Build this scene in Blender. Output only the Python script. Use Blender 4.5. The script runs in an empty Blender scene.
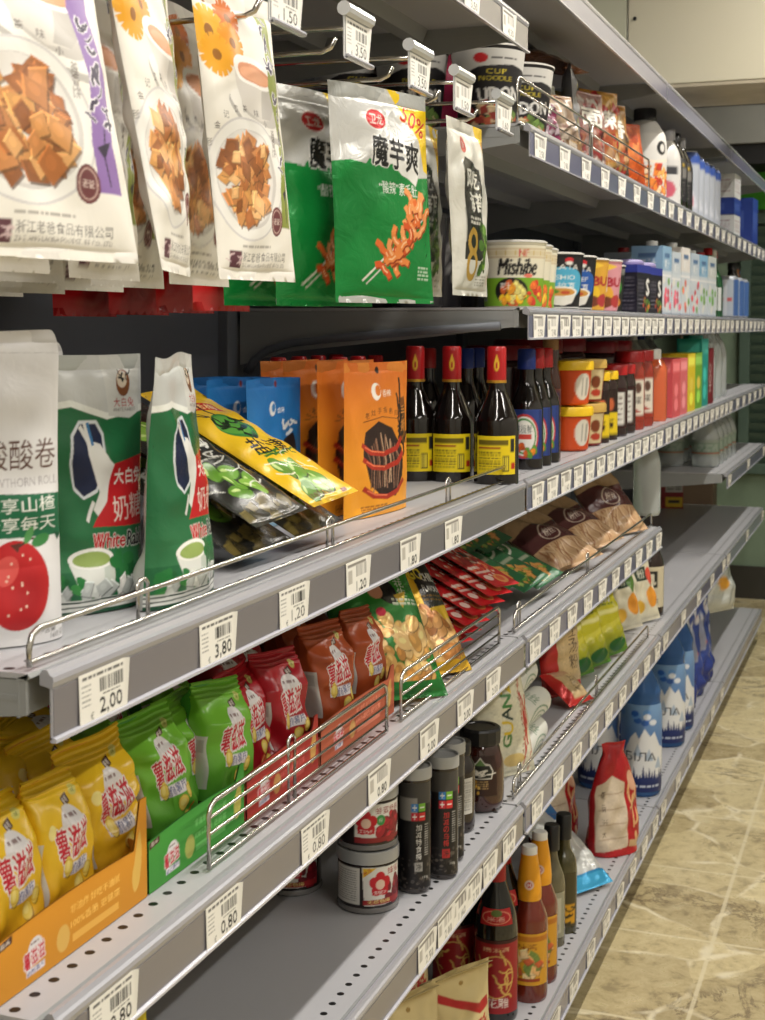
import bpy, math, random
import numpy as np
from mathutils import Vector, Matrix, Euler

SC = bpy.context.scene
COL = SC.collection
R = math.radians
rng = np.random.default_rng(7)

# ------------------------------------------------------------------ camera
W, H_PX = 765.0, 1020.0
FOC, CX, CY = 1414.0, 382.5, 415.0          # focal length and optical axis, in pixels
CAM = np.array([0.571, 0.0, 1.337])
_p = math.atan2(CY - 326.4, FOC)                  # looking slightly down
_dy = np.array([908.8 - CX, CY - 326.4, FOC]); _dy /= np.linalg.norm(_dy)      # world +y in camera axes (right, up, forward)
_dz = np.array([0.0, math.cos(_p), -math.sin(_p)])
_dx = np.cross(_dz, _dy)
_dx = np.cross(_dy, _dz) * 1.0
# camera axes are (right, up, forward) = left handed triple, so flip
_dx = -_dx
AX = np.array([_dx, _dy, _dz])              # rows: world axes in camera axes

def proj(p):
    c = (np.array(p, float) - CAM) @ AX
    return CX + FOC * c[0] / c[2], CY - FOC * c[1] / c[2], c[2]

def ray(px, py):
    return AX @ np.array([(px - CX) / FOC, -(py - CY) / FOC, 1.0])

def on_z(px, py, z):
    d = ray(px, py); t = (z - CAM[2]) / d[2]
    return CAM + t * d

def on_x(px, py, x):
    d = ray(px, py); t = (x - CAM[0]) / d[0]
    return CAM + t * d

def on_y(px, py, y):
    d = ray(px, py); t = (y - CAM[1]) / d[1]
    return CAM + t * d

def depth(p):
    return ((np.array(p, float) - CAM) @ AX)[2]

cam_data = bpy.data.cameras.new('camera')
cam = bpy.data.objects.new('camera', cam_data); COL.objects.link(cam)
cam_data.sensor_fit = 'VERTICAL'; cam_data.sensor_height = 24.0; cam_data.sensor_width = 18.0
cam_data.lens = FOC / H_PX * 24.0
cam_data.shift_y = -(H_PX / 2 - CY) / H_PX
right, up, fwd = AX @ np.array([1., 0, 0]), AX @ np.array([0, 1., 0]), AX @ np.array([0, 0, 1.])
cam.matrix_world = Matrix(((right[0], up[0], -fwd[0], CAM[0]), (right[1], up[1], -fwd[1], CAM[1]),
                           (right[2], up[2], -fwd[2], CAM[2]), (0, 0, 0, 1)))
cam_data.clip_start = 0.05
cam_data.dof.use_dof = True
cam_data.dof.focus_distance = 1.75
cam_data.dof.aperture_fstop = 10.0
SC.camera = cam

# ------------------------------------------------------------------ materials
def lin(c):
    """sRGB 0..255 triple or '#rrggbb' to linear"""
    if isinstance(c, str):
        c = c.lstrip('#'); c = [int(c[i:i + 2], 16) for i in (0, 2, 4)]
    a = np.asarray(c, float) / 255.0
    return np.where(a <= 0.04045, a / 12.92, ((a + 0.055) / 1.055) ** 2.4)

_M = {}
def mat(name, col=(200, 200, 200), rough=0.5, metal=0.0, spec=0.5, trans=0.0, ior=1.45, emit=0.0, coat=0.0, alpha=1.0,
        bump=0.0, bump_scale=40.0, vary=0.0, attr=False):
    if name in _M: return _M[name]
    m = bpy.data.materials.new(name); m.use_nodes = True
    nt = m.node_tree; b = nt.nodes['Principled BSDF']
    c = lin(col)
    b.inputs['Base Color'].default_value = (*c, 1)
    b.inputs['Roughness'].default_value = rough
    b.inputs['Metallic'].default_value = metal
    b.inputs['Specular IOR Level'].default_value = spec
    b.inputs['Transmission Weight'].default_value = trans
    b.inputs['IOR'].default_value = ior
    b.inputs['Coat Weight'].default_value = coat
    b.inputs['Coat Roughness'].default_value = 0.12
    b.inputs['Alpha'].default_value = alpha
    if emit:
        b.inputs['Emission Color'].default_value = (*c, 1); b.inputs['Emission Strength'].default_value = emit
    src = None
    if attr:
        a = nt.nodes.new('ShaderNodeAttribute'); a.attribute_name = 'Col'
        nt.links.new(a.outputs['Color'], b.inputs['Base Color'])
    elif vary:
        tc = nt.nodes.new('ShaderNodeTexCoord'); n = nt.nodes.new('ShaderNodeTexNoise')
        n.inputs['Scale'].default_value = 9.0; n.inputs['Detail'].default_value = 4
        nt.links.new(tc.outputs['Object'], n.inputs['Vector'])
        mx = nt.nodes.new('ShaderNodeMix'); mx.data_type = 'RGBA'
        mx.inputs[6].default_value = (*(c * (1 - vary)), 1); mx.inputs[7].default_value = (*np.minimum(c * (1 + vary), 1), 1)
        nt.links.new(n.outputs['Fac'], mx.inputs[0]); nt.links.new(mx.outputs[2], b.inputs['Base Color'])
    if bump:
        tc = nt.nodes.new('ShaderNodeTexCoord'); n = nt.nodes.new('ShaderNodeTexNoise')
        n.inputs['Scale'].default_value = bump_scale; n.inputs['Detail'].default_value = 3
        n.inputs['Distortion'].default_value = 1.2
        bp = nt.nodes.new('ShaderNodeBump'); bp.inputs['Strength'].default_value = bump; bp.inputs['Distance'].default_value = 0.004
        nt.links.new(tc.outputs['Object'], n.inputs['Vector'])
        nt.links.new(n.outputs['Fac'], bp.inputs['Height']); nt.links.new(bp.outputs['Normal'], b.inputs['Normal'])
    _M[name] = m
    return m

def P_GLOSS(): return mat('printed_glossy_film', rough=0.26, spec=0.5, attr=True, bump=0.35, bump_scale=28)
def P_SATIN(): return mat('printed_satin_film', rough=0.42, spec=0.45, attr=True, bump=0.25, bump_scale=22)
def P_MATTE(): return mat('printed_paper', rough=0.62, spec=0.3, attr=True)
def P_FOIL(): return mat('printed_metallic_film', rough=0.27, metal=0.25, spec=0.6, attr=True, bump=0.5, bump_scale=30)
def P_LABEL(): return mat('printed_label', rough=0.38, spec=0.5, attr=True)

# ------------------------------------------------------------------ objects
def link(o, parent=None):
    COL.objects.link(o)
    if parent is not None: o.parent = parent
    return o

def mesh_obj(name, verts, faces, material, parent=None, smooth=True, cols=None, mats=None):
    me = bpy.data.meshes.new(name)
    me.from_pydata([tuple(v) for v in verts], [], [tuple(f) for f in faces])
    ml = material if isinstance(material, (list, tuple)) else [material]
    for m in ml: me.materials.append(m)
    if mats is not None: me.polygons.foreach_set('material_index', np.asarray(mats, np.int32))
    if smooth: me.polygons.foreach_set('use_smooth', np.ones(len(me.polygons), bool))
    if cols is not None:
        a = me.color_attributes.new('Col', 'FLOAT_COLOR', 'POINT')
        c = np.ones((len(verts), 4), np.float32); c[:, :3] = cols
        a.data.foreach_set('color', c.ravel())
    me.update()
    return link(bpy.data.objects.new(name, me), parent)

def root(name, loc=(0, 0, 0), rot=(0, 0, 0)):
    o = bpy.data.objects.new(name, None); COL.objects.link(o)
    o.empty_display_size = 0.02
    o.location = loc; o.rotation_euler = rot
    return o

def tag(o, label, cat, group=None, kind=None):
    o['label'] = label; o['category'] = cat
    if group: o['group'] = group
    if kind: o['kind'] = kind
    return o

def struct(o):
    o['kind'] = 'structure'; return o

def copy_tree(o, parent=None):
    c = o.copy(); COL.objects.link(c)
    if parent is not None: c.parent = parent
    for ch in list(o.children): copy_tree(ch, c)
    return c

class MB:
    """mesh builder: collects boxes, tubes and lathes into one mesh"""
    def __init__(s): s.v, s.f, s.m = [], [], []
    def add(s, verts, faces, mi=0):
        b = len(s.v); s.v.extend([tuple(map(float, v)) for v in verts]); s.f.extend([tuple(b + i for i in f) for f in faces]); s.m.extend([mi] * len(faces))
    def box(s, lo, hi, mi=0):
        x0, y0, z0 = lo; x1, y1, z1 = hi
        s.add([(x0, y0, z0), (x1, y0, z0), (x1, y1, z0), (x0, y1, z0), (x0, y0, z1), (x1, y0, z1), (x1, y1, z1), (x0, y1, z1)],
              [(3, 2, 1, 0), (4, 5, 6, 7), (0, 1, 5, 4), (1, 2, 6, 5), (2, 3, 7, 6), (3, 0, 4, 7)], mi)
    def tube(s, pts, r, n=6, mi=0):
        pts = [np.array(p, float) for p in pts]; rings = []
        for i, p in enumerate(pts):
            if i == 0: t = pts[1] - p
            elif i == len(pts) - 1: t = p - pts[-2]
            else:
                a, b_ = p - pts[i - 1], pts[i + 1] - p
                t = a / (np.linalg.norm(a) + 1e-9) + b_ / (np.linalg.norm(b_) + 1e-9)
            t = t / (np.linalg.norm(t) + 1e-9)
            u = np.cross(t, (0, 0, 1.0))
            if np.linalg.norm(u) < 1e-3: u = np.cross(t, (1.0, 0, 0))
            u /= np.linalg.norm(u); w = np.cross(t, u)
            rings.append([p + r * (math.cos(2 * math.pi * k / n) * u + math.sin(2 * math.pi * k / n) * w) for k in range(n)])
        vs = [q for rg in rings for q in rg]; fs = []
        for i in range(len(rings) - 1):
            for k in range(n):
                fs.append((i * n + k, i * n + (k + 1) % n, (i + 1) * n + (k + 1) % n, (i + 1) * n + k))
        fs.append(tuple(range(n - 1, -1, -1))); fs.append(tuple((len(rings) - 1) * n + k for k in range(n)))
        s.add(vs, fs, mi)
    def lathe(s, prof, n=24, mi=0, c=(0, 0, 0)):
        """prof: list of (r, z), bottom to top; r = 0 closes"""
        idx, vs, fs = [], [], []
        for r_, z in prof:
            if r_ <= 1e-6: idx.append([len(vs)]); vs.append((c[0], c[1], c[2] + z))
            else:
                idx.append(list(range(len(vs), len(vs) + n)))
                vs += [(c[0] + r_ * math.cos(2 * math.pi * k / n), c[1] + r_ * math.sin(2 * math.pi * k / n), c[2] + z) for k in range(n)]
        for a, b_ in zip(idx, idx[1:]):
            for k in range(n):
                k2 = (k + 1) % n
                if len(a) == 1 and len(b_) == 1: continue
                if len(a) == 1: fs.append((a[0], b_[k2], b_[k]))
                elif len(b_) == 1: fs.append((a[k], a[k2], b_[0]))
                else: fs.append((a[k], a[k2], b_[k2], b_[k]))
        s.add(vs, fs, mi)
    def prism(s, poly, y0, y1, mi=0):
        """poly in (x, z), counter-clockwise seen from -y, extruded along y"""
        n = len(poly)
        vs = [(x, y0, z) for x, z in poly] + [(x, y1, z) for x, z in poly]
        fs = [(i, (i + 1) % n, n + (i + 1) % n, n + i) for i in range(n)]
        fs = [tuple(reversed(f)) for f in fs]
        fs += [tuple(range(n)), tuple(range(2 * n - 1, n - 1, -1))]
        s.add(vs, fs, mi)
    def build(s, name, material, parent=None, smooth=False, bevel=0.0, cols=None):
        o = mesh_obj(name, s.v, s.f, material, parent, smooth, cols=cols, mats=s.m if isinstance(material, (list, tuple)) else None)
        if smooth == 'auto' or (smooth and bevel == 0):
            pass
        if bevel:
            md = o.modifiers.new('bevel', 'BEVEL'); md.width = bevel; md.segments = 2; md.limit_method = 'ANGLE'
        return o

def shade_auto(o, deg=35):
    me = o.data
    me.polygons.foreach_set('use_smooth', np.ones(len(me.polygons), bool))
    try: me.set_sharp_from_angle(angle=R(deg))
    except Exception: pass
    return o

# ------------------------------------------------------------------ printed artwork
_TX = {}
def _text_tris(s, bold=0):
    k = s
    if k in _TX: return _TX[k]
    cu = bpy.data.curves.new('t', 'FONT'); cu.body = s; cu.size = 1.0; cu.resolution_u = 2
    o = bpy.data.objects.new('t', cu); COL.objects.link(o)
    bpy.context.view_layer.update()
    me = o.evaluated_get(bpy.context.evaluated_depsgraph_get()).to_mesh()
    me.calc_loop_triangles()
    v = np.array([x.co[:2] for x in me.vertices]).reshape(-1, 2)
    t = np.array([x.vertices[:] for x in me.loop_triangles], int).reshape(-1, 3)
    o.evaluated_get(bpy.context.evaluated_depsgraph_get()).to_mesh_clear()
    bpy.data.objects.remove(o); bpy.data.curves.remove(cu)
    if len(v) == 0: v = np.zeros((1, 2)); t = np.zeros((0, 3), int)
    lo, hi = v.min(0), v.max(0)
    _TX[k] = (v, t, lo, hi)
    return _TX[k]

class Art:
    """a small drawing surface: w x h units, origin bottom left; sampled per vertex of a printed mesh"""
    def __init__(s, w, h, nx, ny, bg=(255, 255, 255), ss=2):
        s.w, s.h, s.nx, s.ny, s.ss = w, h, nx, ny, ss
        s.X, s.Y = nx * ss, ny * ss
        s.a = np.empty((s.Y, s.X, 3)); s.a[:] = lin(bg)
        gx = (np.arange(s.X) + 0.5) / s.X * w; gy = (np.arange(s.Y) + 0.5) / s.Y * h
        s.gx, s.gy = gx, gy
        s.sx, s.sy = s.X / w, s.Y / h
    def _win(s, x0, x1, y0, y1):
        i0, i1 = max(0, int(x0 * s.sx) - 1), min(s.X, int(x1 * s.sx) + 2)
        j0, j1 = max(0, int(y0 * s.sy) - 1), min(s.Y, int(y1 * s.sy) + 2)
        return i0, i1, j0, j1
    def _put(s, i0, i1, j0, j1, m, c, al=1.0):
        if i1 <= i0 or j1 <= j0: return
        w = s.a[j0:j1, i0:i1]; k = (m * al)[..., None] if m.ndim == 2 else m * al
        w[:] = w * (1 - k) + lin(c) * k
    def rect(s, x0, y0, x1, y1, c, al=1.0):
        s.poly([(x0, y0), (x1, y0), (x1, y1), (x0, y1)], c, al); return s
    def poly(s, pts, c, al=1.0):
        p = np.array(pts, float)
        i0, i1, j0, j1 = s._win(p[:, 0].min(), p[:, 0].max(), p[:, 1].min(), p[:, 1].max())
        if i1 <= i0 or j1 <= j0: return s
        x, y = np.meshgrid(s.gx[i0:i1], s.gy[j0:j1])
        ins = np.zeros(x.shape, bool); n = len(p)
        for k in range(n):
            (ax, ay), (bx, by) = p[k], p[(k + 1) % n]
            if ay == by: continue
            ins ^= ((ay > y) != (by > y)) & (x < (bx - ax) * (y - ay) / (by - ay) + ax)
        s._put(i0, i1, j0, j1, ins.astype(float), c, al); return s
    def ell(s, cx, cy, rx, ry, c, al=1.0, rot=0.0, soft=0.0):
        r = max(rx, ry) * (1 + soft)
        i0, i1, j0, j1 = s._win(cx - r, cx + r, cy - r, cy + r)
        if i1 <= i0 or j1 <= j0: return s
        x, y = np.meshgrid(s.gx[i0:i1] - cx, s.gy[j0:j1] - cy)
        ca, sa = math.cos(rot), math.sin(rot)
        d = np.hypot((x * ca + y * sa) / rx, (-x * sa + y * ca) / ry)
        m = (d < 1).astype(float) if soft == 0 else np.clip((1 + soft - d) / (2 * soft), 0, 1)
        s._put(i0, i1, j0, j1, m, c, al); return s
    def ring(s, cx, cy, rx, ry, c, wd, al=1.0):
        pts = [(cx + rx * math.cos(t), cy + ry * math.sin(t)) for t in np.linspace(0, 2 * math.pi, 40)]
        s.line(pts, wd, c, al); return s
    def line(s, pts, wd, c, al=1.0):
        for a, b in zip(pts, pts[1:]):
            a, b = np.array(a, float), np.array(b, float); d = b - a; L = np.linalg.norm(d)
            if L < 1e-6: continue
            n = np.array([-d[1], d[0]]) / L * wd / 2; e = d / L * wd * 0.25
            s.poly([a - n - e, b - n + e, b + n + e, a + n - e], c, al)
        return s
    def grad(s, y0, y1, c0, c1, x0=None, x1=None):
        """vertical blend of two inks"""
        x0 = 0 if x0 is None else x0; x1 = s.w if x1 is None else x1
        i0, i1, j0, j1 = s._win(x0, x1, y0, y1)
        t = np.clip((s.gy[j0:j1] - y0) / (y1 - y0), 0, 1)[:, None, None]
        s.a[j0:j1, i0:i1] = lin(c0) * (1 - t) + lin(c1) * t; return s
    def text(s, body, cx, cy, hh, c, ww=None, rot=0.0, bold=0.0, out=None, ow=0.03, vertical=False, shear=0.0):
        """text box centred at cx, cy, hh units tall (and ww wide if given)"""
        if vertical:
            n = len(body)
            for k, ch in enumerate(body):
                s.text(ch, cx, cy + hh * (n / 2 - k - 0.5) / n, hh / n * 0.9, c, ww, rot, bold, out, ow)
            return s
        if out is not None:
            s._tx(body, cx, cy, hh, out, ww, rot, bold + ow, shear, bold)
        s._tx(body, cx, cy, hh, c, ww, rot, bold, shear, bold); return s
    def _tx(s, body, cx, cy, hh, c, ww, rot, bold, shear, refbold):
        _, _, lo, hi = _text_tris(body)
        v, t, _, _ = _text_tris(body)
        dil = bold * hh * .75
        sc = hh / max(hi[1] - lo[1], 1e-6); sx = sc if ww is None else ww / max(hi[0] - lo[0], 1e-6)
        q = (v - (lo + hi) / 2) * (sx, sc)
        q[:, 0] += q[:, 1] * shear
        ca, sa = math.cos(rot), math.sin(rot)
        q = np.stack([q[:, 0] * ca - q[:, 1] * sa + cx, q[:, 0] * sa + q[:, 1] * ca + cy], 1)
        i0, i1, j0, j1 = s._win(q[:, 0].min() - dil, q[:, 0].max() + dil, q[:, 1].min() - dil, q[:, 1].max() + dil)
        if i1 <= i0 or j1 <= j0: return
        m = np.zeros((j1 - j0, i1 - i0), bool)
        P = q * (s.sx, s.sy) - (i0 + 0.5, j0 + 0.5)
        for tri in t:
            a, b, d = P[tri]
            u0, u1 = max(0, int(math.ceil(min(a[0], b[0], d[0])))), min(m.shape[1] - 1, int(max(a[0], b[0], d[0])))
            w0, w1 = max(0, int(math.ceil(min(a[1], b[1], d[1])))), min(m.shape[0] - 1, int(max(a[1], b[1], d[1])))
            if u1 < u0 or w1 < w0: continue
            x = np.arange(u0, u1 + 1)[None, :]; y = np.arange(w0, w1 + 1)[:, None]
            e0 = (b[0] - a[0]) * (y - a[1]) - (b[1] - a[1]) * (x - a[0])
            e1 = (d[0] - b[0]) * (y - b[1]) - (d[1] - b[1]) * (x - b[0])
            e2 = (a[0] - d[0]) * (y - d[1]) - (a[1] - d[1]) * (x - d[0])
            k = ((e0 >= 0) & (e1 >= 0) & (e2 >= 0)) | ((e0 <= 0) & (e1 <= 0) & (e2 <= 0))
            m[w0:w1 + 1, u0:u1 + 1] |= k
        rx, ry = int(round(dil * s.sx)), int(round(dil * s.sy))
        if rx or ry:
            b = m.copy()
            for ax, ay in ((rx, 0), (-rx, 0), (0, ry), (0, -ry), (int(rx * .7), int(ry * .7)), (-int(rx * .7), int(ry * .7)), (int(rx * .7), -int(ry * .7)), (-int(rx * .7), -int(ry * .7))):
                n = 3
                for f in range(1, n + 1):
                    dx, dy = int(round(ax * f / n)), int(round(ay * f / n))
                    b[max(0, dy):b.shape[0] + min(0, dy), max(0, dx):b.shape[1] + min(0, dx)] |= m[max(0, -dy):m.shape[0] - max(0, dy), max(0, -dx):m.shape[1] - max(0, dx)]
            m = b
        s._put(i0, i1, j0, j1, m.astype(float), c)
    def scribble(s, cx, cy, w, h, c, n=5, seed=0, wd=1.0):
        """brush calligraphy strokes that read as handwritten marks"""
        r = random.Random(seed)
        for _ in range(n):
            x, y = cx + r.uniform(-.5, .5) * w, cy + r.uniform(-.5, .5) * h; pts = [(x, y)]; a = r.uniform(0, 6.3)
            for _ in range(4):
                a += r.uniform(-.9, .9); x += math.cos(a) * w * .16; y += math.sin(a) * h * .16; pts.append((x, y))
            s.line(pts, wd * r.uniform(.6, 1.3), c)
        return s
    def lines(s, x0, x1, y0, y1, n, c, wd, seed=1, al=0.8):
        """rows of small print"""
        r = random.Random(seed)
        for k in range(n):
            y = y1 - (y1 - y0) * (k + .5) / n; x = x0
            while x < x1:
                l = r.uniform(.6, 2.6) * wd * 1.6; s.rect(x, y - wd / 2, min(x + l, x1), y + wd / 2, c, al); x += l + wd * .7
        return s
    def barcode(s, x0, x1, y0, y1, c=(40, 40, 40), seed=3):
        r = random.Random(seed); x = x0; u = (x1 - x0) / 60
        while x < x1 - u:
            l = r.choice((1, 1, 2, 3)) * u; s.rect(x, y0, min(x + l, x1), y1, c); x += l + r.choice((1, 1, 2)) * u
        return s
    def heap(s, cx, cy, rx, ry, n, cols, size, seed=0, kind='quad'):
        """a printed picture of a heap of crisps, nuts or strips"""
        r = random.Random(seed)
        for k in range(n):
            a, q = r.uniform(0, 6.283), math.sqrt(r.random())
            x, y = cx + rx * q * math.cos(a), cy + ry * q * math.sin(a); z = size * r.uniform(.6, 1.25); t = r.uniform(0, 3.14)
            c = r.choice(cols)
            if kind == 'quad':
                pts = [(x + z * math.cos(t + b) * f, y + z * math.sin(t + b) * f) for b, f in ((0, 1), (1.3, .8), (2.9, 1.05), (4.4, .75))]
                s.poly([(px + z * .1, py - z * .14) for px, py in pts], [v * .58 for v in c], .8); s.poly(pts, c); s.ell(x - z * .1, y + z * .1, z * .4, z * .28, [min(255, v * 1.1) for v in c], .7, t)
                s.line([pts[0], pts[1]], z * .12, [min(255, v * 1.25) for v in c])
            else:
                s.ell(x + z * .08, y - z * .12, z, z * .7, [v * .5 for v in c], .8, t); s.ell(x, y, z, z * .7, c, 1, t)
                s.ell(x - z * .2, y + z * .2, z * .45, z * .28, [min(255, v * 1.2) for v in c], .8, t)
        return s
    def grain(s, amt, cell=6, seed=0):
        r = np.random.default_rng(seed)
        g = r.normal(0, amt, (s.Y // cell + 2, s.X // cell + 2)); g = np.kron(g, np.ones((cell, cell)))[:s.Y, :s.X, None]
        s.a = np.clip(s.a * (1 + g), 0, 1); return s
    def grid(s):
        """colour per vertex of an nx x ny grid (row major from the bottom)"""
        b = s.a.reshape(s.ny, s.ss, s.nx, s.ss, 3).mean((1, 3))
        return b.reshape(-1, 3)

def grid_faces(nx, ny, base=0, flip=False):
    i = np.arange(nx - 1)[None, :]; j = np.arange(ny - 1)[:, None]
    a = base + j * nx + i
    f = np.stack([a, a + 1, a + 1 + nx, a + nx], -1).reshape(-1, 4)
    return f[:, ::-1] if flip else f

def np_mesh(name, verts, quads, cols, material, parent=None):
    me = bpy.data.meshes.new(name)
    n, m = len(verts), len(quads)
    me.vertices.add(n); me.vertices.foreach_set('co', np.asarray(verts, np.float32).ravel())
    me.loops.add(m * 4); me.loops.foreach_set('vertex_index', np.asarray(quads, np.int32).ravel())
    me.polygons.add(m); me.polygons.foreach_set('loop_start', np.arange(0, m * 4, 4, dtype=np.int32))
    me.polygons.foreach_set('use_smooth', np.ones(m, bool))
    me.materials.append(material)
    me.update(calc_edges=True)
    a = me.color_attributes.new('Col', 'FLOAT_COLOR', 'POINT')
    c = np.ones((n, 4), np.float32); c[:, :3] = cols
    a.data.foreach_set('color', c.ravel())
    me.validate()
    return link(bpy.data.objects.new(name, me), parent)
# ------------------------------------------------------------------ room, lights
BAY, Y0 = 1.33, 0.826
def bay(k): return Y0 + BAY * k
Z = dict(A=1.653, B=1.367, C=1.094, D=0.844, E=0.572, F=0.137, G=1.809, T=1.931)
BACK = -0.50

def floor_material():
    m = bpy.data.materials.new('broken_marble_slabs'); m.use_nodes = True
    nt = m.node_tree; b = nt.nodes['Principled BSDF']; L = nt.links.new
    def N(t, **k):
        n = nt.nodes.new(t)
        for a, v in k.items():
            if a in n.inputs: n.inputs[a].default_value = v
            else: setattr(n, a, v)
        return n
    def mix(f, a, c, mode='MIX'):
        x = N('ShaderNodeMix', data_type='RGBA', blend_type=mode)
        if hasattr(f, 'links'): L(f, x.inputs[0])
        else: x.inputs[0].default_value = f
        for s, i in ((a, 6), (c, 7)):
            if hasattr(s, 'links'): L(s, x.inputs[i])
            else: x.inputs[i].default_value = (*lin(s), 1)
        return x.outputs[2]
    def ramp(src, pts):
        r = N('ShaderNodeValToRGB'); e = r.color_ramp.elements
        while len(e) < len(pts): e.new(0.5)
        for k, (p, c) in enumerate(pts): e[k].position = p; e[k].color = (*lin(c), 1) if not isinstance(c, (int, float)) else (c, c, c, 1)
        L(src, r.inputs[0]); return r.outputs[0]
    tc = N('ShaderNodeTexCoord'); mp = N('ShaderNodeMapping'); mp.inputs['Location'].default_value = (-0.2, -0.26, 0)
    L(tc.outputs['Object'], mp.inputs['Vector']); v = mp.outputs['Vector']
    wn = N('ShaderNodeTexNoise', Scale=7.0, Detail=3.0); L(v, wn.inputs['Vector'])
    wv = N('ShaderNodeMixRGB') if False else None
    ad = N('ShaderNodeVectorMath', operation='MULTIPLY_ADD'); L(wn.outputs['Color'], ad.inputs[0]); ad.inputs[1].default_value = (.09, .09, 0); L(v, ad.inputs[2])
    vo = N('ShaderNodeTexVoronoi', feature='DISTANCE_TO_EDGE', Scale=4.3); L(ad.outputs[0], vo.inputs['Vector'])
    vc = N('ShaderNodeTexVoronoi', feature='F1', Scale=4.3); L(ad.outputs[0], vc.inputs['Vector'])
    chip = ramp(vc.outputs['Color'], [(0.15, (156, 140, 104)), (0.4, (200, 184, 140)), (0.6, (226, 212, 168)), (0.85, (178, 162, 122))])
    n2 = N('ShaderNodeTexNoise', Scale=22.0, Detail=8.0, Roughness=.7, Distortion=.3); L(v, n2.inputs['Vector'])
    tone = ramp(n2.outputs['Fac'], [(0.36, (94, 76, 54)), (0.46, (188, 170, 126)), (0.64, (230, 216, 174))])
    c = mix(0.4, chip, tone)
    # dark mineral veins
    n3 = N('ShaderNodeTexNoise', Scale=5.0, Detail=8.0, Roughness=.7, Distortion=.9); L(v, n3.inputs['Vector'])
    vein = ramp(n3.outputs['Fac'], [(0.47, 0.0), (0.5, .85), (0.53, 0.0)])
    n4 = N('ShaderNodeTexNoise', Scale=3.1, Detail=1.0); L(v, n4.inputs['Vector'])
    msk = ramp(n4.outputs['Fac'], [(0.5, 0.0), (0.6, 0.95)])
    mu = N('ShaderNodeMath', operation='MULTIPLY'); L(vein, mu.inputs[0]); L(msk, mu.inputs[1])
    c = mix(mu.outputs[0], c, (104, 86, 64))
    edge = ramp(vo.outputs['Distance'], [(0.012, 0.75), (0.04, 0.0)])
    n5 = N('ShaderNodeTexNoise', Scale=9.0, Detail=4.0); L(v, n5.inputs['Vector'])
    brk = ramp(n5.outputs['Fac'], [(0.42, 0.0), (0.58, 1.0)])
    em = N('ShaderNodeMath', operation='MULTIPLY'); L(edge, em.inputs[0]); L(brk, em.inputs[1])
    c = mix(em.outputs[0], c, (236, 226, 196))
    br = N('ShaderNodeTexBrick', offset=0.0, Scale=1.0); L(v, br.inputs['Vector'])
    br.inputs['Mortar Size'].default_value = 0.006; br.inputs['Mortar Smooth'].default_value = .6
    br.inputs['Brick Width'].default_value = 0.4; br.inputs['Row Height'].default_value = 0.4
    bm = N('ShaderNodeMath', operation='MULTIPLY'); L(br.outputs['Fac'], bm.inputs[0]); bm.inputs[1].default_value = .7
    c = mix(bm.outputs[0], c, (224, 213, 180))
    L(c, b.inputs['Base Color']); b.inputs['Roughness'].default_value = 0.32
    rr = ramp(n2.outputs['Fac'], [(0.3, 0.45), (0.7, 0.22)]); L(rr, b.inputs['Roughness'])
    bp = N('ShaderNodeBump', Strength=.15, Distance=.002); L(n2.outputs['Fac'], bp.inputs['Height']); L(bp.outputs['Normal'], b.inputs['Normal'])
    return m

mb = MB(); mb.box((-1.6, -1.2, -0.05), (2.6, 7.2, 0.0)); struct(mb.build('floor', floor_material()))
mb = MB(); mb.box((-1.6, -1.2, 2.80), (2.6, 7.2, 2.88)); struct(mb.build('ceiling', mat('ceiling_paint', (120, 120, 116), .8)))
mb = MB(); mb.box((-1.7, -1.2, 0), (-1.6, 7.2, 2.8)); struct(mb.build('wall_left', mat('wall_paint_grey', (120, 120, 118), .8)))
mb = MB(); mb.box((2.5, -1.2, 0), (2.6, 7.2, 2.8)); struct(mb.build('wall_right', mat('wall_paint_pale', (190, 188, 180), .8)))
mb = MB(); mb.box((-1.6, -1.3, 0), (2.6, -1.2, 2.8)); struct(mb.build('wall_back', mat('wall_paint_pale', (190, 188, 180), .8)))
mb = MB(); mb.box((-1.6, 7.1, 0), (2.6, 7.2, 2.8)); struct(mb.build('wall_front', mat('wall_green', (126, 146, 124), .6, vary=.12, bump=.5, bump_scale=5)))
# dark skirting at the foot of the green wall
mb = MB(); mb.box((-1.5, 7.085, 0), (2.5, 7.1, 0.16)); struct(mb.build('baseboard_front', mat('skirting_dark', (58, 56, 50), .5)))

# cream bulkhead crossing above the shelving: two panels and a plastered underside
cream = mat('cream_laminate', (206, 200, 178), .55); creamd = mat('cream_laminate_greenish', (196, 196, 174), .55)
o = root('bulkhead', (0, 4.5, 2.08)); tag(o, 'cream boxed bulkhead hanging from the ceiling above the far shelves', 'bulkhead', kind='structure')
mb = MB(); mb.box((-0.277, 0, 0.012), (2.4, 0.03, 0.72)); mb.build('panel', cream, o, bevel=.003)
mb = MB(); mb.box((-1.5, 0.004, 0.012), (-0.283, 0.03, 0.72)); mb.build('panel', creamd, o, bevel=.003)
mb = MB(); mb.box((-1.5, 0.0, -0.0), (2.4, 0.42, 0.010)); mb.build('soffit', mat('rough_plaster', (176, 166, 146), .9, vary=.25, bump=.6, bump_scale=60), o)
mb = MB(); mb.lathe([(0, 0), (.006, 0), (.006, .003), (0, .004)], 10)
o2 = mb.build('screw', mat('steel_dark', (70, 70, 70), .4, 1), o); o2.location = (-0.255, -0.004, .22); o2.rotation_euler = (R(90), 0, 0)

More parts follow.
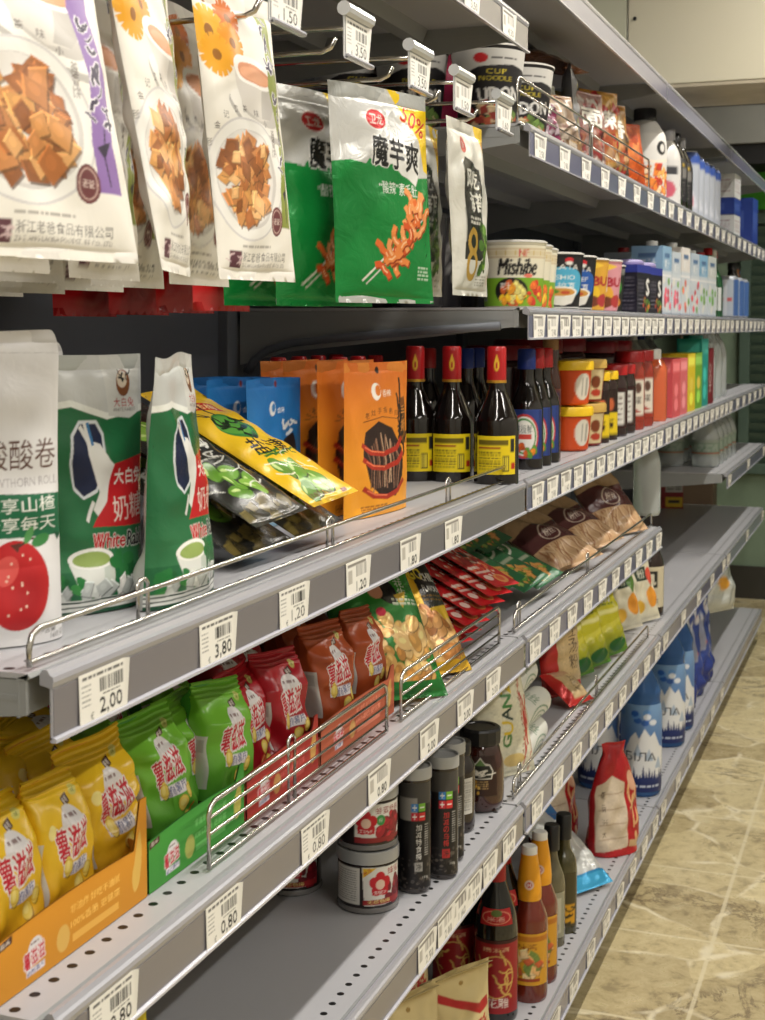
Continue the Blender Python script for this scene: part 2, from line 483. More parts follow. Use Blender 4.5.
# roller shutter housing and green louvred shutter on the far wall
gm = mat('shutter_grey', (132, 132, 126), .6, vary=.1)
o = root('shutter_housing', (0, 6.6, 2.13)); tag(o, 'grey metal roller shutter housing with rails below the ceiling', 'shutter housing')
mb = MB(); mb.box((-0.42, 0, 0.03), (2.2, .42, .2)); mb.build('box', gm, o, bevel=.004)
mb = MB(); mb.box((-0.42, -.02, .235), (2.2, .0, .25)); mb.box((-0.42, -.02, .275), (2.2, .0, .29)); mb.box((-.42, 0, .2), (2.2, .42, .65)); mb.build('rail', mat('shutter_dark', (62, 62, 60), .6), o)
mb = MB(); mb.box((-0.50, -.03, -.02), (-.42, .42, .65)); mb.build('bracket', gm, o, bevel=.003)
mb = MB(); mb.box((-0.42, .02, -0.06), (2.2, .40, 0.03)); mb.build('curtain', mat('shutter_black', (18, 18, 18), .7), o)
o = root('louvred_shutter', (0, 7.06, 0)); tag(o, 'green louvred shutter on the end wall beyond the shelves', 'shutter')
gl = mat('louvre_green', (84, 104, 92), .45)
mb = MB(); mb.box((-.20, -.01, .62), (-.15, .03, 1.88)); mb.box((1.2, -.01, .62), (1.25, .03, 1.88)); mb.box((-.15, -.01, 1.83), (1.2, .03, 1.88)); mb.box((-.15, -.01, .62), (1.2, .03, .67)); mb.build('frame', gl, o, bevel=.003)
mb = MB()
for k in range(24):
    z = .675 + k * .0475
    mb.add([(-.15, .02, z), (1.2, .02, z), (1.2, -.012, z + .05), (-.15, -.012, z + .05), (-.15, .026, z), (1.2, .026, z), (1.2, -.006, z + .05), (-.15, -.006, z + .05)],
           [(0, 1, 2, 3), (7, 6, 5, 4), (0, 4, 5, 1), (3, 2, 6, 7)])
mb.build('louvres', gl, o)
mb = MB(); mb.box((-.55, 7.055, 1.90), (1.6, 7.09, 2.13)); tag(mb.build('fascia_board', mat('fascia_green', (70, 168, 40), .45), bevel=.004), 'bright green fascia board above the louvred shutter', 'board')
mb = MB(); mb.box((-.47, 6.95, 0), (-.30, 7.09, 1.5)); tag(mb.build('wooden_post', mat('post_brown', (88, 72, 56), .6, vary=.2), bevel=.004), 'brown post against the green end wall behind the shelf end', 'post')

# ---- lamps: ceiling tubes over the aisle, and an added row filling the shelf interiors
def lamp(y, x, length=1.45, power=42.0, label=''):
    o = root('ceiling_light', (x, y, 2.66)); tag(o, label, 'light')
    mb = MB(); mb.box((-.07, -length / 2, .02), (.07, length / 2, .085)); mb.build('housing', mat('lamp_white', (225, 225, 222), .5), o, bevel=.006)
    mb = MB(); mb.tube([(0, -length / 2 + .02, 0), (0, length / 2 - .02, 0)], .014, 10); t = mb.build('tube', mat('tube_glow', (255, 240, 214), .5, emit=6.0), o, smooth=True)
    l = bpy.data.lights.new('tube_light', 'AREA'); l.shape = 'RECTANGLE'; l.size = .05; l.size_y = length - .05
    l.energy = power; l.color = (1.0, .955, .885)
    lo = bpy.data.objects.new('tube_light', l); COL.objects.link(lo); lo.parent = o; lo.location = (0, 0, -.02)
    return o
for k, y in enumerate((-.35, 1.25, 2.85, 4.05, 5.35, 6.3)):
    lamp(y, .55, 1.1 if k > 2 else 1.45, 13.0 if k > 2 else 18.0, 'fluorescent tube light over the aisle, number %s along it' % ('one two three four five six'.split()[k]))
for k, y in enumerate((.2, 2.4, 4.6)):  # unseen row, added to throw light deeper into the shelves
    lamp(y, 1.75, 1.45, 19.0, 'added fill tube light over the far side, number %s along it' % ('one two three'.split()[k]))

w = bpy.data.worlds.new('world'); SC.world = w; w.use_nodes = True
w.node_tree.nodes['Background'].inputs['Color'].default_value = (.95, .96, 1.0, 1)
w.node_tree.nodes['Background'].inputs['Strength'].default_value = 0.15
SC.view_settings.view_transform = 'Standard'; SC.view_settings.look = 'None'; SC.view_settings.gamma = 1.0
SC.view_settings.exposure = -0.05; SC.view_settings.use_curve_mapping = False
# ------------------------------------------------------------------ gondola shelving
def deck_material(name, col, holes=True):
    m = mat(name, col, .38, spec=.5, vary=.03)
    if not holes: return m
    nt = m.node_tree; b = nt.nodes['Principled BSDF']; L = nt.links.new
    def M(op, a, bb=None):
        n = nt.nodes.new('ShaderNodeMath'); n.operation = op
        for i, q in enumerate((a, bb)):
            if q is None: continue
            if hasattr(q, 'links'): L(q, n.inputs[i])
            else: n.inputs[i].default_value = q
        return n.outputs[0]
    tc = nt.nodes.new('ShaderNodeTexCoord'); sp = nt.nodes.new('ShaderNodeSeparateXYZ'); L(tc.outputs['Object'], sp.inputs[0])
    # a row of punched holes 25 mm apart, 24 mm behind the front edge
    fy = M('SUBTRACT', M('FRACT', M('DIVIDE', sp.outputs['Y'], .025)), .5)
    dy = M('MULTIPLY', fy, .025); dx = M('ADD', sp.outputs['X'], .024)
    d = M('SQRT', M('ADD', M('MULTIPLY', dx, dx), M('MULTIPLY', dy, dy)))
    hole = M('MULTIPLY', M('LESS_THAN', d, .0042), M('GREATER_THAN', sp.outputs['Z'], -.004))
    src = b.inputs['Base Color'].links[0].from_socket
    mx = nt.nodes.new('ShaderNodeMix'); mx.data_type = 'RGBA'; L(hole, mx.inputs[0]); L(src, mx.inputs[6]); mx.inputs[7].default_value = (.008, .008, .008, 1)
    L(mx.outputs[2], b.inputs['Base Color'])
    return m
DECK = deck_material('shelf_enamel', (178, 178, 182))
STEEL = mat('shelf_steel_grey', (150, 152, 152), .42, vary=.04)
DARKBACK = mat('back_panel_grey', (92, 96, 106), .5, vary=.04)
RAILC = mat('price_rail_plastic', (164, 164, 171), .24, spec=.6, coat=.4)
INSERT = mat('price_rail_insert', (124, 121, 126), .28, coat=.5)
INSERTB = mat('price_rail_insert_blue', (118, 120, 144), .28, coat=.5)
LIP = mat('price_rail_lip', (190, 190, 200), .18, coat=.5)
CHROME = mat('chrome_wire', (205, 202, 196), .2, 1.0)

LV = dict(G='top', T='top', A='cup noodle', B='carton', C='middle', D='snack', E='low', F='bottom')
def shelf(level, k, label, rail=True, depth_=.5, bracket=True):
    z = Z[level]; y0, y1 = bay(k), bay(k + 1)
    o = root('shelf', (0, y0, z)); tag(o, label, 'shelf', 'steel gondola shelves')
    L = BAY
    mb = MB(); mb.box((-depth_ + .012, .003, -.004), (-.002, L - .003, 0)); d = mb.build('deck', DECK, o)
    mb = MB()
    mb.prism([(-.002, 0), (-.0115, -.004), (-.0115, -.032), (-.0095, -.032), (-.0095, -.006), (0.0, -.003)][::-1], .003, L - .003)
    mb.box((-depth_ + .012, .004, -.030), (-depth_ + .016, L - .004, -.004))
    for xx in (-.17, -.34): mb.prism([(xx - .02, -.004), (xx - .012, -.024), (xx + .012, -.024), (xx + .02, -.004)], .01, L - .01)
    mb.build('frame', STEEL, o)
    if bracket:
        for yy in (.0035, L - .0065):
            mb = MB()
            mb.prism([(-.004, -.005), (-.004, -.030), (-.12, -.044), (-.40, -.072), (-depth_ + .012, -.095), (-depth_ + .012, -.005)][::-1], yy, yy + .003)
            mb.box((-depth_ + .02, yy - .0005, -.020), (-.012, yy + .0035, -.016))
            br = mb.build('bracket', STEEL, o)
    if rail:
        blue = k >= 1
        r = MB(); r.prism([(.0002, -.002), (.003, .001), (.0065, .001), (.0085, -.0025), (.0112, -.004), (.0118, -.0075), (.0108, -.0115), (.0098, -.0125), (.0098, -.049), (.0085, -.049), (.0085, -.012), (.0002, -.010)][::-1], .014, L - .001)
        rr = r.build('price_rail', RAILC, o)
        r = MB(); r.box((.0098, .016, -.0475), (.0104, L - .003, -.0135)); r.build('rail_insert', INSERTB if blue else INSERT, rr)
        r = MB(); r.prism([(.0085, -.0475), (.0085, -.051), (.0135, -.051), (.0135, -.0485), (.0115, -.0472)][::-1], .014, L - .001); r.build('rail_lip', LIP, rr)
    if level == 'B' and k == 1:
        # bent tube under the open end of the bracket
        pts = [on_y(px, py, y0 - .004) - np.array([0, y0, z]) for px, py in ((247, 372), (254, 360), (268, 350), (292, 343), (340, 338), (420, 331), (500, 326))]
        pts[0][0] = max(pts[0][0], -.49)
        mb = MB(); mb.tube(pts, .007, 10); mb.build('support_tube', mat('upright_grey', (104, 108, 116), .45), o, smooth=True)
    return o
def S(l, k, lab): return shelf(l, k, lab)
S('G', 0, 'topmost grey steel shelf above the hanging packs on hooks')
for k, t in ((1, 'over the cup noodles'), (2, 'over the cans, further along'), (3, 'at the far end under the shutter housing')):
    S('T', k, 'high empty grey shelf with plastic rail %s' % t)
S('A', 1, 'upper grey shelf holding cup noodles and snack bags behind wire'); S('A', 2, 'upper grey shelf holding tall bottles and blue cans'); S('A', 3, 'upper grey shelf holding the white and blue cartons at the end')
S('B', 1, 'eye level grey shelf holding noodle tubs and drink cartons'); S('B', 2, 'eye level grey shelf holding tall drink cartons and green bottles'); S('B', 3, 'eye level grey shelf at the end of the run with silver cans')
S('C', 0, 'grey shelf holding candy bags, orange pouches and yellow labelled sauce bottles'); S('C', 1, 'grey shelf holding orange tubs, sauce bottles and jars'); S('C', 2, 'grey shelf holding coloured cartons above the empty shelf'); S('C', 3, 'far grey shelf holding clear water bottles above the bottle packs')
S('D', 0, 'grey shelf holding crisp packets in trays and snack bags'); S('D', 1, 'grey shelf holding flat green packs and brown noodle bags'); S('D', 3, 'far grey shelf holding shrink wrapped bottle packs')
S('E', 0, 'grey shelf empty at the front with jars and tall tins'); S('E', 1, 'grey shelf holding white rolls and yellow packs behind wire'); S('E', 2, 'long bare grey shelf beyond the dark bottle, nearer half'); S('E', 3, 'long bare grey shelf at the end of the run, further half')
for k, t in enumerate(('under the paper bags and red label bottles', 'under the sauce bottles and red rice bags', 'under the big blue water bottles', 'bare at the far end of the run')):
    S('F', k, 'bottom grey shelf near the floor %s' % t)

# back panels, uprights, plinth: one gondola run
o = root('gondola_frame', (BACK, Y0, 0)); tag(o, 'dark grey back panels and slotted uprights that carry all the shelves', 'shelving frame')
for k in range(4):
    mb = MB(); mb.box((-.030, BAY * k + .030, .06), (-.012, BAY * (k + 1) - .030, 2.02)); mb.build('back_panel', DARKBACK, o)
for k in range(5):
    mb = MB(); mb.box((-.045, BAY * k - .030, 0), (.006, BAY * k + .030, 2.05))
    mb.build('upright', mat('upright_grey', (104, 108, 116), .45), o, bevel=.002)
    mb = MB(); mb.box((.008, BAY * k - .014, 0), (.44, BAY * k + .014, .040)); mb.box((.425, BAY * k - .014, .04), (.455, BAY * k + .014, .088)); mb.build('foot', STEEL, o, bevel=.002)

# wire fences along shelf fronts
def fence(level, y0, y1, hgt, rungs, label, x=-.012, posts=(), inward=.03):
    o = root('wire_guard', (0, 0, Z[level] + .0005)); tag(o, label, 'wire guard', 'wire guards along the shelf fronts')
    r = .0024
    mb = MB()
    c = .012
    pts = [(x, y0, r), (x, y0, hgt - c), (x, y0 + c * .3, hgt - c * .3), (x, y0 + c, hgt), (x, y1 - c, hgt), (x, y1 - c * .3, hgt - c * .3), (x, y1, hgt - c), (x, y1, r)]
    mb.tube(pts, r, 8); mb.build('hoop', CHROME, o, smooth=True)
    for q in range(rungs):
        z = r + (hgt - r) * (q + (.12 if rungs > 1 else 0.12)) / max(rungs, 1)
        mb = MB(); mb.tube([(x, y0, z), (x, y1, z)], .0016, 6); mb.build('rung', CHROME, o, smooth=True)
    for py in posts:
        mb = MB(); mb.tube([(x - .006, py - .008, r), (x - .006, py - .008, hgt + .004), (x - .006, py - .004, hgt + .008), (x - .006, py + .004, hgt + .008), (x - .006, py + .008, hgt + .004), (x - .006, py + .008, r)], r * .8, 6)
        mb.build('post', CHROME, o, smooth=True)
    return o
# ------------------------------------------------------------------ kit of product shapes
def solve_y(px, x, z):
    lo, hi = .2, 9.0
    for _ in range(50):
        m = (lo + hi) / 2
        if proj((x, m, z))[0] < px: lo = m
        else: hi = m
    return (lo + hi) / 2

def stand(x0, x1, yt, z, yb=None, x=None, round_=True):
    """where something of that outline stands on the shelf at height z: centre (x, y), width, height"""
    xc = (x0 + x1) / 2
    if yb is not None: p = on_z(xc, yb, z)
    else: p = np.array([x, solve_y(xc, x, z), z])
    d = depth(p); w = (x1 - x0) * d / FOC
    if round_:
        v = p[:2] - CAM[:2]; v /= np.linalg.norm(v); p = p + np.array([v[0], v[1], 0]) * w / 2
        w = (x1 - x0) * depth(p) / FOC
    top = on_y(proj(p)[0], yt, p[1])
    return p[0], p[1], w, top[2] - z

def face_width(p, rz, x0, x1):
    e = np.array([math.cos(rz), math.sin(rz), 0]) * .01
    r = (proj(np.array(p) + e)[0] - proj(np.array(p) - e)[0]) / .02
    return abs((x1 - x0) / r)

def wr(seed, u, v, n=9, amp=1.0, fr=(2, 7)):
    """film wrinkles"""
    r = np.random.default_rng(seed); o = np.zeros_like(u)
    for _ in range(n):
        a = r.uniform(0, 6.28); k = r.uniform(*fr); ph = r.uniform(0, 6.28)
        q = math.cos(a) * u + math.sin(a) * v
        o += np.sin(q * k * 6.28 / 2 + ph + 1.5 * np.sin((u - v) * r.uniform(1, 4) + ph)) * r.uniform(.3, 1)
    return o / n * amp

def pouch(name, art, w, h, t, style='hang', back=None, seed=0, material=None, wrinkle=.004, pinch=.05, parent=None, twist=0.0, bend=0.0, origin='base', crimp=.0):
    """a film pouch; front towards -y, width along x, base at z = 0"""
    nx, ny = art.nx, art.ny
    def surf(nx, ny, sgn):
        u = np.linspace(0, 1, nx)[None, :].repeat(ny, 0); v = np.linspace(0, 1, ny)[:, None].repeat(nx, 1)
        s = 2 * u - 1
        side = np.clip(1 - np.abs(s) ** 3.2, 0, 1) ** .75
        if style == 'stand':
            vert = np.clip(1 - v / .94, 0, 1) ** .55 * (.82 + .18 * np.sin(np.clip(v / .25, 0, 1) * math.pi))
            side = np.clip(1 - np.abs(s) ** 2.6, 0, 1) ** .7
            ww = 1 - pinch * np.sin(np.clip(v, 0, 1) * math.pi * .9) * .6
        elif style == 'sack':
            vert = np.clip(1 - v / .97, 0, 1) ** .6; side = np.clip(1 - np.abs(s) ** 3, 0, 1) ** .6
            ww = np.interp(v, [0, .12, .55, .8, .9, 1], [.92, 1, .92, .62, .42, .5])
        elif style == 'shoulder':
            vert = np.clip(1 - v / .96, 0, 1) ** .55 * (.82 + .18 * np.sin(np.clip(v / .25, 0, 1) * math.pi))
            side = np.clip(1 - np.abs(s) ** 2.6, 0, 1) ** .7
            ww = np.where(v > .9, np.sqrt(np.clip(1 - ((v - .9) / .1) ** 2, 0, 1)) * .16 + .84, 1.0) * (1 - .03 * np.sin(v * 3))
        elif style == 'block':
            vert = np.clip(np.sin(np.clip((v) / .86, 0, 1) * math.pi), 0, 1) ** .32
            vert = np.where(v < .08, (.55 + .45 * v / .08), np.where(v > .70, np.clip((.955 - v) / .255, 0, 1) ** .75, 1.0))
            side = np.clip(1 - np.abs(s) ** 5, 0, 1) ** .6
            ww = .95 + .06 * np.clip((v - .7) / .3, 0, 1) - .05 * np.exp(-((v - .82) / .06) ** 2)
        elif style == 'pillow':
            vert = np.clip(np.sin(np.clip((v - .03) / .94, 0, 1) * math.pi), 0, 1) ** .5
            ww = 1 - pinch * np.sin(v * math.pi)
        else:
            vert = np.clip(np.sin(np.clip((v - .03) / .90, 0, 1) * math.pi), 0, 1) ** .55
            vert = np.where(v > .93, 0, vert); ww = 1 - pinch * np.sin(v * math.pi)
        x = s * w / 2 * ww
        th = t / 2 * vert * side
        if style == 'block':
            e = .42; pf = np.linspace(-.5, .5, 801) * math.pi
            cx_, cy_ = np.sign(np.sin(pf)) * np.abs(np.sin(pf)) ** e * w / 2, np.abs(np.cos(pf)) ** e * t / 2
            arc = np.concatenate([[0], np.cumsum(np.hypot(np.diff(cx_), np.diff(cy_)))]); ph = np.interp(u, arc / arc[-1], pf)
            x = np.sign(np.sin(ph)) * np.abs(np.sin(ph)) ** e * w / 2 * ww; th = t / 2 * vert * np.abs(np.cos(ph)) ** e
        y = sgn * th
        edge = np.clip(np.minimum(np.minimum(u, 1 - u), np.minimum(v, 1 - v)) / .06, 0, 1)
        y = y + sgn * wr(seed + (7 if sgn > 0 else 0), u, v * h / w, amp=wrinkle * 2.6) * edge * (.35 + .65 * vert)
        y = y + wr(seed + 3, u * .6, v * .9, 5, wrinkle * 1.2, (1, 3)) * (0.25 + .75 * v)
        if crimp:
            k = np.clip((v - (1 - crimp)) / .01, 0, 1)
            y = y + k * .0012 * np.sin(v * h / .0022 * 6.28 / 2)
        x = x + wr(seed + 5, v, u * .2, 4, .004 * w / .1, (1, 3)) * (0.3)
        z = v * h + wr(seed + 9, u, u * 0, 4, .0035, (1, 3)) * (v > .0) * np.where(style == 'stand', v, 1)
        if twist:
            a = twist * (v - .5); x, y = x * np.cos(a) - y * np.sin(a), x * np.sin(a) + y * np.cos(a)
        y = y + bend * ((v - .5) ** 2 - .25) * h
        return np.stack([x, y, z], -1).reshape(-1, 3)
    f = surf(nx, ny, -1.0)
    bx, by = max(6, nx // 4), max(6, ny // 4)
    b = surf(bx, by, 1.0)
    cols = art.grid()
    bc = np.repeat(lin(back)[None], bx * by, 0) if back is not None else cols.reshape(ny, nx, 3)[np.linspace(0, ny - 1, by).astype(int)][:, np.linspace(0, nx - 1, bx).astype(int)].reshape(-1, 3)
    V = np.concatenate([f, b]); Q = [grid_faces(nx, ny), grid_faces(bx, by, nx * ny, True)]
    # close bottom
    n = 8
    fi = np.linspace(0, nx - 1, n).round().astype(int); bi = np.linspace(0, bx - 1, n).round().astype(int) + nx * ny
    Q.append(np.stack([fi[1:], fi[:-1], bi[:-1], bi[1:]], -1))
    if origin == 'top': V = V - (0, 0, h)
    return np_mesh(name, V, np.concatenate(Q), np.concatenate([cols, bc]), material or P_GLOSS(), parent)

_CO = {}
def put(o, x, y, z, rz=0.0, tilt=0.0, roll=0.0, lift=.0006):
    o.rotation_euler = (-tilt, roll, rz)
    if o.type == 'MESH':
        # nothing sinks into the shelf it rests on
        if o.data.name not in _CO:
            c = np.empty(len(o.data.vertices) * 3, np.float32); o.data.vertices.foreach_get('co', c); _CO[o.data.name] = c.reshape(-1, 3)
        r = np.array(o.rotation_euler.to_matrix())[2]
        low = float((_CO[o.data.name] @ r).min()) + z
        deck = max([l for l in Z.values() if l <= z + .002]) + lift
        if low < deck: z += deck - low
    o.location = (x, y, z); return o

def sector(name, art, r, z0, z1, a0, a1, material=None, parent=None, r1=None, prof=None):
    """a printed label wrapped round a bottle or jar, from angle a0 to a1"""
    nx, ny = art.nx, art.ny
    a = np.linspace(a0, a1, nx)[None, :]; v = np.linspace(0, 1, ny)[:, None]
    rr = r + ((r1 if r1 is not None else r) - r) * v
    if prof is not None: rr = np.interp(z0 + (z1 - z0) * v, [q[1] for q in prof], [q[0] for q in prof]) + .0006
    V = np.stack([rr * np.cos(a), rr * np.sin(a), np.broadcast_to(z0 + (z1 - z0) * v, (ny, nx))], -1).reshape(-1, 3)
    return np_mesh(name, V, grid_faces(nx, ny), art.grid(), material or P_LABEL(), parent)

def smooth_prof(pts, n=5):
    """rounds a bottle outline given by a few (r, z) points"""
    out = [pts[0]]
    for i in range(1, len(pts) - 1):
        a, b, c = map(np.array, (pts[i - 1], pts[i], pts[i + 1]))
        la, lc = np.linalg.norm(a - b), np.linalg.norm(c - b); k = min(.35 * la, .35 * lc)
        if la < 1e-6 or lc < 1e-6: out.append(tuple(b)); continue
        p, q = b + (a - b) / la * k, b + (c - b) / lc * k
        for t in np.linspace(0, 1, n): out.append(tuple(p * (1 - t) ** 2 + 2 * b * t * (1 - t) + q * t ** 2))
    out.append(pts[-1]); return out

def lathe_obj(name, prof, material, parent, n=28, smooth=True):
    mb = MB(); mb.lathe(prof, n); o = mb.build(name, material, parent, smooth=smooth)
    return shade_auto(o, 50)

def facing(x, y):
    """angle towards the aisle side camera from a spot"""
    return math.atan2(CAM[1] - y, CAM[0] - x)

def bottle(name, x, y, z, r, h, shape, glass, capm, label_arts, label, cat, group=None, cap=(.82, 1.0, .36), turn=None, n=28, neck_art=None, capname='cap', ring=None):
    """shape: (r/R, z/h) list for the glass; label_arts: (art, z0/h, z1/h, half angle, part name)"""
    o = root(name, (x, y, z)); tag(o, label, cat, group)
    pr = smooth_prof([(a * r, b * h) for a, b in shape])
    lathe_obj('body', [(0, .0004)] + pr + [(0, pr[-1][1])], glass, o, n)
    c0, c1, cr = cap
    lathe_obj(capname, [(0, c0 * h), (cr * r, c0 * h), (cr * r * 1.0, c1 * h - .003), (cr * r - .002, c1 * h), (0, c1 * h)], capm, o, 20)
    f = facing(x, y) if turn is None else turn
    for art, b0, b1, ha, nm in label_arts:
        sector(nm, art, r, b0 * h, b1 * h, f - ha, f + ha, parent=o, prof=[(max(q[0], .002), q[1]) for q in pr])
    if ring: 
        lathe_obj('neck_ring', [(ring[2] * r, ring[0] * h), (ring[2] * r, ring[1] * h)], ring[3], o, 20)
    return o

def carton(name, art_front, art_side, w, d, h, parent=None, material=None, top=(230, 230, 230)):
    """printed box: front on -y, right and left sides printed with art_side"""
    V, Q, C = [], [], []
    def face(o, ex, ez, art):
        nx, ny = art.nx, art.ny
        u = np.linspace(0, 1, nx)[None, :, None]; v = np.linspace(0, 1, ny)[:, None, None]
        b = sum(len(q) for q in V)
        V.append((np.array(o) + u * np.array(ex) + v * np.array(ez)).reshape(-1, 3)); Q.append(grid_faces(nx, ny, b)); C.append(art.grid())
    face((-w / 2, -d / 2, 0), (w, 0, 0), (0, 0, h), art_front)
    face((w / 2, -d / 2, 0), (0, d, 0), (0, 0, h), art_side)
    face((w / 2, d / 2, 0), (-w, 0, 0), (0, 0, h), art_front)
    face((-w / 2, d / 2, 0), (0, -d, 0), (0, 0, h), art_side)
    flat = Art(1, 1, 2, 2, top)
    face((-w / 2, -d / 2, h), (w, 0, 0), (0, d, 0), flat); face((-w / 2, d / 2, 0), (w, 0, 0), (0, -d, 0), flat)
    o = np_mesh(name, np.concatenate(V), np.concatenate(Q), np.concatenate(C), material or P_LABEL(), parent)
    o.data.polygons.foreach_set('use_smooth', np.zeros(len(o.data.polygons), bool)); return o

# ---- price tags
def tag_art(price, title, nx, ny, seed=1):
    a = Art(66, 38, nx, ny, (240, 238, 231))
    if nx > 40:
        if title: a.lines(5, 61, 32, 35.4, 1, (70, 70, 70), 2.4, seed + 9, .9)
        a.barcode(28, 60, 20, 30, seed=seed); a.lines(32, 56, 16.5, 18.8, 1, (90, 90, 90), 1.3, seed)
        a.lines(4, 16, 12, 30, 5, (110, 110, 110), 1.1, seed + 3)
        a.text(price, 43, 9, 12.8, (24, 24, 24), ww=31, bold=.02); a.text('€', 17, 4.8, 5.5, (40, 40, 40))
    else:
        a.barcode(28, 60, 19, 31, (150, 147, 143), seed=seed); a.rect(5, 31.5, 58, 34.5, (140, 136, 130)); a.rect(6, 14, 17, 28, (190, 186, 178)); a.rect(27, 3, 58, 12.5, (150, 145, 140)) if nx < 12 else a.text(price, 43, 8, 11.5, (40, 40, 40), ww=29, bold=.03)
    return a
def tag_mesh(art, w=.066, h=.038):
    nx, ny = art.nx, art.ny
    u = np.linspace(0, 1, nx)[None, :].repeat(ny, 0); v = np.linspace(0, 1, ny)[:, None].repeat(nx, 1)
    x = .0006 + .0035 * np.clip((u - .9) / .1, 0, 1) ** 2 * (v)
    V = np.stack([x, u * w, v * h], -1).reshape(-1, 3)
    V2 = V - (.0005, 0, 0)
    o = np_mesh('price_tag', np.concatenate([V, V2]), np.concatenate([grid_faces(nx, ny), grid_faces(nx, ny, nx * ny, True)]), np.concatenate([art.grid()] * 2), P_MATTE())
    return o
# ------------------------------------------------------------------ packs hanging on hooks, bay 0
BR = [(186, 122, 66), (204, 144, 84), (172, 106, 56), (216, 162, 102), (196, 132, 76), (156, 96, 50)]
def art_tea(nx, ny, band=(140, 108, 168), seed=0):
    a = Art(100, 200, nx, ny, (236, 232, 222))
    for cx, cy, r, c in ((14, 190, 15, (238, 232, 214)), (36, 178, 13, (206, 112, 40)), (12, 166, 17, (236, 176, 48)), (34, 160, 14, (228, 150, 36)), (16, 150, 14, (232, 164, 40))):
        for k in range(15):
            t = k * 2 * math.pi / 15 + cx; a.line([(cx, cy), (cx + r * math.cos(t), cy + r * math.sin(t))], r * .34, c)
        a.ell(cx, cy, r * .28, r * .28, (150, 96, 30))
    # tea cup on a saucer
    a.ell(58, 111, 37, 14, (182, 178, 172), 1, -.3); a.ell(58, 114, 35, 12.5, (240, 237, 230), 1, -.3); a.ell(58, 115, 22, 9, (196, 191, 184), 1, -.3)
    a.poly([(30, 146), (84, 136), (80, 122), (70, 110), (54, 108), (38, 118)], (216, 211, 203)); a.poly([(66, 138), (84, 136), (80, 122), (70, 110), (58, 110)], (186, 181, 174))
    a.ell(57, 142, 27.5, 10.5, (246, 243, 238), 1, -.2); a.ell(57, 141, 20, 7, (214, 146, 106), 1, -.2); a.ell(58, 140, 17, 5.2, (226, 164, 124), 1, -.2)
    # printed plate of crisps
    a.ell(37, 68, 41, 42, (208, 205, 203)); a.ell(37, 68, 39.5, 40.5, (236, 234, 228)); a.ell(37, 68, 33, 34, (204, 200, 195)); a.ell(36, 69, 31, 32.5, (224, 220, 214))
    a.heap(36, 68, 25, 28, 95, BR + [(226, 178, 120), (142, 86, 44), (206, 150, 84)], 8.2, seed)
    for k, ch in enumerate('老金记香茶味小饼'):
        t = math.pi * (.86 - .095 * k); a.text(ch, 37 + 40 * math.cos(t), 72 + 44 * math.sin(t), 5, (90, 82, 76))
    w = [(88, 200), (93, 166), (87, 134), (93, 98), (88, 62), (92, 36), (77, 36), (75, 62), (79, 98), (73, 134), (79, 166), (73, 200)]
    a.poly(w, band)
    for k, (x, y) in enumerate(((81, 184), (85, 164), (80, 144), (84, 122), (84, 100), (84, 78))):
        a.scribble(x, y, 10, 16, (240, 236, 240), 5, k, 3.0); a.scribble(x, y, 10, 16, (52, 40, 66), 5, k, 1.7)
    a.line([(84, 70), (82, 55), (84, 40)], .9, (60, 46, 70)); a.poly([(78, 60), (87, 64), (82, 54)], (50, 40, 60))
    a.text('茶香饼', 70, 94, 20, (126, 116, 110), ww=5, vertical=True)
    a.ell(70, 40, 7.5, 10, (110, 60, 62)); a.ring(70, 40, 5.6, 7.8, (200, 170, 160), .8); a.text('老爸', 70, 40, 4.6, (226, 206, 196), ww=7.5)
    a.lines(26, 62, 21, 24, 1, (140, 134, 128), 1.6, 2)
    a.rect(12, 8, 25, 19, (96, 58, 66)); a.scribble(18.5, 13.5, 10, 8, (210, 186, 186), 6, 5, .9)
    a.text('浙江老爸食品有限公司', 55, 15.5, 6, (84, 78, 76), ww=56); a.text('ZHEJIANG LAOBA FOODSTUFF CO., LTD', 55, 9.5, 3, (120, 114, 110), ww=56)
    a.lines(78, 94, 186, 196, 3, (196, 70, 66), 2, 4)
    return a

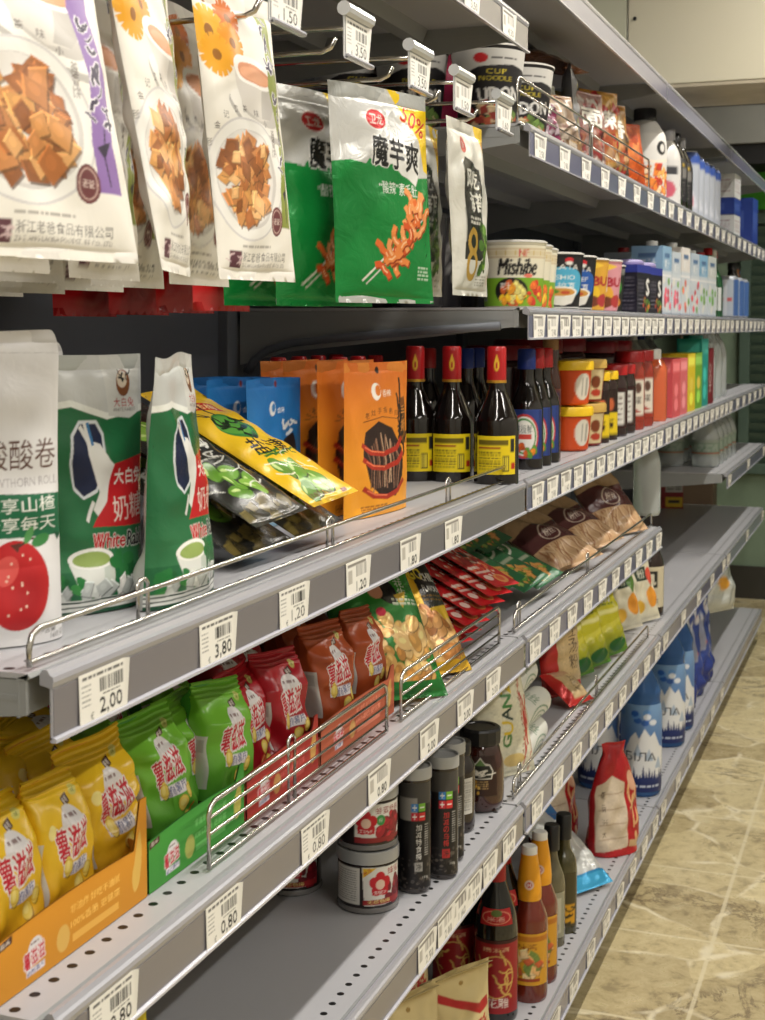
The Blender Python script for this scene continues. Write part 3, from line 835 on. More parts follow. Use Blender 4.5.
def art_konjac(nx, ny):
    a = Art(100, 145, nx, ny, (206, 206, 202))
    g = (18, 132, 58)
    top = [(0, 92), (14, 93), (28, 91), (32, 95), (44, 90), (54, 93), (64, 86), (72, 84), (80, 80), (84, 86), (100, 88)]
    a.poly([(0, 0)] + top + [(100, 0)], g)
    a.poly([(34, 98), (38, 112), (52, 108), (58, 114), (70, 107), (88, 106), (86, 92), (80, 80), (72, 84), (64, 86), (54, 93), (44, 90)], (236, 236, 232))
    a.ell(42, 122, 11.5, 7.5, (238, 236, 230)); a.ell(42, 122, 10.4, 6.6, (196, 34, 38)); a.text('卫龙', 42, 122, 7, (244, 236, 226), ww=14, bold=.01)
    a.text('魔芋爽', 60, 100, 21, (22, 24, 22), ww=50, bold=.03, out=(240, 240, 236), ow=.05, rot=-.06)
    a.text('“酸辣”素毛肚', 60, 76.5, 8.5, (240, 242, 236), ww=42, bold=.012)
    a.poly([(58, 145), (100, 145), (100, 90), (92, 92), (86, 112), (72, 130)], (240, 204, 30))
    a.text('加量', 80, 138, 8, (196, 44, 34), ww=17, rot=-.35, bold=.015); a.text('50%', 83, 125, 13, (200, 40, 30), ww=25, rot=-.5, bold=.03, out=(250, 226, 90), ow=.03)
    a.line([(24, 14), (64, 44)], 1.5, (226, 226, 214)); a.line([(28, 12), (62, 38)], 1.2, (210, 210, 200)); a.line([(78, 52), (92, 63)], 1.3, (220, 220, 210))
    r = random.Random(4)
    for k in range(26):
        t = r.random(); x, y = 50 + 34 * t + r.uniform(-9, 9), 18 + 44 * t + r.uniform(-6, 8); an = r.uniform(.2, 2.4); pts = []
        for q in range(6): pts.append((x, y)); x += 3.4 * math.cos(an); y += 3.4 * math.sin(an); an += r.choice((.55, -.5))
        c = r.choice(((228, 112, 50), (236, 140, 72), (214, 88, 38), (242, 160, 96)))
        a.line([(p[0] + .8, p[1] - 1) for p in pts], 4.6, (150, 60, 24)); a.line(pts, 4.2, c); a.line(pts[1:4], 1.1, (250, 200, 150))
    a.lines(80, 94, 16, 26, 4, (200, 224, 200), 1.5, 8)
    return a

def art_seaweed(nx, ny):
    a = Art(100, 150, nx, ny, (222, 221, 212))
    a.poly([(22, 112), (30, 118), (70, 110), (76, 40), (60, 30), (20, 30)], (40, 42, 38))
    a.text('风吃', 46, 100, 16, (236, 236, 226), ww=36, bold=.03); a.text('海苔', 50, 80, 16, (236, 236, 226), ww=36, bold=.03)
    a.lines(28, 70, 60, 68, 2, (220, 218, 206), 2.4, 4)
    for y in (46, 26): a.ring(38, y, 11, 9 if y > 30 else 11, (188, 152, 66), 6)
    r = random.Random(3)
    for k in range(12): a.ell(66 + r.uniform(-6, 9), 22 + k * 3.6, 6, 5, r.choice(((96, 140, 50), (120, 160, 60), (70, 110, 40))), 1, r.uniform(0, 3)); a.ell(66 + r.uniform(-6, 9), 22 + k * 3.6, 2, 2, (60, 84, 36))
    a.ell(30, 128, 8, 7, (190, 60, 54)); a.text('卫龙', 30, 128, 5, (240, 226, 220), ww=9)
    a.poly([(72, 150), (100, 150), (100, 96), (90, 104), (84, 126)], (236, 198, 36)); a.text('50%', 90, 128, 9, (190, 60, 30), ww=18, rot=-.9, bold=.03)
    a.lines(56, 80, 8, 18, 4, (140, 140, 130), 1.6, 9)
    return a

def tilted(o, y, zt, x, tilt, rz=90, roll=0.0):
    """hangs from a hook: origin at the top edge, foot swung towards the aisle by tilt"""
    o.location = (x, y, zt); o.rotation_euler = (-R(tilt), R(roll), R(rz)); return o

ROD = 1.637
hook_proto = None
def hook(y, label, x0=.028, ztop=.0):
    o = root('display_hook', (0, y, ROD + ztop)); tag(o, label, 'hook', 'double arm display hooks')
    mb = MB(); mb.tube([(BACK + .007, 0, -.004), (-.03, 0, -.004), (-.020, 0, .0), (-.014, 0, .010)], .003, 8); mb.build('product_arm', CHROME, o, smooth=True)
    mb = MB(); mb.tube([(BACK + .007, 0, .026), (-.02, 0, .020), (x0 - .004, 0, .018)], .0026, 8); mb.build('tag_arm', CHROME, o, smooth=True)
    return o
CLEAR = mat('clear_tag_plastic', (206, 208, 210), .18, spec=.7, coat=.5)
def hook_tag(y, price, label, x0=.028, near=True):
    o = root('price_tag', (x0, y, ROD + .018)); tag(o, label, 'price tag', 'price tags hanging at the hook ends')
    mb = MB(); mb.tube([(0, -.036, 0.004), (0, .036, .004)], .0075, 10); mb.box((-.0012, -.035, -.044), (.0002, .035, -.002)); mb.build('hanging_sleeve', CLEAR, o, smooth=False)
    mb = MB(); mb.tube([(.004, -.036, -.044), (.004, .036, -.044)], .0024, 6); mb.box((.0, -.036, -.0462), (.0045, .036, -.0442)); mb.build('holder_lip', LIP, o)
    c = tag_mesh(tag_art(price, 'x', 46 if near else 30, 44 if near else 30, 5), .064, .038); c.name = 'price_card'; c.parent = o; c.location = (.0004, -.032, -.0425)
    return o
hook_tag(1.205, '1,50', 'price tag reading 1,50 hanging above the white tea snack packs')
hook_tag(1.385, '3,50', 'hanging price tag reading 3,50 in front of a bare hook')
hook_tag(1.583, '3,50', 'hanging price tag reading 3,50 above the green pack with yellow corner')
hook_tag(1.755, '1,50', 'small hanging price tag above the white seaweed pack', near=False)
hook_tag(1.95, '1,60', 'hanging price tag furthest along, beside the upper shelf bracket', near=False)

# white tea snack packs: seven deep on three hooks
def tea_row(px, band, bname, seed, tilt, rz, which, w, h=.278, twist=0.0, zt=0.0):
    src = None
    xt = -.045; xb = xt + h * math.sin(R(tilt)); y = solve_y(px, xb, ROD + .02 - h)
    for k in range(7):
        if k == 0:
            o = pouch('snack_pack', art_tea(130, 280, band, seed), w, h, .03, 'hang', (226, 222, 214), seed, P_SATIN(), .0035, .03, origin='top', twist=twist)
            lab = 'front white snack pack with %s band and printed crisps, %s' % (bname, which)
        else:
            if k == 1: o = src = pouch('snack_pack', art_tea(60, 110, band, seed), w, h, .03, 'hang', (226, 222, 214), seed + 20, P_SATIN(), .0035, .03, origin='top')
            else: o = src.copy(); COL.objects.link(o)
            lab = 'white snack pack, %s behind the front one, %s' % (('first', 'second', 'third', 'fourth', 'fifth', 'sixth')[k - 1], which)
        tag(o, lab, 'snack pack', 'white tea snack packs on hooks')
        tilted(o, y + (0, .022, -.012, .016, -.008, .01, .02)[k] + (.0 if k == 0 else .006), ROD + .02 + zt - .002 * k, xt - .058 * k - (.012 if k else 0), tilt if k == 0 else tilt * (.75 - k * .1), rz if k == 0 else 88 + (2 if k % 2 else -2))
    return y
t1 = tea_row(64, (142, 110, 172), 'purple', 1, 11, 80, 'leftmost hook', .178)
t2 = tea_row(174, (142, 152, 72), 'olive', 2, 7.5, 100, 'middle of three hooks', .118, twist=-.25)
t3 = tea_row(262, (142, 152, 72), 'olive', 3, 6.5, 80, 'hook under the 1,50 tag', .126)
hooks = [(t1, 'hook with white tea snack packs nearest the left edge'), (t2, 'second hook from the left holding white packs'), (t3, 'hook under the tag reading 1,50 holding white packs'), (1.43, 'hook under the nearer tag reading 3,50, mostly bare'), (1.61, 'hook holding the green and silver packs'), (1.79, 'bare hook between the green packs and seaweed packs'), (1.965, 'hook holding the white seaweed packs')]
for y, l in hooks: hook(y, l)
# red packs hung deeper
ra = Art(100, 140, 24, 36, (190, 30, 34)); ra.ell(50, 80, 30, 22, (220, 180, 150)); ra.rect(0, 0, 100, 12, (200, 60, 60))
for k, (px, x, l) in enumerate(((222, -.205, 'red pack hanging beside the white packs, brightest one'), (186, -.27, 'red pack hanging behind the brightest red one'), (140, -.34, 'red pack hanging behind the white packs of the middle hook'), (86, -.40, 'red pack hanging deepest, near the left edge'))):
    o = pouch('snack_pack', ra, .14, .30, .03, 'hang', (180, 26, 30), 40 + k, P_GLOSS(), .003, .03, origin='top'); tag(o, l, 'snack pack', 'red packs hung deep on hooks'); tilted(o, solve_y(px, x, 1.36), 1.655 - .002 * k, x - .015, 3, 88)
# green and silver packs
ka = art_konjac(130, 250)
o = pouch('snack_pack', ka, .172, .262, .03, 'hang', (180, 182, 178), 11, P_FOIL(), .0035, .03, origin='top'); tag(o, 'front green and silver snack pack with yellow 50% corner', 'snack pack', 'green and silver packs on a hook')
tilted(o, 1.635, ROD - .010, -.042, 3, 66)
kb = pouch('snack_pack', art_konjac(70, 110), .172, .262, .03, 'hang', (180, 182, 178), 12, P_FOIL(), .004, .03, origin='top')
for k, l in enumerate(('green and silver pack half hidden behind the front green one', 'green pack hanging third on the hook, edge showing')):
    o = kb if k == 0 else kb.copy()
    if k: COL.objects.link(o)
    tag(o, l, 'snack pack', 'green and silver packs on a hook'); tilted(o, 1.60 - .012 * k, ROD - .014, -.112 - .062 * k, 4, 70)
# white seaweed packs
sa = art_seaweed(70, 200)
o = pouch('snack_pack', sa, .155, .25, .03, 'hang', (214, 213, 205), 14, P_FOIL(), .004, .03, origin='top'); tag(o, 'front white seaweed snack pack with black panel and gold rings', 'snack pack', 'white seaweed packs on a hook'); tilted(o, 1.985, ROD - .006, -.04, 2.5, 88)
sb = pouch('snack_pack', art_seaweed(40, 90), .155, .25, .03, 'hang', (214, 213, 205), 15, P_FOIL(), .004, .03, origin='top')
for k, l in enumerate(('white seaweed pack directly behind the front seaweed pack', 'white seaweed pack deepest on its hook')):
    o = sb if k == 0 else sb.copy()
    if k: COL.objects.link(o)
    tag(o, l, 'snack pack', 'white seaweed packs on a hook'); tilted(o, 1.955 - .01 * k, ROD - .006, -.10 - .06 * k, 2, 88)
# ------------------------------------------------------------------ middle shelf, near bay: bags and pouches
def bag(name, art, x0, x1, yt, z, rz, label, cat, group=None, yb=None, x=None, t=.03, style='stand', tilt=0.0, roll=0.0, h=None, **k):
    """a pouch standing on the shelf at height z, turned rz degrees"""
    xc = (x0 + x1) / 2
    p = on_z(xc, yb, z) if yb is not None else np.array([x, solve_y(xc, x, z), z])
    w = face_width(p, R(rz), x0, x1)
    if h is None: h = on_y(xc, yt, p[1])[2] - z
    o = pouch(name, art, w, h, t, style, **k); tag(o, label, cat, group)
    put(o, p[0], p[1], z + .0012, R(rz), R(tilt), R(roll))
    o['w'] = round(float(w), 3); o['h'] = round(float(h), 3)
    return o
def again(src, dx, dy, dz, label, rz=None, tilt=None, roll=None):
    o = copy_tree(src); o.location = Vector(src.location) + Vector((dx, dy, dz)); o['label'] = label
    e = list(src.rotation_euler)
    if tilt is not None: e[0] = -R(tilt)
    if roll is not None: e[1] = R(roll)
    if rz is not None: e[2] = R(rz)
    o.rotation_euler = e
    return o

def art_hawthorn(nx, ny):
    a = Art(100, 195, nx, ny, (226, 225, 226))
    a.text('酸酸卷', 66, 118, 19, (92, 58, 46), ww=60, bold=.008); a.text('HAWTHORN ROLL', 66, 101, 5.5, (176, 172, 176), ww=62)
    a.poly([(20, 96), (100, 92), (100, 66), (20, 68)], (30, 104, 70)); a.poly([(92, 68), (100, 66), (96, 62)], (20, 78, 54))
    a.text('乐享山楂', 63, 87, 9.5, (238, 238, 232), ww=62); a.text('分享每天', 63, 75, 9.5, (238, 238, 232), ww=62)
    # hawthorn fruit on a stem
    for cx, cy, r in ((58, 38, 27), (20, 22, 22)):
        a.ell(cx, cy, r, r * 1.02, (186, 34, 38)); a.ell(cx - r * .3, cy + r * .35, r * .4, r * .3, (220, 90, 84), .8, .6); a.ell(cx + r * .35, cy - r * .3, r * .5, r * .45, (150, 22, 30), .5, .3, .5)
        for k in range(12): t = k * 2.4; a.ell(cx + r * .75 * math.cos(t) * ((k % 4) / 4 + .2), cy + r * .75 * math.sin(t) * ((k % 4) / 4 + .2), .9, .9, (236, 200, 180))
        a.poly([(cx - 4, cy + r - 2), (cx + 5, cy + r - 1), (cx + 2, cy + r - 7)], (90, 40, 30))
    a.line([(62, 62), (72, 66), (84, 62)], 1.6, (80, 50, 40)); a.ell(80, 64, 8, 3.6, (60, 130, 70), 1, .25); a.ell(70, 68, 6, 3, (84, 150, 86), 1, .9)
    a.text('净含量', 82, 8, 4, (70, 66, 66), ww=16); a.text('160克', 92, 3.8, 5, (50, 46, 46), ww=14)
    a.line([(0, 183), (100, 180)], .5, (200, 199, 200)); a.line([(10, 190), (20, 192)], .5, (206, 205, 206))
    return a

def art_whiterabbit(nx, ny):
    a = Art(100, 150, nx, ny, (196, 198, 196))
    g, gd = (34, 102, 62), (24, 80, 52)
    a.poly([(0, 0), (0, 121), (30, 124), (62, 116), (100, 120), (100, 0)], (232, 234, 228)); a.poly([(0, 0), (0, 117), (30, 120), (62, 112), (100, 116), (100, 0)], g)
    a.grad(26, 60, (52, 120, 76), g)
    a.poly([(60, 150), (97, 150), (95, 116), (84, 112), (64, 114)], (206, 207, 203)); a.ell(80, 133, 7, 8, (120, 74, 44)); a.ell(79, 135, 5, 5, (214, 200, 180)); a.scribble(80, 134, 8, 10, (30, 30, 30), 5, 2, 1.1)
    a.text('大白兔', 80, 121.5, 5.5, (170, 50, 48), ww=20); a.text('WHITE RABBIT', 80, 117.2, 2.2, (90, 80, 80), ww=22)
    # navy shield with a white leaping form beside a red sign
    a.poly([(26, 88), (28, 104), (36, 112), (52, 112), (58, 104), (58, 84), (50, 70), (38, 66), (30, 72)], (214, 220, 224)); a.poly([(28, 88), (30, 103), (37, 110), (51, 110), (56, 103), (56, 84), (49, 72), (38, 68), (31, 74)], (24, 34, 66))
    a.poly([(40, 110), (44, 112), (46, 100), (54, 98), (62, 88), (74, 80), (66, 74), (58, 62), (50, 56), (46, 60), (52, 70), (48, 80), (42, 92)], (226, 226, 222))
    a.line([(46, 64), (40, 54)], 3, (222, 222, 218)); a.line([(44, 98), (37, 108)], 3.4, (224, 224, 220)); a.line([(47, 98), (44, 110)], 2.6, (60, 120, 170))
    a.poly([(66, 86), (100, 90), (100, 48), (44, 50), (58, 64)], (190, 34, 40)); a.text('大白兔', 82, 78, 9, (238, 232, 226), ww=30, bold=.02); a.text('奶糖', 80, 60, 15, (228, 214, 206), ww=34, rot=.05, bold=.005)
    a.text('White', 60, 41, 9, (190, 36, 40), ww=30, bold=.05, out=(236, 236, 230), ow=.05); a.text('Rabbit', 90, 41, 9, (36, 36, 40), ww=26, bold=.05, out=(236, 236, 230), ow=.05)
    a.text('W', 49, 41, 9.5, (200, 30, 36), ww=10, bold=.06, out=(240, 240, 236), ow=.05)
    # cup, leaves and wrapped sweets
    a.poly([(22, 30), (62, 33), (56, 14), (48, 8), (36, 8), (28, 14)], (224, 226, 220)); a.poly([(52, 32), (62, 33), (56, 14), (48, 8), (46, 10)], (196, 204, 194)); a.ell(42, 32, 20.5, 6, (240, 240, 234)); a.ell(42, 31.5, 16.5, 4.4, (150, 172, 96))
    r = random.Random(5)
    for k in range(12): a.ell(r.uniform(5, 40), r.uniform(2, 20), 6, 3, r.choice(((40, 120, 60), (30, 96, 50), (60, 140, 70))), 1, r.uniform(0, 3))
    for k in range(10): a.ell(r.uniform(62, 82), r.uniform(12, 34), 6, 3.4, r.choice(((30, 96, 50), (44, 118, 62))), 1, r.uniform(0, 3))
    a.heap(54, 10, 40, 8, 18, [(206, 210, 206), (186, 192, 190), (226, 226, 222)], 7, 7)
    a.rect(0, 0, 100, 9, (222, 224, 220)); a.line([(0, 7.4), (100, 9)], 1, (40, 60, 50)); a.line([(0, 4.6), (100, 6.2)], .8, (40, 60, 50)); a.rect(0, 0, 100, 2.6, (26, 74, 50))
    return a

zc = Z['C']
o = bag('candy_bag', art_hawthorn(100, 330), -62, 64, 332, zc, 50, 'tall white hawthorn roll bag with red fruit at the left edge', 'candy bag', x=-.07, yb=643, t=.055, style='shoulder', back=(210, 209, 210), seed=21, material=P_SATIN(), wrinkle=.003)
h1 = bag('candy_bag', art_hawthorn(50, 120), -40, 69, 344, zc, 56, 'white hawthorn bag whose edge shows just behind the front one', 'candy bag', x=-.125, t=.04, back=(210, 209, 210), seed=22, material=P_SATIN(), style='shoulder')
wa = art_whiterabbit(130, 290)
w1 = bag('candy_bag', wa, 62, 168, 357, zc, 66, 'green and silver milk candy bag, wider of the pair in view', 'candy bag', 'green milk candy bags', yb=608, t=.05, back=(180, 184, 180), seed=24, material=P_GLOSS(), wrinkle=.004, pinch=.03)
w2 = bag('candy_bag', wa, 149, 203, 357, zc, 97, 'green and silver milk candy bag turned towards the aisle beside its wire', 'candy bag', 'green milk candy bags', yb=602, t=.05, back=(196, 198, 194), seed=25, material=P_GLOSS(), wrinkle=.005, pinch=.04, twist=.2)
w1.location.x -= .016; w1.location.y -= .014; w2.location.x -= .006; w2.location.y += .012

def art_orange(nx, ny):
    a = Art(100, 150, nx, ny, (224, 130, 40)); a.grad(0, 150, (240, 164, 40), (206, 104, 34))
    a.ell(50, 142, 2.6, 3.6, (20, 14, 10))
    a.ell(45, 121, 6.5, 8.5, (240, 234, 224)); a.ell(47.5, 122, 3.6, 5.4, (216, 120, 40)); a.text('口水娃', 61, 119, 7, (240, 232, 220), ww=17) if False else a.text('香辣', 61, 119, 7, (240, 232, 220), ww=15)
    for k, ch in enumerate('老灶手撕素肉'): a.text(ch, 30 + 9 * k, 98 + 4.5 * math.sin(k * .6), 6, (70, 34, 20))
    a.line([(24, 92), (52, 96), (80, 92)], .8, (90, 44, 20))
    a.scribble(86, 88, 13, 42, (26, 18, 16), 15, 4, 3.4); a.poly([(82, 112), (94, 114), (96, 66), (84, 68)], (30, 20, 16), .75); a.text('手撕', 89, 92, 28, (226, 150, 70), ww=9, vertical=True)
    a.poly([(22, 60), (28, 82), (46, 92), (68, 84), (84, 62), (82, 34), (70, 16), (46, 18), (30, 30)], (44, 28, 24))
    r = random.Random(9)
    for k in range(13): x = 30 + 3.6 * k; a.line([(x, 24 + r.uniform(0, 8)), (x + 3 + r.uniform(-2, 3), 52), (x + r.uniform(-3, 3), 80 - abs(k - 6) * 2.4)], 1.5, r.choice(((150, 110, 86), (184, 150, 120), (110, 74, 56))))
    for y in (64, 50, 22): a.line([(22, y + 6), (34, y - 2), (54, y - 5), (74, y - 1), (84, y + 8)], 5, (170, 44, 26)); a.line([(26, y + 4), (36, y - 1), (54, y - 3.4)], 1.2, (230, 120, 80))
    a.lines(20, 54, 4, 11, 3, (120, 60, 24), 1.4, 5)
    return a
def art_blue(nx, ny):
    a = Art(100, 150, nx, ny, (40, 120, 190)); a.grad(0, 150, (150, 190, 214), (26, 104, 178)); a.grad(70, 150, (40, 126, 196), (30, 108, 180))
    a.ell(50, 143, 2.4, 3.2, (120, 40, 40)); a.ell(42, 118, 6, 7.5, (232, 236, 240)); a.ell(44, 119, 3.2, 4.4, (50, 128, 196)); a.text('香辣', 57, 116, 6, (226, 232, 240), ww=13)
    a.scribble(70, 96, 18, 20, (236, 240, 244), 8, 3, 3)
    a.poly([(40, 18), (44, 60), (60, 86), (80, 92), (92, 60), (96, 10), (60, 4)], (42, 34, 34))
    r = random.Random(2)
    for k in range(14): x = 46 + 3.4 * k; a.line([(x, 12), (x + r.uniform(-3, 3), 46), (x + r.uniform(-3, 3), 78 - abs(k - 7) * 2)], 1.6, r.choice(((120, 96, 84), (76, 58, 50), (150, 122, 106))))
    a.ell(34, 22, 11, 8, (190, 70, 40)); a.lines(10, 40, 4, 9, 2, (220, 230, 236), 1.5, 3)
    return a
oa = art_orange(90, 190)
o1 = bag('snack_pouch', oa, 345, 408, 362, zc, 82, 'front orange snack pouch, brightest of its row beside the sauce bottles', 'snack pouch', 'orange pouches in a row', yb=514, t=.026, style='stand', back=(214, 130, 50), seed=31, material=P_SATIN(), wrinkle=.003, pinch=.03)
ob = pouch('snack_pouch', art_orange(44, 90), o1['w'], o1['h'], .024, 'stand', (190, 110, 44), 32, P_SATIN(), .003, .03)
for k, (dx, l) in enumerate(((-.041, 'second orange snack pouch in the row, behind the front one'), (-.080, 'third orange snack pouch in the row'), (-.110, 'orange snack pouch at the rear, next to the blue pouches'))):
    o = ob if k == 0 else copy_tree(ob)
    tag(o, l, 'snack pouch', 'orange pouches in a row'); put(o, o1.location.x + dx, o1.location.y + .004 * (k % 2), zc + .0012, R((86, 83, 87)[k]), R(1.5 * k))
# two blue pouches deeper still
ba = art_blue(60, 130)
b1 = bag('snack_pouch', ba, 250, 304, 366, zc, 88, 'blue snack pouch nearest the orange row, pale printed edge showing', 'snack pouch', 'blue pouches in a row', x=-.155, t=.024, back=(30, 96, 160), seed=36, material=P_SATIN(), wrinkle=.003, pinch=.03, h=.178)
b1.location.y -= .006
b2 = again(b1, -.045, -.004, 0, 'middle blue snack pouch in the shaded row', 84); b3 = again(b1, -.085, -.006, 0, 'deepest blue snack pouch, behind the black plum bags', 86)

def art_plum(nx, ny, yellow=True, seed=1):
    a = Art(100, 190, nx, ny, (226, 184, 36) if yellow else (34, 34, 30))
    ink = (34, 30, 20) if yellow else (222, 222, 214)
    r = random.Random(seed)
    def plums(cx, cy, n, s):
        for k in range(n):
            x, y = cx + r.uniform(-26, 26), cy + r.uniform(-18, 18); a.ell(x + 1, y - 1.5, s, s * .62, (50, 80, 24), 1, k); a.ell(x, y, s, s * .6, r.choice(((104, 152, 52), (128, 172, 70), (90, 136, 44))), 1, k); a.ell(x - s * .3, y + s * .2, s * .4, s * .14, (196, 216, 140), .9, k)
    if yellow:
        a.ell(48, 112, 26, 22, (54, 124, 56)); a.ell(46, 114, 22, 17, (86, 150, 60)); a.scribble(48, 112, 34, 30, (20, 40, 20), 8, 3, 4)
        a.poly([(30, 160), (74, 152), (78, 138), (34, 146)], (190, 48, 36)); a.text('话梅', 54, 149, 9, (244, 226, 150), ww=34, rot=-.18, bold=.02)
        a.scribble(30, 150, 40, 50, ink, 9, 6, 3.6); a.text('盐津', 52, 78, 22, ink, ww=58, rot=-.1, bold=.03); a.scribble(56, 62, 60, 18, (60, 110, 40), 6, 2, 2.4)
        plums(50, 34, 9, 15); a.scribble(60, 46, 50, 30, (240, 236, 210), 7, 8, 1.1); a.lines(14, 60, 8, 14, 3, (90, 70, 20), 2, 3); a.rect(74, 6, 86, 10, (120, 40, 30))
    else:
        plums(44, 150, 4, 13); a.text('青梅', 50, 112, 26, ink, ww=70, rot=.1, bold=.02, out=(90, 96, 80), ow=.03); a.scribble(50, 90, 60, 16, ink, 5, 4, 1.6); plums(56, 56, 6, 14); a.scribble(46, 58, 60, 44, (236, 236, 226), 4, 5, 1.1)
        a.heap(50, 16, 44, 12, 26, [(70, 62, 36), (96, 84, 44), (52, 46, 28)], 8, 3); a.lines(14, 70, 82, 86, 1, (200, 200, 190), 2, 3)
    return a
# plum bags lying back on each other behind the wire
ya = art_plum(110, 210, True)
ka_ = art_plum(90, 170, False)
for (art, hh, x, y, dz, rz, tl, sd, bk, l) in ((ya, .25, -.020, 1.445, .052, 86, 62, 41, (196, 160, 40), 'yellow plum bag lying on top of the leaning pile'), (ka_, .235, -.026, 1.315, .047, 86, 62, 42, (40, 40, 36), 'black plum bag with white lettering just below the yellow one'), (art_plum(40, 80, False, 3), .235, -.030, 1.432, .018, 86, 62, 43, (40, 40, 36), 'black plum bag half covered under the yellow one'), (art_plum(60, 110, False, 4), .235, -.036, 1.300, .016, 86, 62, 44, (40, 40, 36), 'black plum bag lowest in the pile beside the milk candy')):
    o = pouch('plum_bag', art, .112, hh, .020, 'hang', bk, sd, P_GLOSS(), .0026, .02); tag(o, l, 'plum bag', 'plum bags piled by the wire'); put(o, x, y, zc + dz, R(rz), R(tl), R(-3))

# ------------------------------------------------------------------ middle shelf: sauce bottles
SOY = mat('dark_soy_glass', (16, 9, 7), .08, spec=.6, coat=.6)
REDCAP = mat('red_cap_plastic', (172, 26, 30), .3); BLUECAP = mat('blue_cap_plastic', (30, 52, 130), .3); GOLD = mat('gold_band', (206, 160, 60), .3, .6)
def art_sesame(nx=46, ny=34):
    a = Art(100, 70, nx, ny, (232, 206, 28)); a.rect(6, 52, 78, 62, (50, 40, 20), .85); a.rect(6, 46, 60, 49, (150, 40, 30)); a.lines(6, 60, 8, 42, 7, (60, 54, 20), 2.4, 3); a.rect(64, 6, 80, 34, (70, 60, 30)); a.barcode(65, 79, 8, 32, (220, 200, 60)); a.rect(84, 40, 96, 64, (40, 40, 40)); a.rect(86, 10, 98, 22, (180, 40, 30)); return a
SESA = art_sesame()
def sesame(x, y, h, r, label, front=True, group='dark sauce bottles with yellow labels'):
    o = bottle('sauce_bottle', x, y, zc, r, h, [(1, 0), (1, .40), (.97, .47), (.62, .60), (.40, .68), (.36, .72), (.36, .84)], SOY, REDCAP, [(SESA, .075, .355, .95, 'label')] if front else [], label, 'sauce bottle', group, cap=(.745, 1.0, .43))
    if front:
        lathe_obj('gold_band', [(.435 * r, .735 * h), (.445 * r, .735 * h), (.445 * r, .755 * h), (.435 * r, .755 * h)], GOLD, o, 20)
        a = Art(20, 30, 12, 18, (172, 26, 30)); a.ell(10, 14, 5, 7, (226, 180, 50)); a.poly([(5, 16), (15, 16), (10, 26)], (226, 180, 50)); a.ell(10, 13, 2, 3.4, (180, 40, 30)); f = facing(x, y)
        sector('drop_emblem', a, .437 * r, .78 * h, .97 * h, f - .5, f + .5, parent=o)
    return o
for (x0, x1, yt, yb, l) in ((398, 432, 351, 481, 'left one of three red capped bottles with yellow labels'), (432, 471, 349, 482, 'middle one of three red capped bottles with yellow labels'), (474, 518, 346, 485, 'right one of three red capped bottles with yellow labels')):
    X, Y, w, h = stand(x0, x1, yt, zc, yb=yb); sesame(X, Y, .212, .035, l)
for k in range(4):
    for q, xx in enumerate((-.25, -.33, -.36)):
        y = 2.02 + .078 * k + .008 * q
        if q == 0 and k == 3: continue
        if q == 2: continue
        sesame(xx, y - (.06 if q else 0), .196, .030, 'dark bottle with a red cap in the %s row, %s from the left' % (('second', 'third', 'fourth')[q], ('first', 'second', 'third', 'fourth')[k]), front=False, group='dark sauce bottles in the rear rows')
# smaller bottle with a blue cap behind the gap
def art_round(nx=40, ny=60):
    a = Art(100, 100, nx, ny, (40, 62, 128)); a.ell(44, 46, 40, 44, (232, 230, 224)); a.ring(44, 46, 38, 42, (190, 60, 60), 5); a.ring(44, 46, 31, 34, (70, 140, 70), 4); a.text('味极鲜', 44, 60, 18, (40, 60, 60), ww=44, bold=.02); a.rect(22, 40, 64, 50, (200, 70, 60)); a.heap(52, 18, 26, 10, 12, [(226, 130, 40), (200, 90, 40), (90, 140, 50)], 8, 2, 'r'); a.rect(86, 0, 100, 100, (34, 50, 110)); return a
RND = art_round()
for k, (px, cm, l) in enumerate(((526, BLUECAP, 'blue capped dark bottle with a round printed label'), (535, REDCAP, 'first red capped bottle with round label after the blue cap'), (543.5, REDCAP, 'second red capped bottle with round label after the blue cap'))):
    bottle('soy_bottle', -.040, solve_y(px, -.040, zc), zc, .029, .205, [(1, 0), (1, .50), (.9, .56), (.5, .70), (.42, .76), (.42, .86)], SOY, cm, [(RND, .09, .50, 1.1, 'label')], l, 'soy sauce bottle', 'round labelled soy bottles', cap=(.83, 1.0, .54))
for k in range(3):
    o = bottle('soy_bottle', -.150 - .07 * (k > 1), 2.36 + .066 * (k % 2), zc, .028, .205, [(1, 0), (1, .50), (.9, .56), (.5, .70), (.42, .76), (.42, .86)], SOY, (BLUECAP, BLUECAP, REDCAP)[k], [], ('blue capped bottle behind the round labelled ones, left', 'blue capped bottle behind the round labelled ones, right', 'red capped bottle deep behind the round labelled ones')[k], 'soy sauce bottle', 'plain soy bottles behind', cap=(.83, 1.0, .50))
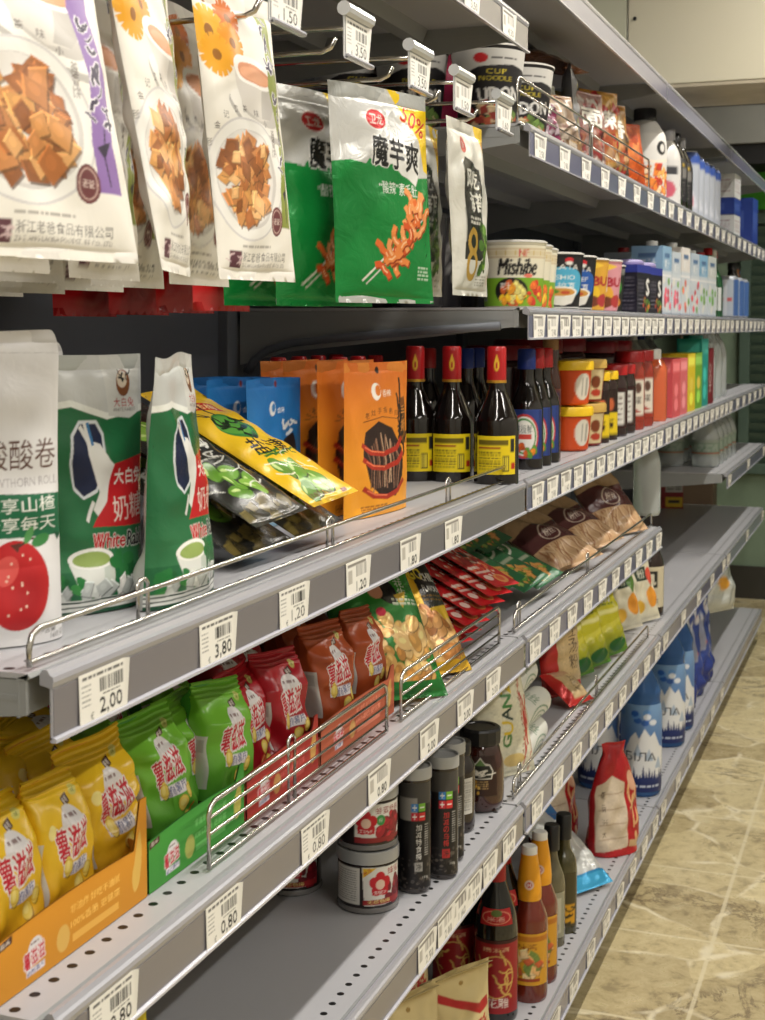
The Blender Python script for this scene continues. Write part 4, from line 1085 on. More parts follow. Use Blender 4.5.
# ------------------------------------------------------------------ snack shelf, near bay: crisp packets in trays
zd = Z['D']
HUE = dict(yellow=((232, 190, 36), (222, 158, 40), (214, 146, 44)), green=((118, 186, 56), (74, 150, 58), (70, 150, 62)), red=((168, 26, 38), (150, 24, 34), (176, 60, 52)), brown=((170, 78, 40), (150, 66, 34), (186, 98, 70)))
def crisp_logo(a, cx, cy, s, rot=.12):
    a.ell(cx + .1 * s, cy + .42 * s, .62 * s, .5 * s, (226, 222, 224), 1, rot); 
    a.text('薯滋滋', cx, cy, .86 * s, (196, 34, 52), ww=1.8 * s, rot=rot, bold=.025, out=(238, 232, 232), ow=.08)
    a.lines(cx - .3 * s, cx + .4 * s, cy + .6 * s, cy + .74 * s, 1, (110, 70, 70), .1 * s, 3)
    a.rect(cx - .7 * s, cy - .86 * s, cx + .9 * s, cy - .52 * s, (226, 222, 230)); a.text('香脆薯片', cx + .1 * s, cy - .68 * s, .28 * s, (40, 60, 130), ww=1.5 * s, rot=rot, bold=.03)
def art_crisps(kind, nx, ny, seed=0):
    top, mid, low = HUE[kind]
    a = Art(100, 150, nx, ny, top); a.grad(0, 90, mid, top)
    for k in range(9): a.rect(0, 138 + k * 1.4, 100, 138.5 + k * 1.4, [min(255, c * 1.12) for c in top], .8)
    a.rect(0, 135.5, 100, 136.6, [c * .8 for c in top])
    a.poly([(54, 118), (72, 122), (72, 130), (54, 126)], (70, 40, 30)); a.text('薯香', 63, 124, 5, (236, 226, 216), ww=13, rot=.2, bold=.01)
    a.ell(86, 130, 8, 4.5, (206, 206, 120), .8, .2); a.text('ok', 86, 130, 4, (90, 110, 50), ww=7)
    crisp_logo(a, 52, 88, 36)
    r = random.Random(seed + 5)
    chip = (232, 206, 96)
    for cx, cy, s_ in ((66, 46, 11), (78, 26, 10), (52, 22, 9), (86, 56, 8), (36, 66, 9), (60, 12, 8)):
        a.ell(cx + 1, cy - 1.5, s_ * 1.1, s_ * .8, [c * .5 for c in mid], .7, cx); a.ell(cx, cy, s_ * 1.1, s_ * .8, chip, 1, cx); a.ell(cx - 1, cy + 1, s_ * .6, s_ * .36, (246, 228, 140), .8, cx); a.ring(cx, cy, s_ * 1.05, s_ * .76, (196, 150, 50), .8)
    if kind == 'green': a.line([(84, 20), (88, 36), (94, 40)], 2.4, (210, 80, 40))
    if kind == 'red': a.ell(56, 30, 9, 9, (206, 64, 44)); a.ring(56, 30, 6, 6, (240, 190, 120), 1.2)
    if kind == 'brown': a.heap(60, 30, 12, 8, 8, [(206, 120, 60), (180, 90, 50)], 6, 3)
    if kind == 'yellow': a.ell(90, 14, 12, 16, (244, 214, 120)); a.ell(14, 100, 10, 7, (244, 230, 150))
    n2 = Art(200, 150, 2 * a.nx, a.ny, mid)
    q = a.X // 2; n2.a[:, q:q + a.X] = a.a; n2.a[:, :q] = a.a[:, :1]; n2.a[:, q + a.X:] = a.a[:, -1:]
    n2.rect(0, 34, 42, 92, (204, 202, 198)); n2.rect(8, 74, 36, 88, (178, 176, 172)); n2.text('香脆', 26, 14, 22, (64, 32, 22), ww=14, rot=1.57, bold=.03)
    for k in range(9): n2.rect(0, 138 + k * 1.4, 200, 138.5 + k * 1.4, [min(255, c * 1.12) for c in top], .8)
    return n2
CR = {}
def crisp_mesh(kind, near=True):
    k = (kind, near)
    if k not in CR:
        n = (110, 150) if near else (34, 50)
        m = [pouch('crisp_packet', art_crisps(kind, *n, seed=q), .070, .124, .052, 'block', HUE[kind][1], 60 + q * 7 + len(kind), P_GLOSS(), .0055, .02, crimp=.13, twist=.25 * (q - .5)) for q in range(2)]
        CR[k] = [m, 0, [False, False]]
    c = CR[k]; i = c[1] % 2; c[1] += 1
    if not c[2][i]: c[2][i] = True; return c[0][i]
    o = c[0][i].copy(); COL.objects.link(o); return o
def crisp(kind, px, x, label, rz=66, tilt=4, roll=0, dz=.0, near=True, sc=1.0):
    x -= .038; y = solve_y(px, x, zd + .05); o = crisp_mesh(kind, near); tag(o, label, 'crisp packet', '%s crisp packets' % kind)
    put(o, x, y, zd + .0025 + dz, R(rz + 12), R(tilt), R(roll), .0034); o.scale = (sc,) * 3
    return o
def tray(kind, px0, px1, label, depth_=.20, xf=-.036, fh=.046, sh=.062):
    """open cardboard tray: low printed front wall, higher sides"""
    y0, y1 = max(solve_y(px0, xf, zd + .02), bay(0) + .008), solve_y(px1, xf, zd + .02); L = y1 - y0
    o = root('display_tray', (xf, y0, zd + .0008)); tag(o, label, 'display tray', 'cardboard display trays of crisps')
    c = HUE[kind][2]; t = .0016
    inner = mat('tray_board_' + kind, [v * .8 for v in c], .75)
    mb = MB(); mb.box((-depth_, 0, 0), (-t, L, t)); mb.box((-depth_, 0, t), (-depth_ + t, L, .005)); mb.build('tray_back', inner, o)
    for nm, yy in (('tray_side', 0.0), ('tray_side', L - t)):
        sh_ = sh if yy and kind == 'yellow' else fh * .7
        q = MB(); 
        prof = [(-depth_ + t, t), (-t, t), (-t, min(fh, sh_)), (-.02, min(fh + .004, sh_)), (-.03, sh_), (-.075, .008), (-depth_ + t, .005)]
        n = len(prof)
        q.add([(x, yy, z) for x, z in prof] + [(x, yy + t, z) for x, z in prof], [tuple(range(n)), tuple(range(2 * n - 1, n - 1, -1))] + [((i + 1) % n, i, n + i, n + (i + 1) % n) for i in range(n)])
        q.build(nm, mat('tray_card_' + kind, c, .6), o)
    nx, ny = int(min(200, max(60, (px1 - px0) * 1.1))), 66
    W_ = 100 * L / .048 * .48
    a = Art(W_, 48, nx, ny, c); a.grad(0, 48, [v * .96 for v in c], [min(255, v * 1.05) for v in c])
    crisp_logo(a, W_ * .22, 19, 15, .1)
    xo = W_ * .62
    lt = [min(255, v * 1.0 + 60) for v in c]
    a.text('非油炸 好吃不油腻', xo, 33, 6.5, lt, ww=W_ * .34, bold=.02); a.text('100%香脆 更健康', xo, 22, 6.5, lt, ww=W_ * .34, bold=.02); a.rect(xo - W_ * .16, 8, xo + W_ * .16, 14, lt, .5)
    a.ell(W_ * .4, 16, 9, 10, (232, 206, 120), .5); a.ell(W_ * .92, 24, 8, 14, (236, 206, 110), .6)
    a.poly([(2, 40), (20, 41), (20, 47), (2, 46)], (80, 46, 36)); a.text('薯香', 11, 43.5, 4, (236, 226, 216), ww=13)
    u = np.linspace(0, 1, nx)[None, :].repeat(ny, 0); v = np.linspace(0, 1, ny)[:, None].repeat(nx, 1)
    top = np.where(u > .90, fh + (sh - fh) * np.clip((u - .90) / .05, 0, 1), fh + .004 * np.sin(u * 3.1))
    V = np.stack([u * 0, u * L, v * top], -1).reshape(-1, 3); V2 = V - (t, 0, 0)
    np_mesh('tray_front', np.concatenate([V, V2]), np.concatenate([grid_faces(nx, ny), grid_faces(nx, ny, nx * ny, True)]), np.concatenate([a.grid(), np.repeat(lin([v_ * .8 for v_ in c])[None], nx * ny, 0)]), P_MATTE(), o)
    return o
tray('yellow', -95, 147, 'yellow cardboard tray holding the yellow crisp packets at the left', .17, sh=.088)
tray('green', 149, 244, 'green cardboard tray holding the green crisp packets', .22)
tray('red', 247, 318, 'dark red cardboard tray behind the wire guard with red crisps', .22)
tray('brown', 321, 394, 'brown cardboard tray at the end of the wire guard with brown crisps', .22)
# yellow packets
crisp('yellow', 106, -.040, 'yellow crisp packet standing tallest at the right end of its tray', 64, 4, -7, sc=1.06)
crisp('yellow', 48, -.034, 'yellow crisp packet front left, upright in the tray corner', 74, 4, 4)
crisp('yellow', 72, -.090, 'yellow crisp packet leaning back between the two front ones', 70, 14, -8)
crisp('yellow', -2, -.040, 'yellow crisp packet cut by the left picture edge', 74, 5, 0)
crisp('yellow', 30, -.104, 'yellow crisp packet in the rear row behind the front left one', 76, 20, 10)
crisp('yellow', 86, -.150, 'yellow crisp packet lying behind the tallest yellow one', 82, 40, -10, .01)
# green packets
crisp('green', 160, -.042, 'green crisp packet with logo, right behind the tallest yellow packet', 62, 6, -6, sc=1.03)
crisp('green', 212, -.038, 'green crisp packet at the right end of its tray, upright', 62, 3, 5, sc=1.06)
crisp('green', 182, -.060, 'green crisp packet squeezed between the two front green ones', 78, 5, -2)
crisp('green', 128, -.120, 'green crisp packet in the middle row behind the yellow crimped tops', 74, 20, -12)
crisp('green', 172, -.125, 'green crisp packet in the middle row behind the squeezed one', 72, 18, 8)
crisp('green', 104, -.190, 'green crisp packet lying deep above the yellow row', 78, 36, 10, .016)
crisp('green', 148, -.195, 'green crisp packet deep in the middle of the green group', 74, 30, -8, .012)
crisp('green', 190, -.185, 'green crisp packet deep beside the red packets', 74, 26, 10, .008)
crisp('green', 62, -.225, 'green crisp packet shaded under the middle shelf at the left', 80, 34, 8, .02)
# red packets
crisp('red', 274, -.038, 'red crisp packet front right with printed crisps and gold disc', 64, 3, 2, sc=1.06)
crisp('red', 243, -.050, 'red crisp packet squeezed between the green and front red packets', 72, 5, -4)
crisp('red', 226, -.112, 'red crisp packet in the second row, logo tilted', 72, 18, 10, .004)
crisp('red', 256, -.118, 'red crisp packet behind the front right red one', 72, 16, -9)
crisp('red', 205, -.185, 'dark red crisp packet deep below the tag reading 3,80', 78, 28, 6, .012)
crisp('red', 240, -.185, 'red crisp packet deep below the nearer tag reading 1,20', 76, 26, -10, .010)
# brown packets
crisp('brown', 322, -.038, 'brown crisp packet front left with logo, widest seen', 62, 3, 1, sc=1.1)
crisp('brown', 356, -.038, 'brown crisp packet front right beside the green nut bag', 66, 3, 3, sc=1.06)
crisp('brown', 300, -.105, 'brown crisp packet in the second row behind the red one', 72, 14, 6)
crisp('brown', 332, -.112, 'brown crisp packet in the second row behind the widest brown one', 74, 14, -6)
crisp('brown', 288, -.175, 'brown crisp packet deep below the shelf edge', 76, 22, 8, .008)
# big dark green bag in the corner under the middle shelf
ga = Art(100, 130, 30, 40, (24, 84, 58)); ga.poly([(60, 60), (84, 66), (90, 90), (76, 110), (58, 96)], (150, 84, 56)); ga.text('香', 22, 84, 22, (200, 60, 110), ww=24, bold=.04); ga.text('片', 20, 56, 16, (220, 220, 230), ww=18)
o = pouch('snack_bag', ga, .19, .145, .035, 'pillow', (20, 70, 50), 90, P_GLOSS(), .005, .02); tag(o, 'dark green snack bag in the corner under the middle shelf', 'snack bag'); put(o, -.30, .87, zd + .004, R(62), R(12))

def art_nuts(nx, ny):
    a = Art(100, 150, nx, ny, (40, 130, 50)); a.grad(70, 150, (36, 122, 46), (76, 164, 62))
    a.heap(54, 40, 44, 32, 80, [(226, 180, 108), (206, 156, 84), (238, 200, 136), (196, 140, 70)], 8, 4, 'r'); a.rect(0, 0, 100, 14, (30, 112, 44))
    a.ell(50, 104, 24, 14, (28, 30, 30), 1, -.9); a.ell(44, 98, 8, 10, (222, 160, 130)); a.text('脆花生', 76, 104, 26, (236, 240, 230), ww=12, vertical=True, bold=.02); a.poly([(64, 92), (80, 96), (72, 80)], (226, 190, 70)); a.ell(44, 76, 5, 4, (200, 40, 70)); a.lines(60, 92, 82, 90, 2, (230, 236, 220), 2.2, 4)
    return a
def art_chili(nx, ny):
    a = Art(100, 150, nx, ny, (226, 178, 32)); a.poly([(52, 150), (100, 150), (100, 70), (60, 62)], (40, 38, 34)); a.poly([(44, 62), (100, 70), (100, 56), (44, 48)], (226, 184, 44))
    a.heap(56, 36, 42, 26, 70, [(216, 158, 92), (196, 132, 70), (230, 180, 116), (180, 116, 60)], 8.5, 6, 'r'); a.rect(0, 0, 100, 12, (220, 172, 40))
    a.ring(78, 136, 10, 10, (200, 200, 190), 1.2); a.text('GO', 64, 104, 14, (236, 216, 60), ww=26, bold=.06, out=(20, 20, 20), ow=.05); a.text('CHILI', 84, 100, 9, (236, 236, 230), ww=24, bold=.04); a.text('FLAVOUR', 80, 86, 7, (236, 236, 230), ww=32, bold=.03)
    a.ell(30, 108, 13, 20, (50, 34, 26), 1, .4); a.ell(28, 100, 6, 8, (206, 140, 100)); a.lines(60, 92, 72, 80, 2, (120, 90, 30), 2.2, 4)
    return a
o = pouch('nut_bag', art_nuts(110, 160), .165, .225, .045, 'pillow', (30, 100, 40), 95, P_FOIL(), .006, .03); tag(o, 'glossy green nut bag leaning back between brown crisps and yellow bag', 'nut bag'); put(o, -.034, 1.705, zd + .006, R(62), R(34), R(6))
o2 = pouch('nut_bag', art_nuts(30, 40), .14, .20, .04, 'pillow', (30, 100, 40), 96, P_FOIL(), .006, .03); tag(o2, 'dark green nut bag deeper in the shelf, only its top showing', 'nut bag'); put(o2, -.27, 1.74, zd + .01, R(72), R(24), R(4))
o = pouch('nut_bag', art_chili(100, 150), .15, .22, .045, 'pillow', (200, 160, 40), 97, P_FOIL(), .006, .03); tag(o, 'yellow and black chili nut bag leaning back beside the green one', 'nut bag'); put(o, -.036, 1.855, zd + .006, R(66), R(36), R(4))

def art_flat(col, nx, ny, green=False):
    a = Art(100, 210, nx, ny, col)
    if green:
        a.ell(50, 120, 34, 26, (210, 214, 200)); a.ell(50, 120, 29, 21, (40, 110, 60)); a.text('榨菜', 50, 120, 16, (226, 226, 200), ww=36, bold=.02); a.heap(50, 36, 40, 26, 40, [(96, 150, 60), (150, 180, 90), (210, 150, 80), (70, 120, 50)], 9, 3); a.rect(0, 176, 100, 196, (60, 130, 80)); a.rect(8, 70, 92, 78, (200, 200, 180), .6)
    else:
        a.heap(50, 80, 44, 46, 60, [(206, 60, 46), (170, 34, 34), (226, 110, 70), (236, 206, 190)], 7, 3); a.ell(60, 24, 22, 13, (226, 150, 90)); a.ell(58, 25, 13, 8, (214, 96, 60)); a.ell(22, 30, 12, 9, (236, 206, 196)); a.rect(6, 46, 60, 52, (236, 216, 206), .8);  a.ell(30, 180, 14, 18, (226, 130, 60)); a.rect(48, 100, 66, 118, (40, 30, 30)); a.rect(52, 150, 80, 170, (226, 200, 190), .7); a.scribble(60, 130, 40, 40, (240, 220, 210), 8, 2, 2); a.rect(8, 60, 40, 68, (236, 220, 210), .6)
    return a
# flat red packets fanned back, then flat green ones
ra_ = art_flat((196, 34, 40), 60, 130); rsrc = None
for k in range(8):
    if k == 0: o = rsrc = pouch('flat_packet', ra_, .092, .19, .006, 'pillow', (170, 30, 36), 101, P_GLOSS(), .0005, .01)
    else: o = rsrc.copy(); COL.objects.link(o)
    tag(o, ('red flat packet on top of the fanned row, fully seen', 'second red flat packet in the fan', 'third red flat packet in the fan', 'fourth red flat packet in the fan', 'fifth red flat packet, middle of the fan', 'sixth red flat packet in the fan', 'seventh red flat packet, near the yellow nut bag', 'lowest red flat packet beside the yellow nut bag')[k], 'flat packet', 'red flat packets fanned on the shelf')
    put(o, -.028 - .003 * k, 2.20 - .034 * k, zd + .074 - .0088 * k, R(81), R(66), R(5))
gsrc = None
for k, (x, y, dz, rz, tl) in enumerate(((-.030, 2.50, .030, 76, 68), (-.034, 2.41, .040, 78, 68), (-.05, 2.315, .052, 80, 68), (-.115, 2.46, .096, 78, 68), (-.125, 2.36, .108, 80, 68))):
    if k == 0: o = gsrc = pouch('flat_packet', art_flat((44, 104, 66), 60, 130, True), .10, .21, .008, 'pillow', (30, 80, 50), 111, P_GLOSS(), .0006, .01)
    else: o = gsrc.copy(); COL.objects.link(o)
    tag(o, ('green flat packet nearest the brown noodle bags, lying back', 'green flat packet with a pale oval, middle of its pile', 'green flat packet touching the red fan', 'green flat packet behind, second layer, right', 'green flat packet behind, second layer, left')[k], 'flat packet', 'green flat packets piled on the shelf')
    put(o, x, y, zd + dz, R(rz), R(tl), R(-10))
def art_noodle(nx, ny):
    a = Art(100, 190, nx, ny, (178, 148, 112)); a.grain(.04, 8, 2)
    a.scribble(62, 136, 26, 26, (40, 30, 26), 7, 5, 2.4); a.text('面', 40, 134, 22, (44, 34, 28), ww=24, bold=.02); a.poly([(0, 50), (0, 92), (100, 96), (100, 48)], (84, 46, 46)); a.ring(50, 71, 16, 16, (206, 186, 170), 2); a.text('粉丝', 50, 71, 14, (216, 200, 184), ww=20)
    a.rect(0, 0, 100, 50, (196, 160, 122)); r = random.Random(3)
    for k in range(40): x = r.uniform(0, 100); a.line([(x, r.uniform(4, 14)), (x + r.uniform(-8, 8), 26), (x + r.uniform(-12, 12), 48)], 1.8, r.choice(((226, 196, 160), (160, 112, 78), (206, 170, 130))))
    return a
nsrc = None
for k, (x, y, dz, rz, tl, ro) in enumerate(((-.034, 2.78, .018, 70, 66, -6), (-.038, 3.02, .018, 68, 64, -6), (-.042, 3.30, .006, 62, 42, -2), (-.20, 2.84, .055, 70, 66, -6), (-.20, 3.10, .055, 68, 64, -6))):
    if k == 0: o = nsrc = pouch('noodle_bag', art_noodle(80, 140), .165, .255, .045, 'pillow', (150, 120, 90), 121, P_GLOSS(), .007, .03)
    else: o = nsrc.copy(); COL.objects.link(o)
    tag(o, ('brown noodle bag lying back nearest the green packets', 'brown noodle bag with dark band, middle of the row', 'brown noodle bag standing steepest at the far end of the row', 'brown noodle bag in the second layer behind the nearest one', 'brown noodle bag in the second layer near the far end')[k], 'noodle bag', 'brown noodle bags leaning on the shelf')
    put(o, x, y, zd + dz, R(rz), R(tl), R(ro))

# wire guards
fence('D', solve_y(207, -.014, zd), solve_y(385, -.014, zd), .062, 4, 'wire guard in front of the green, red and brown crisp trays', posts=(solve_y(297, -.012, zd),))
fence('D', solve_y(401, -.012, zd), solve_y(499, -.012, zd), .062, 4, 'wire guard in front of the nut bags and red packets')
fence('D', bay(1) + .02, bay(2) - .02, .034, 1, 'low wire guard in front of the green packets and noodle bags', posts=(bay(1) + .07, bay(1) + .6))
fence('C', solve_y(20, -.014, zc), bay(1) - .015, .028, 1, 'low wire guard in front of the candy bags and pouches', posts=(bay(0) + .18, bay(0) + .58, bay(0) + 1.0, bay(1) - .05), x=-.006)
fence('E', bay(1) + .02, bay(2) - .05, .034, 1, 'low wire guard in front of the white rolls and yellow packs', posts=(bay(1) + .08, bay(1) + .7))
fence('A', bay(1) + .02, bay(1) + .56, .075, 3, 'wire guard in front of the cup noodles and snack bags')
fence('A', bay(1) + .58, bay(1) + 1.22, .075, 3, 'wire guard in front of the orange bag on the upper shelf')
# ------------------------------------------------------------------ low shelf: jars, tins, rolls, yellow packs
ze = Z['E']
GREYLID = mat('grey_tin_lid', (176, 178, 180), .3, .3); BLACKLID = mat('black_jar_lid', (34, 34, 36), .28, spec=.6)
DARKJ = mat('dark_preserve', (36, 26, 26), .1, coat=.6); CLEARP = mat('clear_bottle_plastic', (236, 242, 242), .05, trans=.6, ior=1.2, spec=.8, coat=.5)
def art_flower(nx, ny, flip=False):
    a = Art(150, 70, nx, ny, (34, 26, 28))
    f0 = 60 if not flip else 86
    if not flip:
        a.rect(0, 2, 44, 66, (34, 26, 28)); a.poly([(44, 2), (150, 4), (150, 66), (44, 68)], (232, 230, 226))
        a.text('蜂蜜杨梅', 112, 56, 12, (150, 34, 38), ww=56, bold=.02); a.heap(118, 26, 26, 20, 22, [(150, 30, 44), (176, 44, 56), (126, 20, 36)], 10, 3, 'r'); a.ell(94, 40, 9, 9, (60, 150, 76)); a.text('好', 94, 40, 7, (230, 240, 226)); a.poly([(44, 2), (150, 4), (150, 10), (44, 12)], (150, 40, 44))
    else:
        a.rect(2, 4, 60, 66, (214, 212, 208)); a.lines(6, 54, 8, 62, 14, (120, 118, 116), 1.5, 4); a.poly([(68, 2), (150, 4), (150, 66), (64, 68)], (230, 228, 222)); a.poly([(66, 50), (90, 66), (66, 66)], (240, 196, 40)); a.text('新品', 74, 60, 8, (200, 40, 30), ww=16, rot=.6); a.text('蜂蜜', 128, 58, 12, (170, 40, 40), ww=30); a.heap(132, 24, 20, 20, 16, [(150, 30, 44), (120, 20, 36)], 9, 3, 'r'); a.poly([(66, 4), (150, 4), (150, 14), (66, 12)], (160, 40, 44)); a.text('无核杨梅', 96, 9, 7, (240, 226, 140), ww=44)
    # red five petal flower emblem with a pale disc and a red ribbon
    cx, cy = (66, 36) if not flip else (98, 38)
    for k in range(5): t = math.pi / 2 + k * 2 * math.pi / 5; a.ell(cx + 12 * math.cos(t), cy + 12 * math.sin(t), 9.4, 9.4, (206, 28, 44))
    a.ell(cx, cy, 11, 11, (206, 28, 44)); a.ell(cx, cy - .5, 9, 8.4, (240, 206, 186)); a.poly([(cx - 16, cy - 18), (cx + 16, cy - 18), (cx + 14, cy - 9), (cx - 14, cy - 9)], (206, 28, 44)); a.text('雪海梅乡', cx, cy - 13.5, 6, (240, 226, 220), ww=24)
    return a
def flower_jar(x, y, z, r, h, label, flip, deg=0):
    o = root('preserve_jar', (x, y, z)); tag(o, label, 'jar', 'preserve jars with a red flower label')
    lathe_obj('body', smooth_prof([(0, .0005), (r * .93, .0005), (r * .97, .004), (r * .97, h - .012), (r * .9, h - .010), (0, h - .010)]), DARKJ, o, 32)
    lathe_obj('lid', [(r * .97, h - .016), (r * 1.01, h - .016), (r * 1.01, h - .003), (r * .99, h), (r * .9, h), (r * .88, h - .0025), (0, h - .0025)], GREYLID, o, 32)
    lathe_obj('base_rim', [(r * .95, .0004), (r * 1.0, .002), (r * 1.0, .006), (r * .97, .008)], mat('clear_rim', (120, 118, 118), .2), o, 32)
    f = facing(x, y) + R(deg); sector('label', FJ[flip], r * .975, .010, h - .018, f - 1.35, f + 1.35, parent=o); return o
FJ = [art_flower(90, 64), art_flower(90, 64, True)]
X, Y, w, h = stand(337, 399, 846, ze, yb=915); HJ = .082; RJ = w / 2
flower_jar(X, Y, ze, RJ, HJ, 'lower flower label jar of the stack, white back label turned out', True, 0)
flower_jar(X - .001, Y + .002, ze + HJ + .0005, RJ * .98, HJ, 'upper flower label jar stacked on another, red fruit printed', False, 6)
flower_jar(X - .118, Y + .018, ze, RJ, HJ, 'flower label jar standing left of the stack in the shade', True, -22)
flower_jar(X - .119, Y + .018, ze + HJ + .0005, RJ, HJ, 'upper jar of the shaded left stack, almost hidden by the shelf', False, 0)
def art_tin(nx, ny, red=False, seed=1):
    a = Art(60, 130, nx, ny, (26, 24, 26)); r = random.Random(seed)
    for k in range(90): a.ell(r.uniform(0, 60), r.uniform(0, 36), r.uniform(1, 3), r.uniform(1, 2.4), r.choice(((70, 66, 64), (48, 42, 42), (92, 84, 78), (34, 30, 30))))
    a.rect(0, 104, 60, 130, (70, 68, 66)); a.poly([(4, 84), (34, 84), (34, 112), (4, 112)], (150, 148, 144)) if not red else None
    for i, (cx, cy, c) in enumerate(((30, 100, (60, 130, 200)), (41, 100, (120, 180, 60)), (30, 89, (200, 40, 60)), (41, 89, (210, 50, 50)))):
        a.rect(cx - 5, cy - 5, cx + 5, cy + 5, c); a.line([(cx - 3, cy), (cx + 3, cy)], 1.6, (240, 240, 236)); 
        if i % 2 == 0: a.line([(cx, cy - 3), (cx, cy + 3)], 1.6, (240, 240, 236))
    a.text('加减特食梅' if not red else '加减の乌梅', 36, 58, 44, (226, 224, 220) if not red else (206, 50, 50), ww=8, vertical=True, bold=.02)
    a.lines(45, 52, 40, 80, 14, (180, 178, 174), 1.2, 6); a.rect(30, 22, 42, 33, (150, 148, 144) if not red else (170, 40, 44)); a.text('净', 36, 27.5, 8, (30, 30, 30)); a.text('130g', 47, 14, 4, (190, 190, 186), ww=9)
    return a
TN = [art_tin(56, 140), art_tin(56, 140, True, 2)]
TINB = mat('dark_fruit_in_clear_tube', (44, 36, 34), .1, coat=.8, bump=.6, bump_scale=90)
def tin(x, y, r, h, label, kind, vis=True):
    o = root('snack_tube', (x, y, ze)); tag(o, label, 'tube of dried fruit', 'tall clear tubes of dried fruit')
    lathe_obj('body', smooth_prof([(0, .0005), (r * .9, .0005), (r * .97, .006), (r * .97, h - .014)]) + [(0, h - .014)], TINB, o, 28)
    lathe_obj('lid', [(r * .98, h - .016), (r * 1.02, h - .016), (r * 1.02, h - .003), (r * 1.0, h), (r * .92, h), (r * .9, h - .003), (0, h - .003)], GREYLID, o, 28)
    f = facing(x, y)
    if vis: sector('label', TN[kind], r * .978, .008, h - .020, f - 1.25, f + 1.25, parent=o)
    return o
X, Y, w, h = stand(398, 431, 764, ze, yb=895); X2, Y2, w2, h2 = stand(425, 459, 748, ze, yb=881); RT = .0212
RT = (w + w2) / 4; HT = h
tin(X, Y, RT, HT, 'front clear tube of dark dried fruit with white lettering', 0); tin(X2, Y2, RT, HT, 'second clear tube of dried fruit with red lettering', 1)
tin(X2 - .01, Y2 + .062, RT, HT, 'third clear tube of dried fruit, only lid and edge showing', 0); tin(X - .052, Y + .03, RT, HT, 'tube of dried fruit in the rear row beside the flower jars', 0, False)
# dark jar and honey jar
X, Y, w, h = stand(452, 474, 746, ze, x=-.045); r = .030
o = root('sauce_jar', (X - .012, Y, ze)); tag(o, 'dark slim jar with black lid and white side label, left of the honey jar', 'jar')
lathe_obj('body', smooth_prof([(0, .0005), (r * .96, .0005), (r, .01), (r, .098), (r * .72, .115), (r * .72, .12)]) + [(0, .12)], DARKJ, o); lathe_obj('lid', [(0, .118), (r * .78, .118), (r * .78, .134), (r * .74, .136), (0, .136)], BLACKLID, o)
a = Art(30, 60, 16, 34, (206, 204, 198)); a.lines(4, 26, 6, 54, 12, (120, 120, 116), 1.6, 3); f = facing(X, Y); sector('side_label', a, r, .03, .085, f + .15, f + 1.0, parent=o, r1=r * 1.005)
X, Y, w, h = stand(456, 504, 728, ze, yb=815); r = w / 2
o = root('honey_jar', (X, Y, ze)); tag(o, 'large brown honey jar with faceted black lid beside the white bag', 'jar')
lathe_obj('body', smooth_prof([(0, .0005), (r * .8, .0005), (r * .98, .012), (r, .03), (r * .98, .075), (r * .8, .10), (r * .7, .108)]) + [(0, .108)], mat('dark_honey', (58, 22, 14), .08, coat=.8), o, 36)
mb = MB(); mb.lathe([(0, .106), (r * .84, .106), (r * .86, .110), (r * .86, .128), (r * .80, .132), (r * .62, .132), (r * .60, .130), (0, .130)], 14); mb.build('lid', BLACKLID, o, bevel=.0015)
a = Art(80, 70, 56, 56, (48, 26, 20)); a.poly([(14, 30), (66, 30), (70, 44), (62, 56), (50, 58), (40, 68), (30, 58), (18, 56), (10, 44)], (200, 196, 186)); a.poly([(16, 32), (64, 32), (67, 44), (60, 54), (20, 54), (13, 44)], (34, 36, 30)); a.poly([(28, 54), (40, 65), (52, 54)], (86, 120, 60)); a.scribble(40, 42, 36, 9, (226, 222, 212), 14, 4, 2.2)
a.lines(22, 58, 12, 28, 4, (170, 140, 90), 2.2, 5); r_ = random.Random(3)
for k in range(18): a.ell(10 + r_.uniform(-4, 30), 16 + r_.uniform(-12, 12), 3, 3, r_.choice(((206, 160, 60), (176, 130, 46), (220, 180, 90))))
f = facing(X, Y); sector('label', a, r, .030, .092, f - .75, f + .75, parent=o, prof=[(r * .99, .0), (r * 1.0, .03), (r * .98, .075), (r * .82, .10)])

# bay two of the low shelf
def art_guan(nx, ny):
    a = Art(60, 160, nx, ny, (214, 210, 186)); a.grain(.05, 4, 3)
    cs = ((70, 120, 60), (210, 180, 40), (40, 60, 50), (70, 130, 70), (220, 190, 50), (60, 110, 60), (196, 170, 40))
    for k, ch in enumerate('GUANZHU'): a.text(ch, 26 + 1 * k, 44 + 16 * k, 10, cs[k], ww=15, rot=1.57, bold=.08)
    for k in range(16): a.text('米粉'[k % 2], 46, 20 + 8 * k, 5, (140, 90, 70), ww=5, rot=.3)
    a.ell(34, 20, 12, 8, (206, 170, 60), .7); a.scribble(50, 60, 8, 90, (180, 60, 50), 12, 4, 1.2)
    return a
o = bag('noodle_bag', art_guan(60, 130), 480, 535, 668, ze, 58, 'white rice noodle bag with coloured letters down its front', 'noodle bag', x=-.052, t=.05, style='pillow', tilt=12, back=(206, 204, 186), seed=131, wrinkle=.004, h=.222)
ROLL = None
def art_roll(nx, ny):
    a = Art(120, 60, nx, ny, (216, 216, 208)); a.text('粉丝', 30, 30, 18, (60, 110, 70), ww=34, rot=.1, bold=.02)
    for k in range(3): a.ring(80, 30, 26 - 7 * k, 26 - 7 * k, (70, 120, 90), 2)
    a.rect(0, 0, 12, 60, (210, 190, 80)); a.lines(100, 118, 10, 50, 6, (110, 130, 120), 2, 2); return a
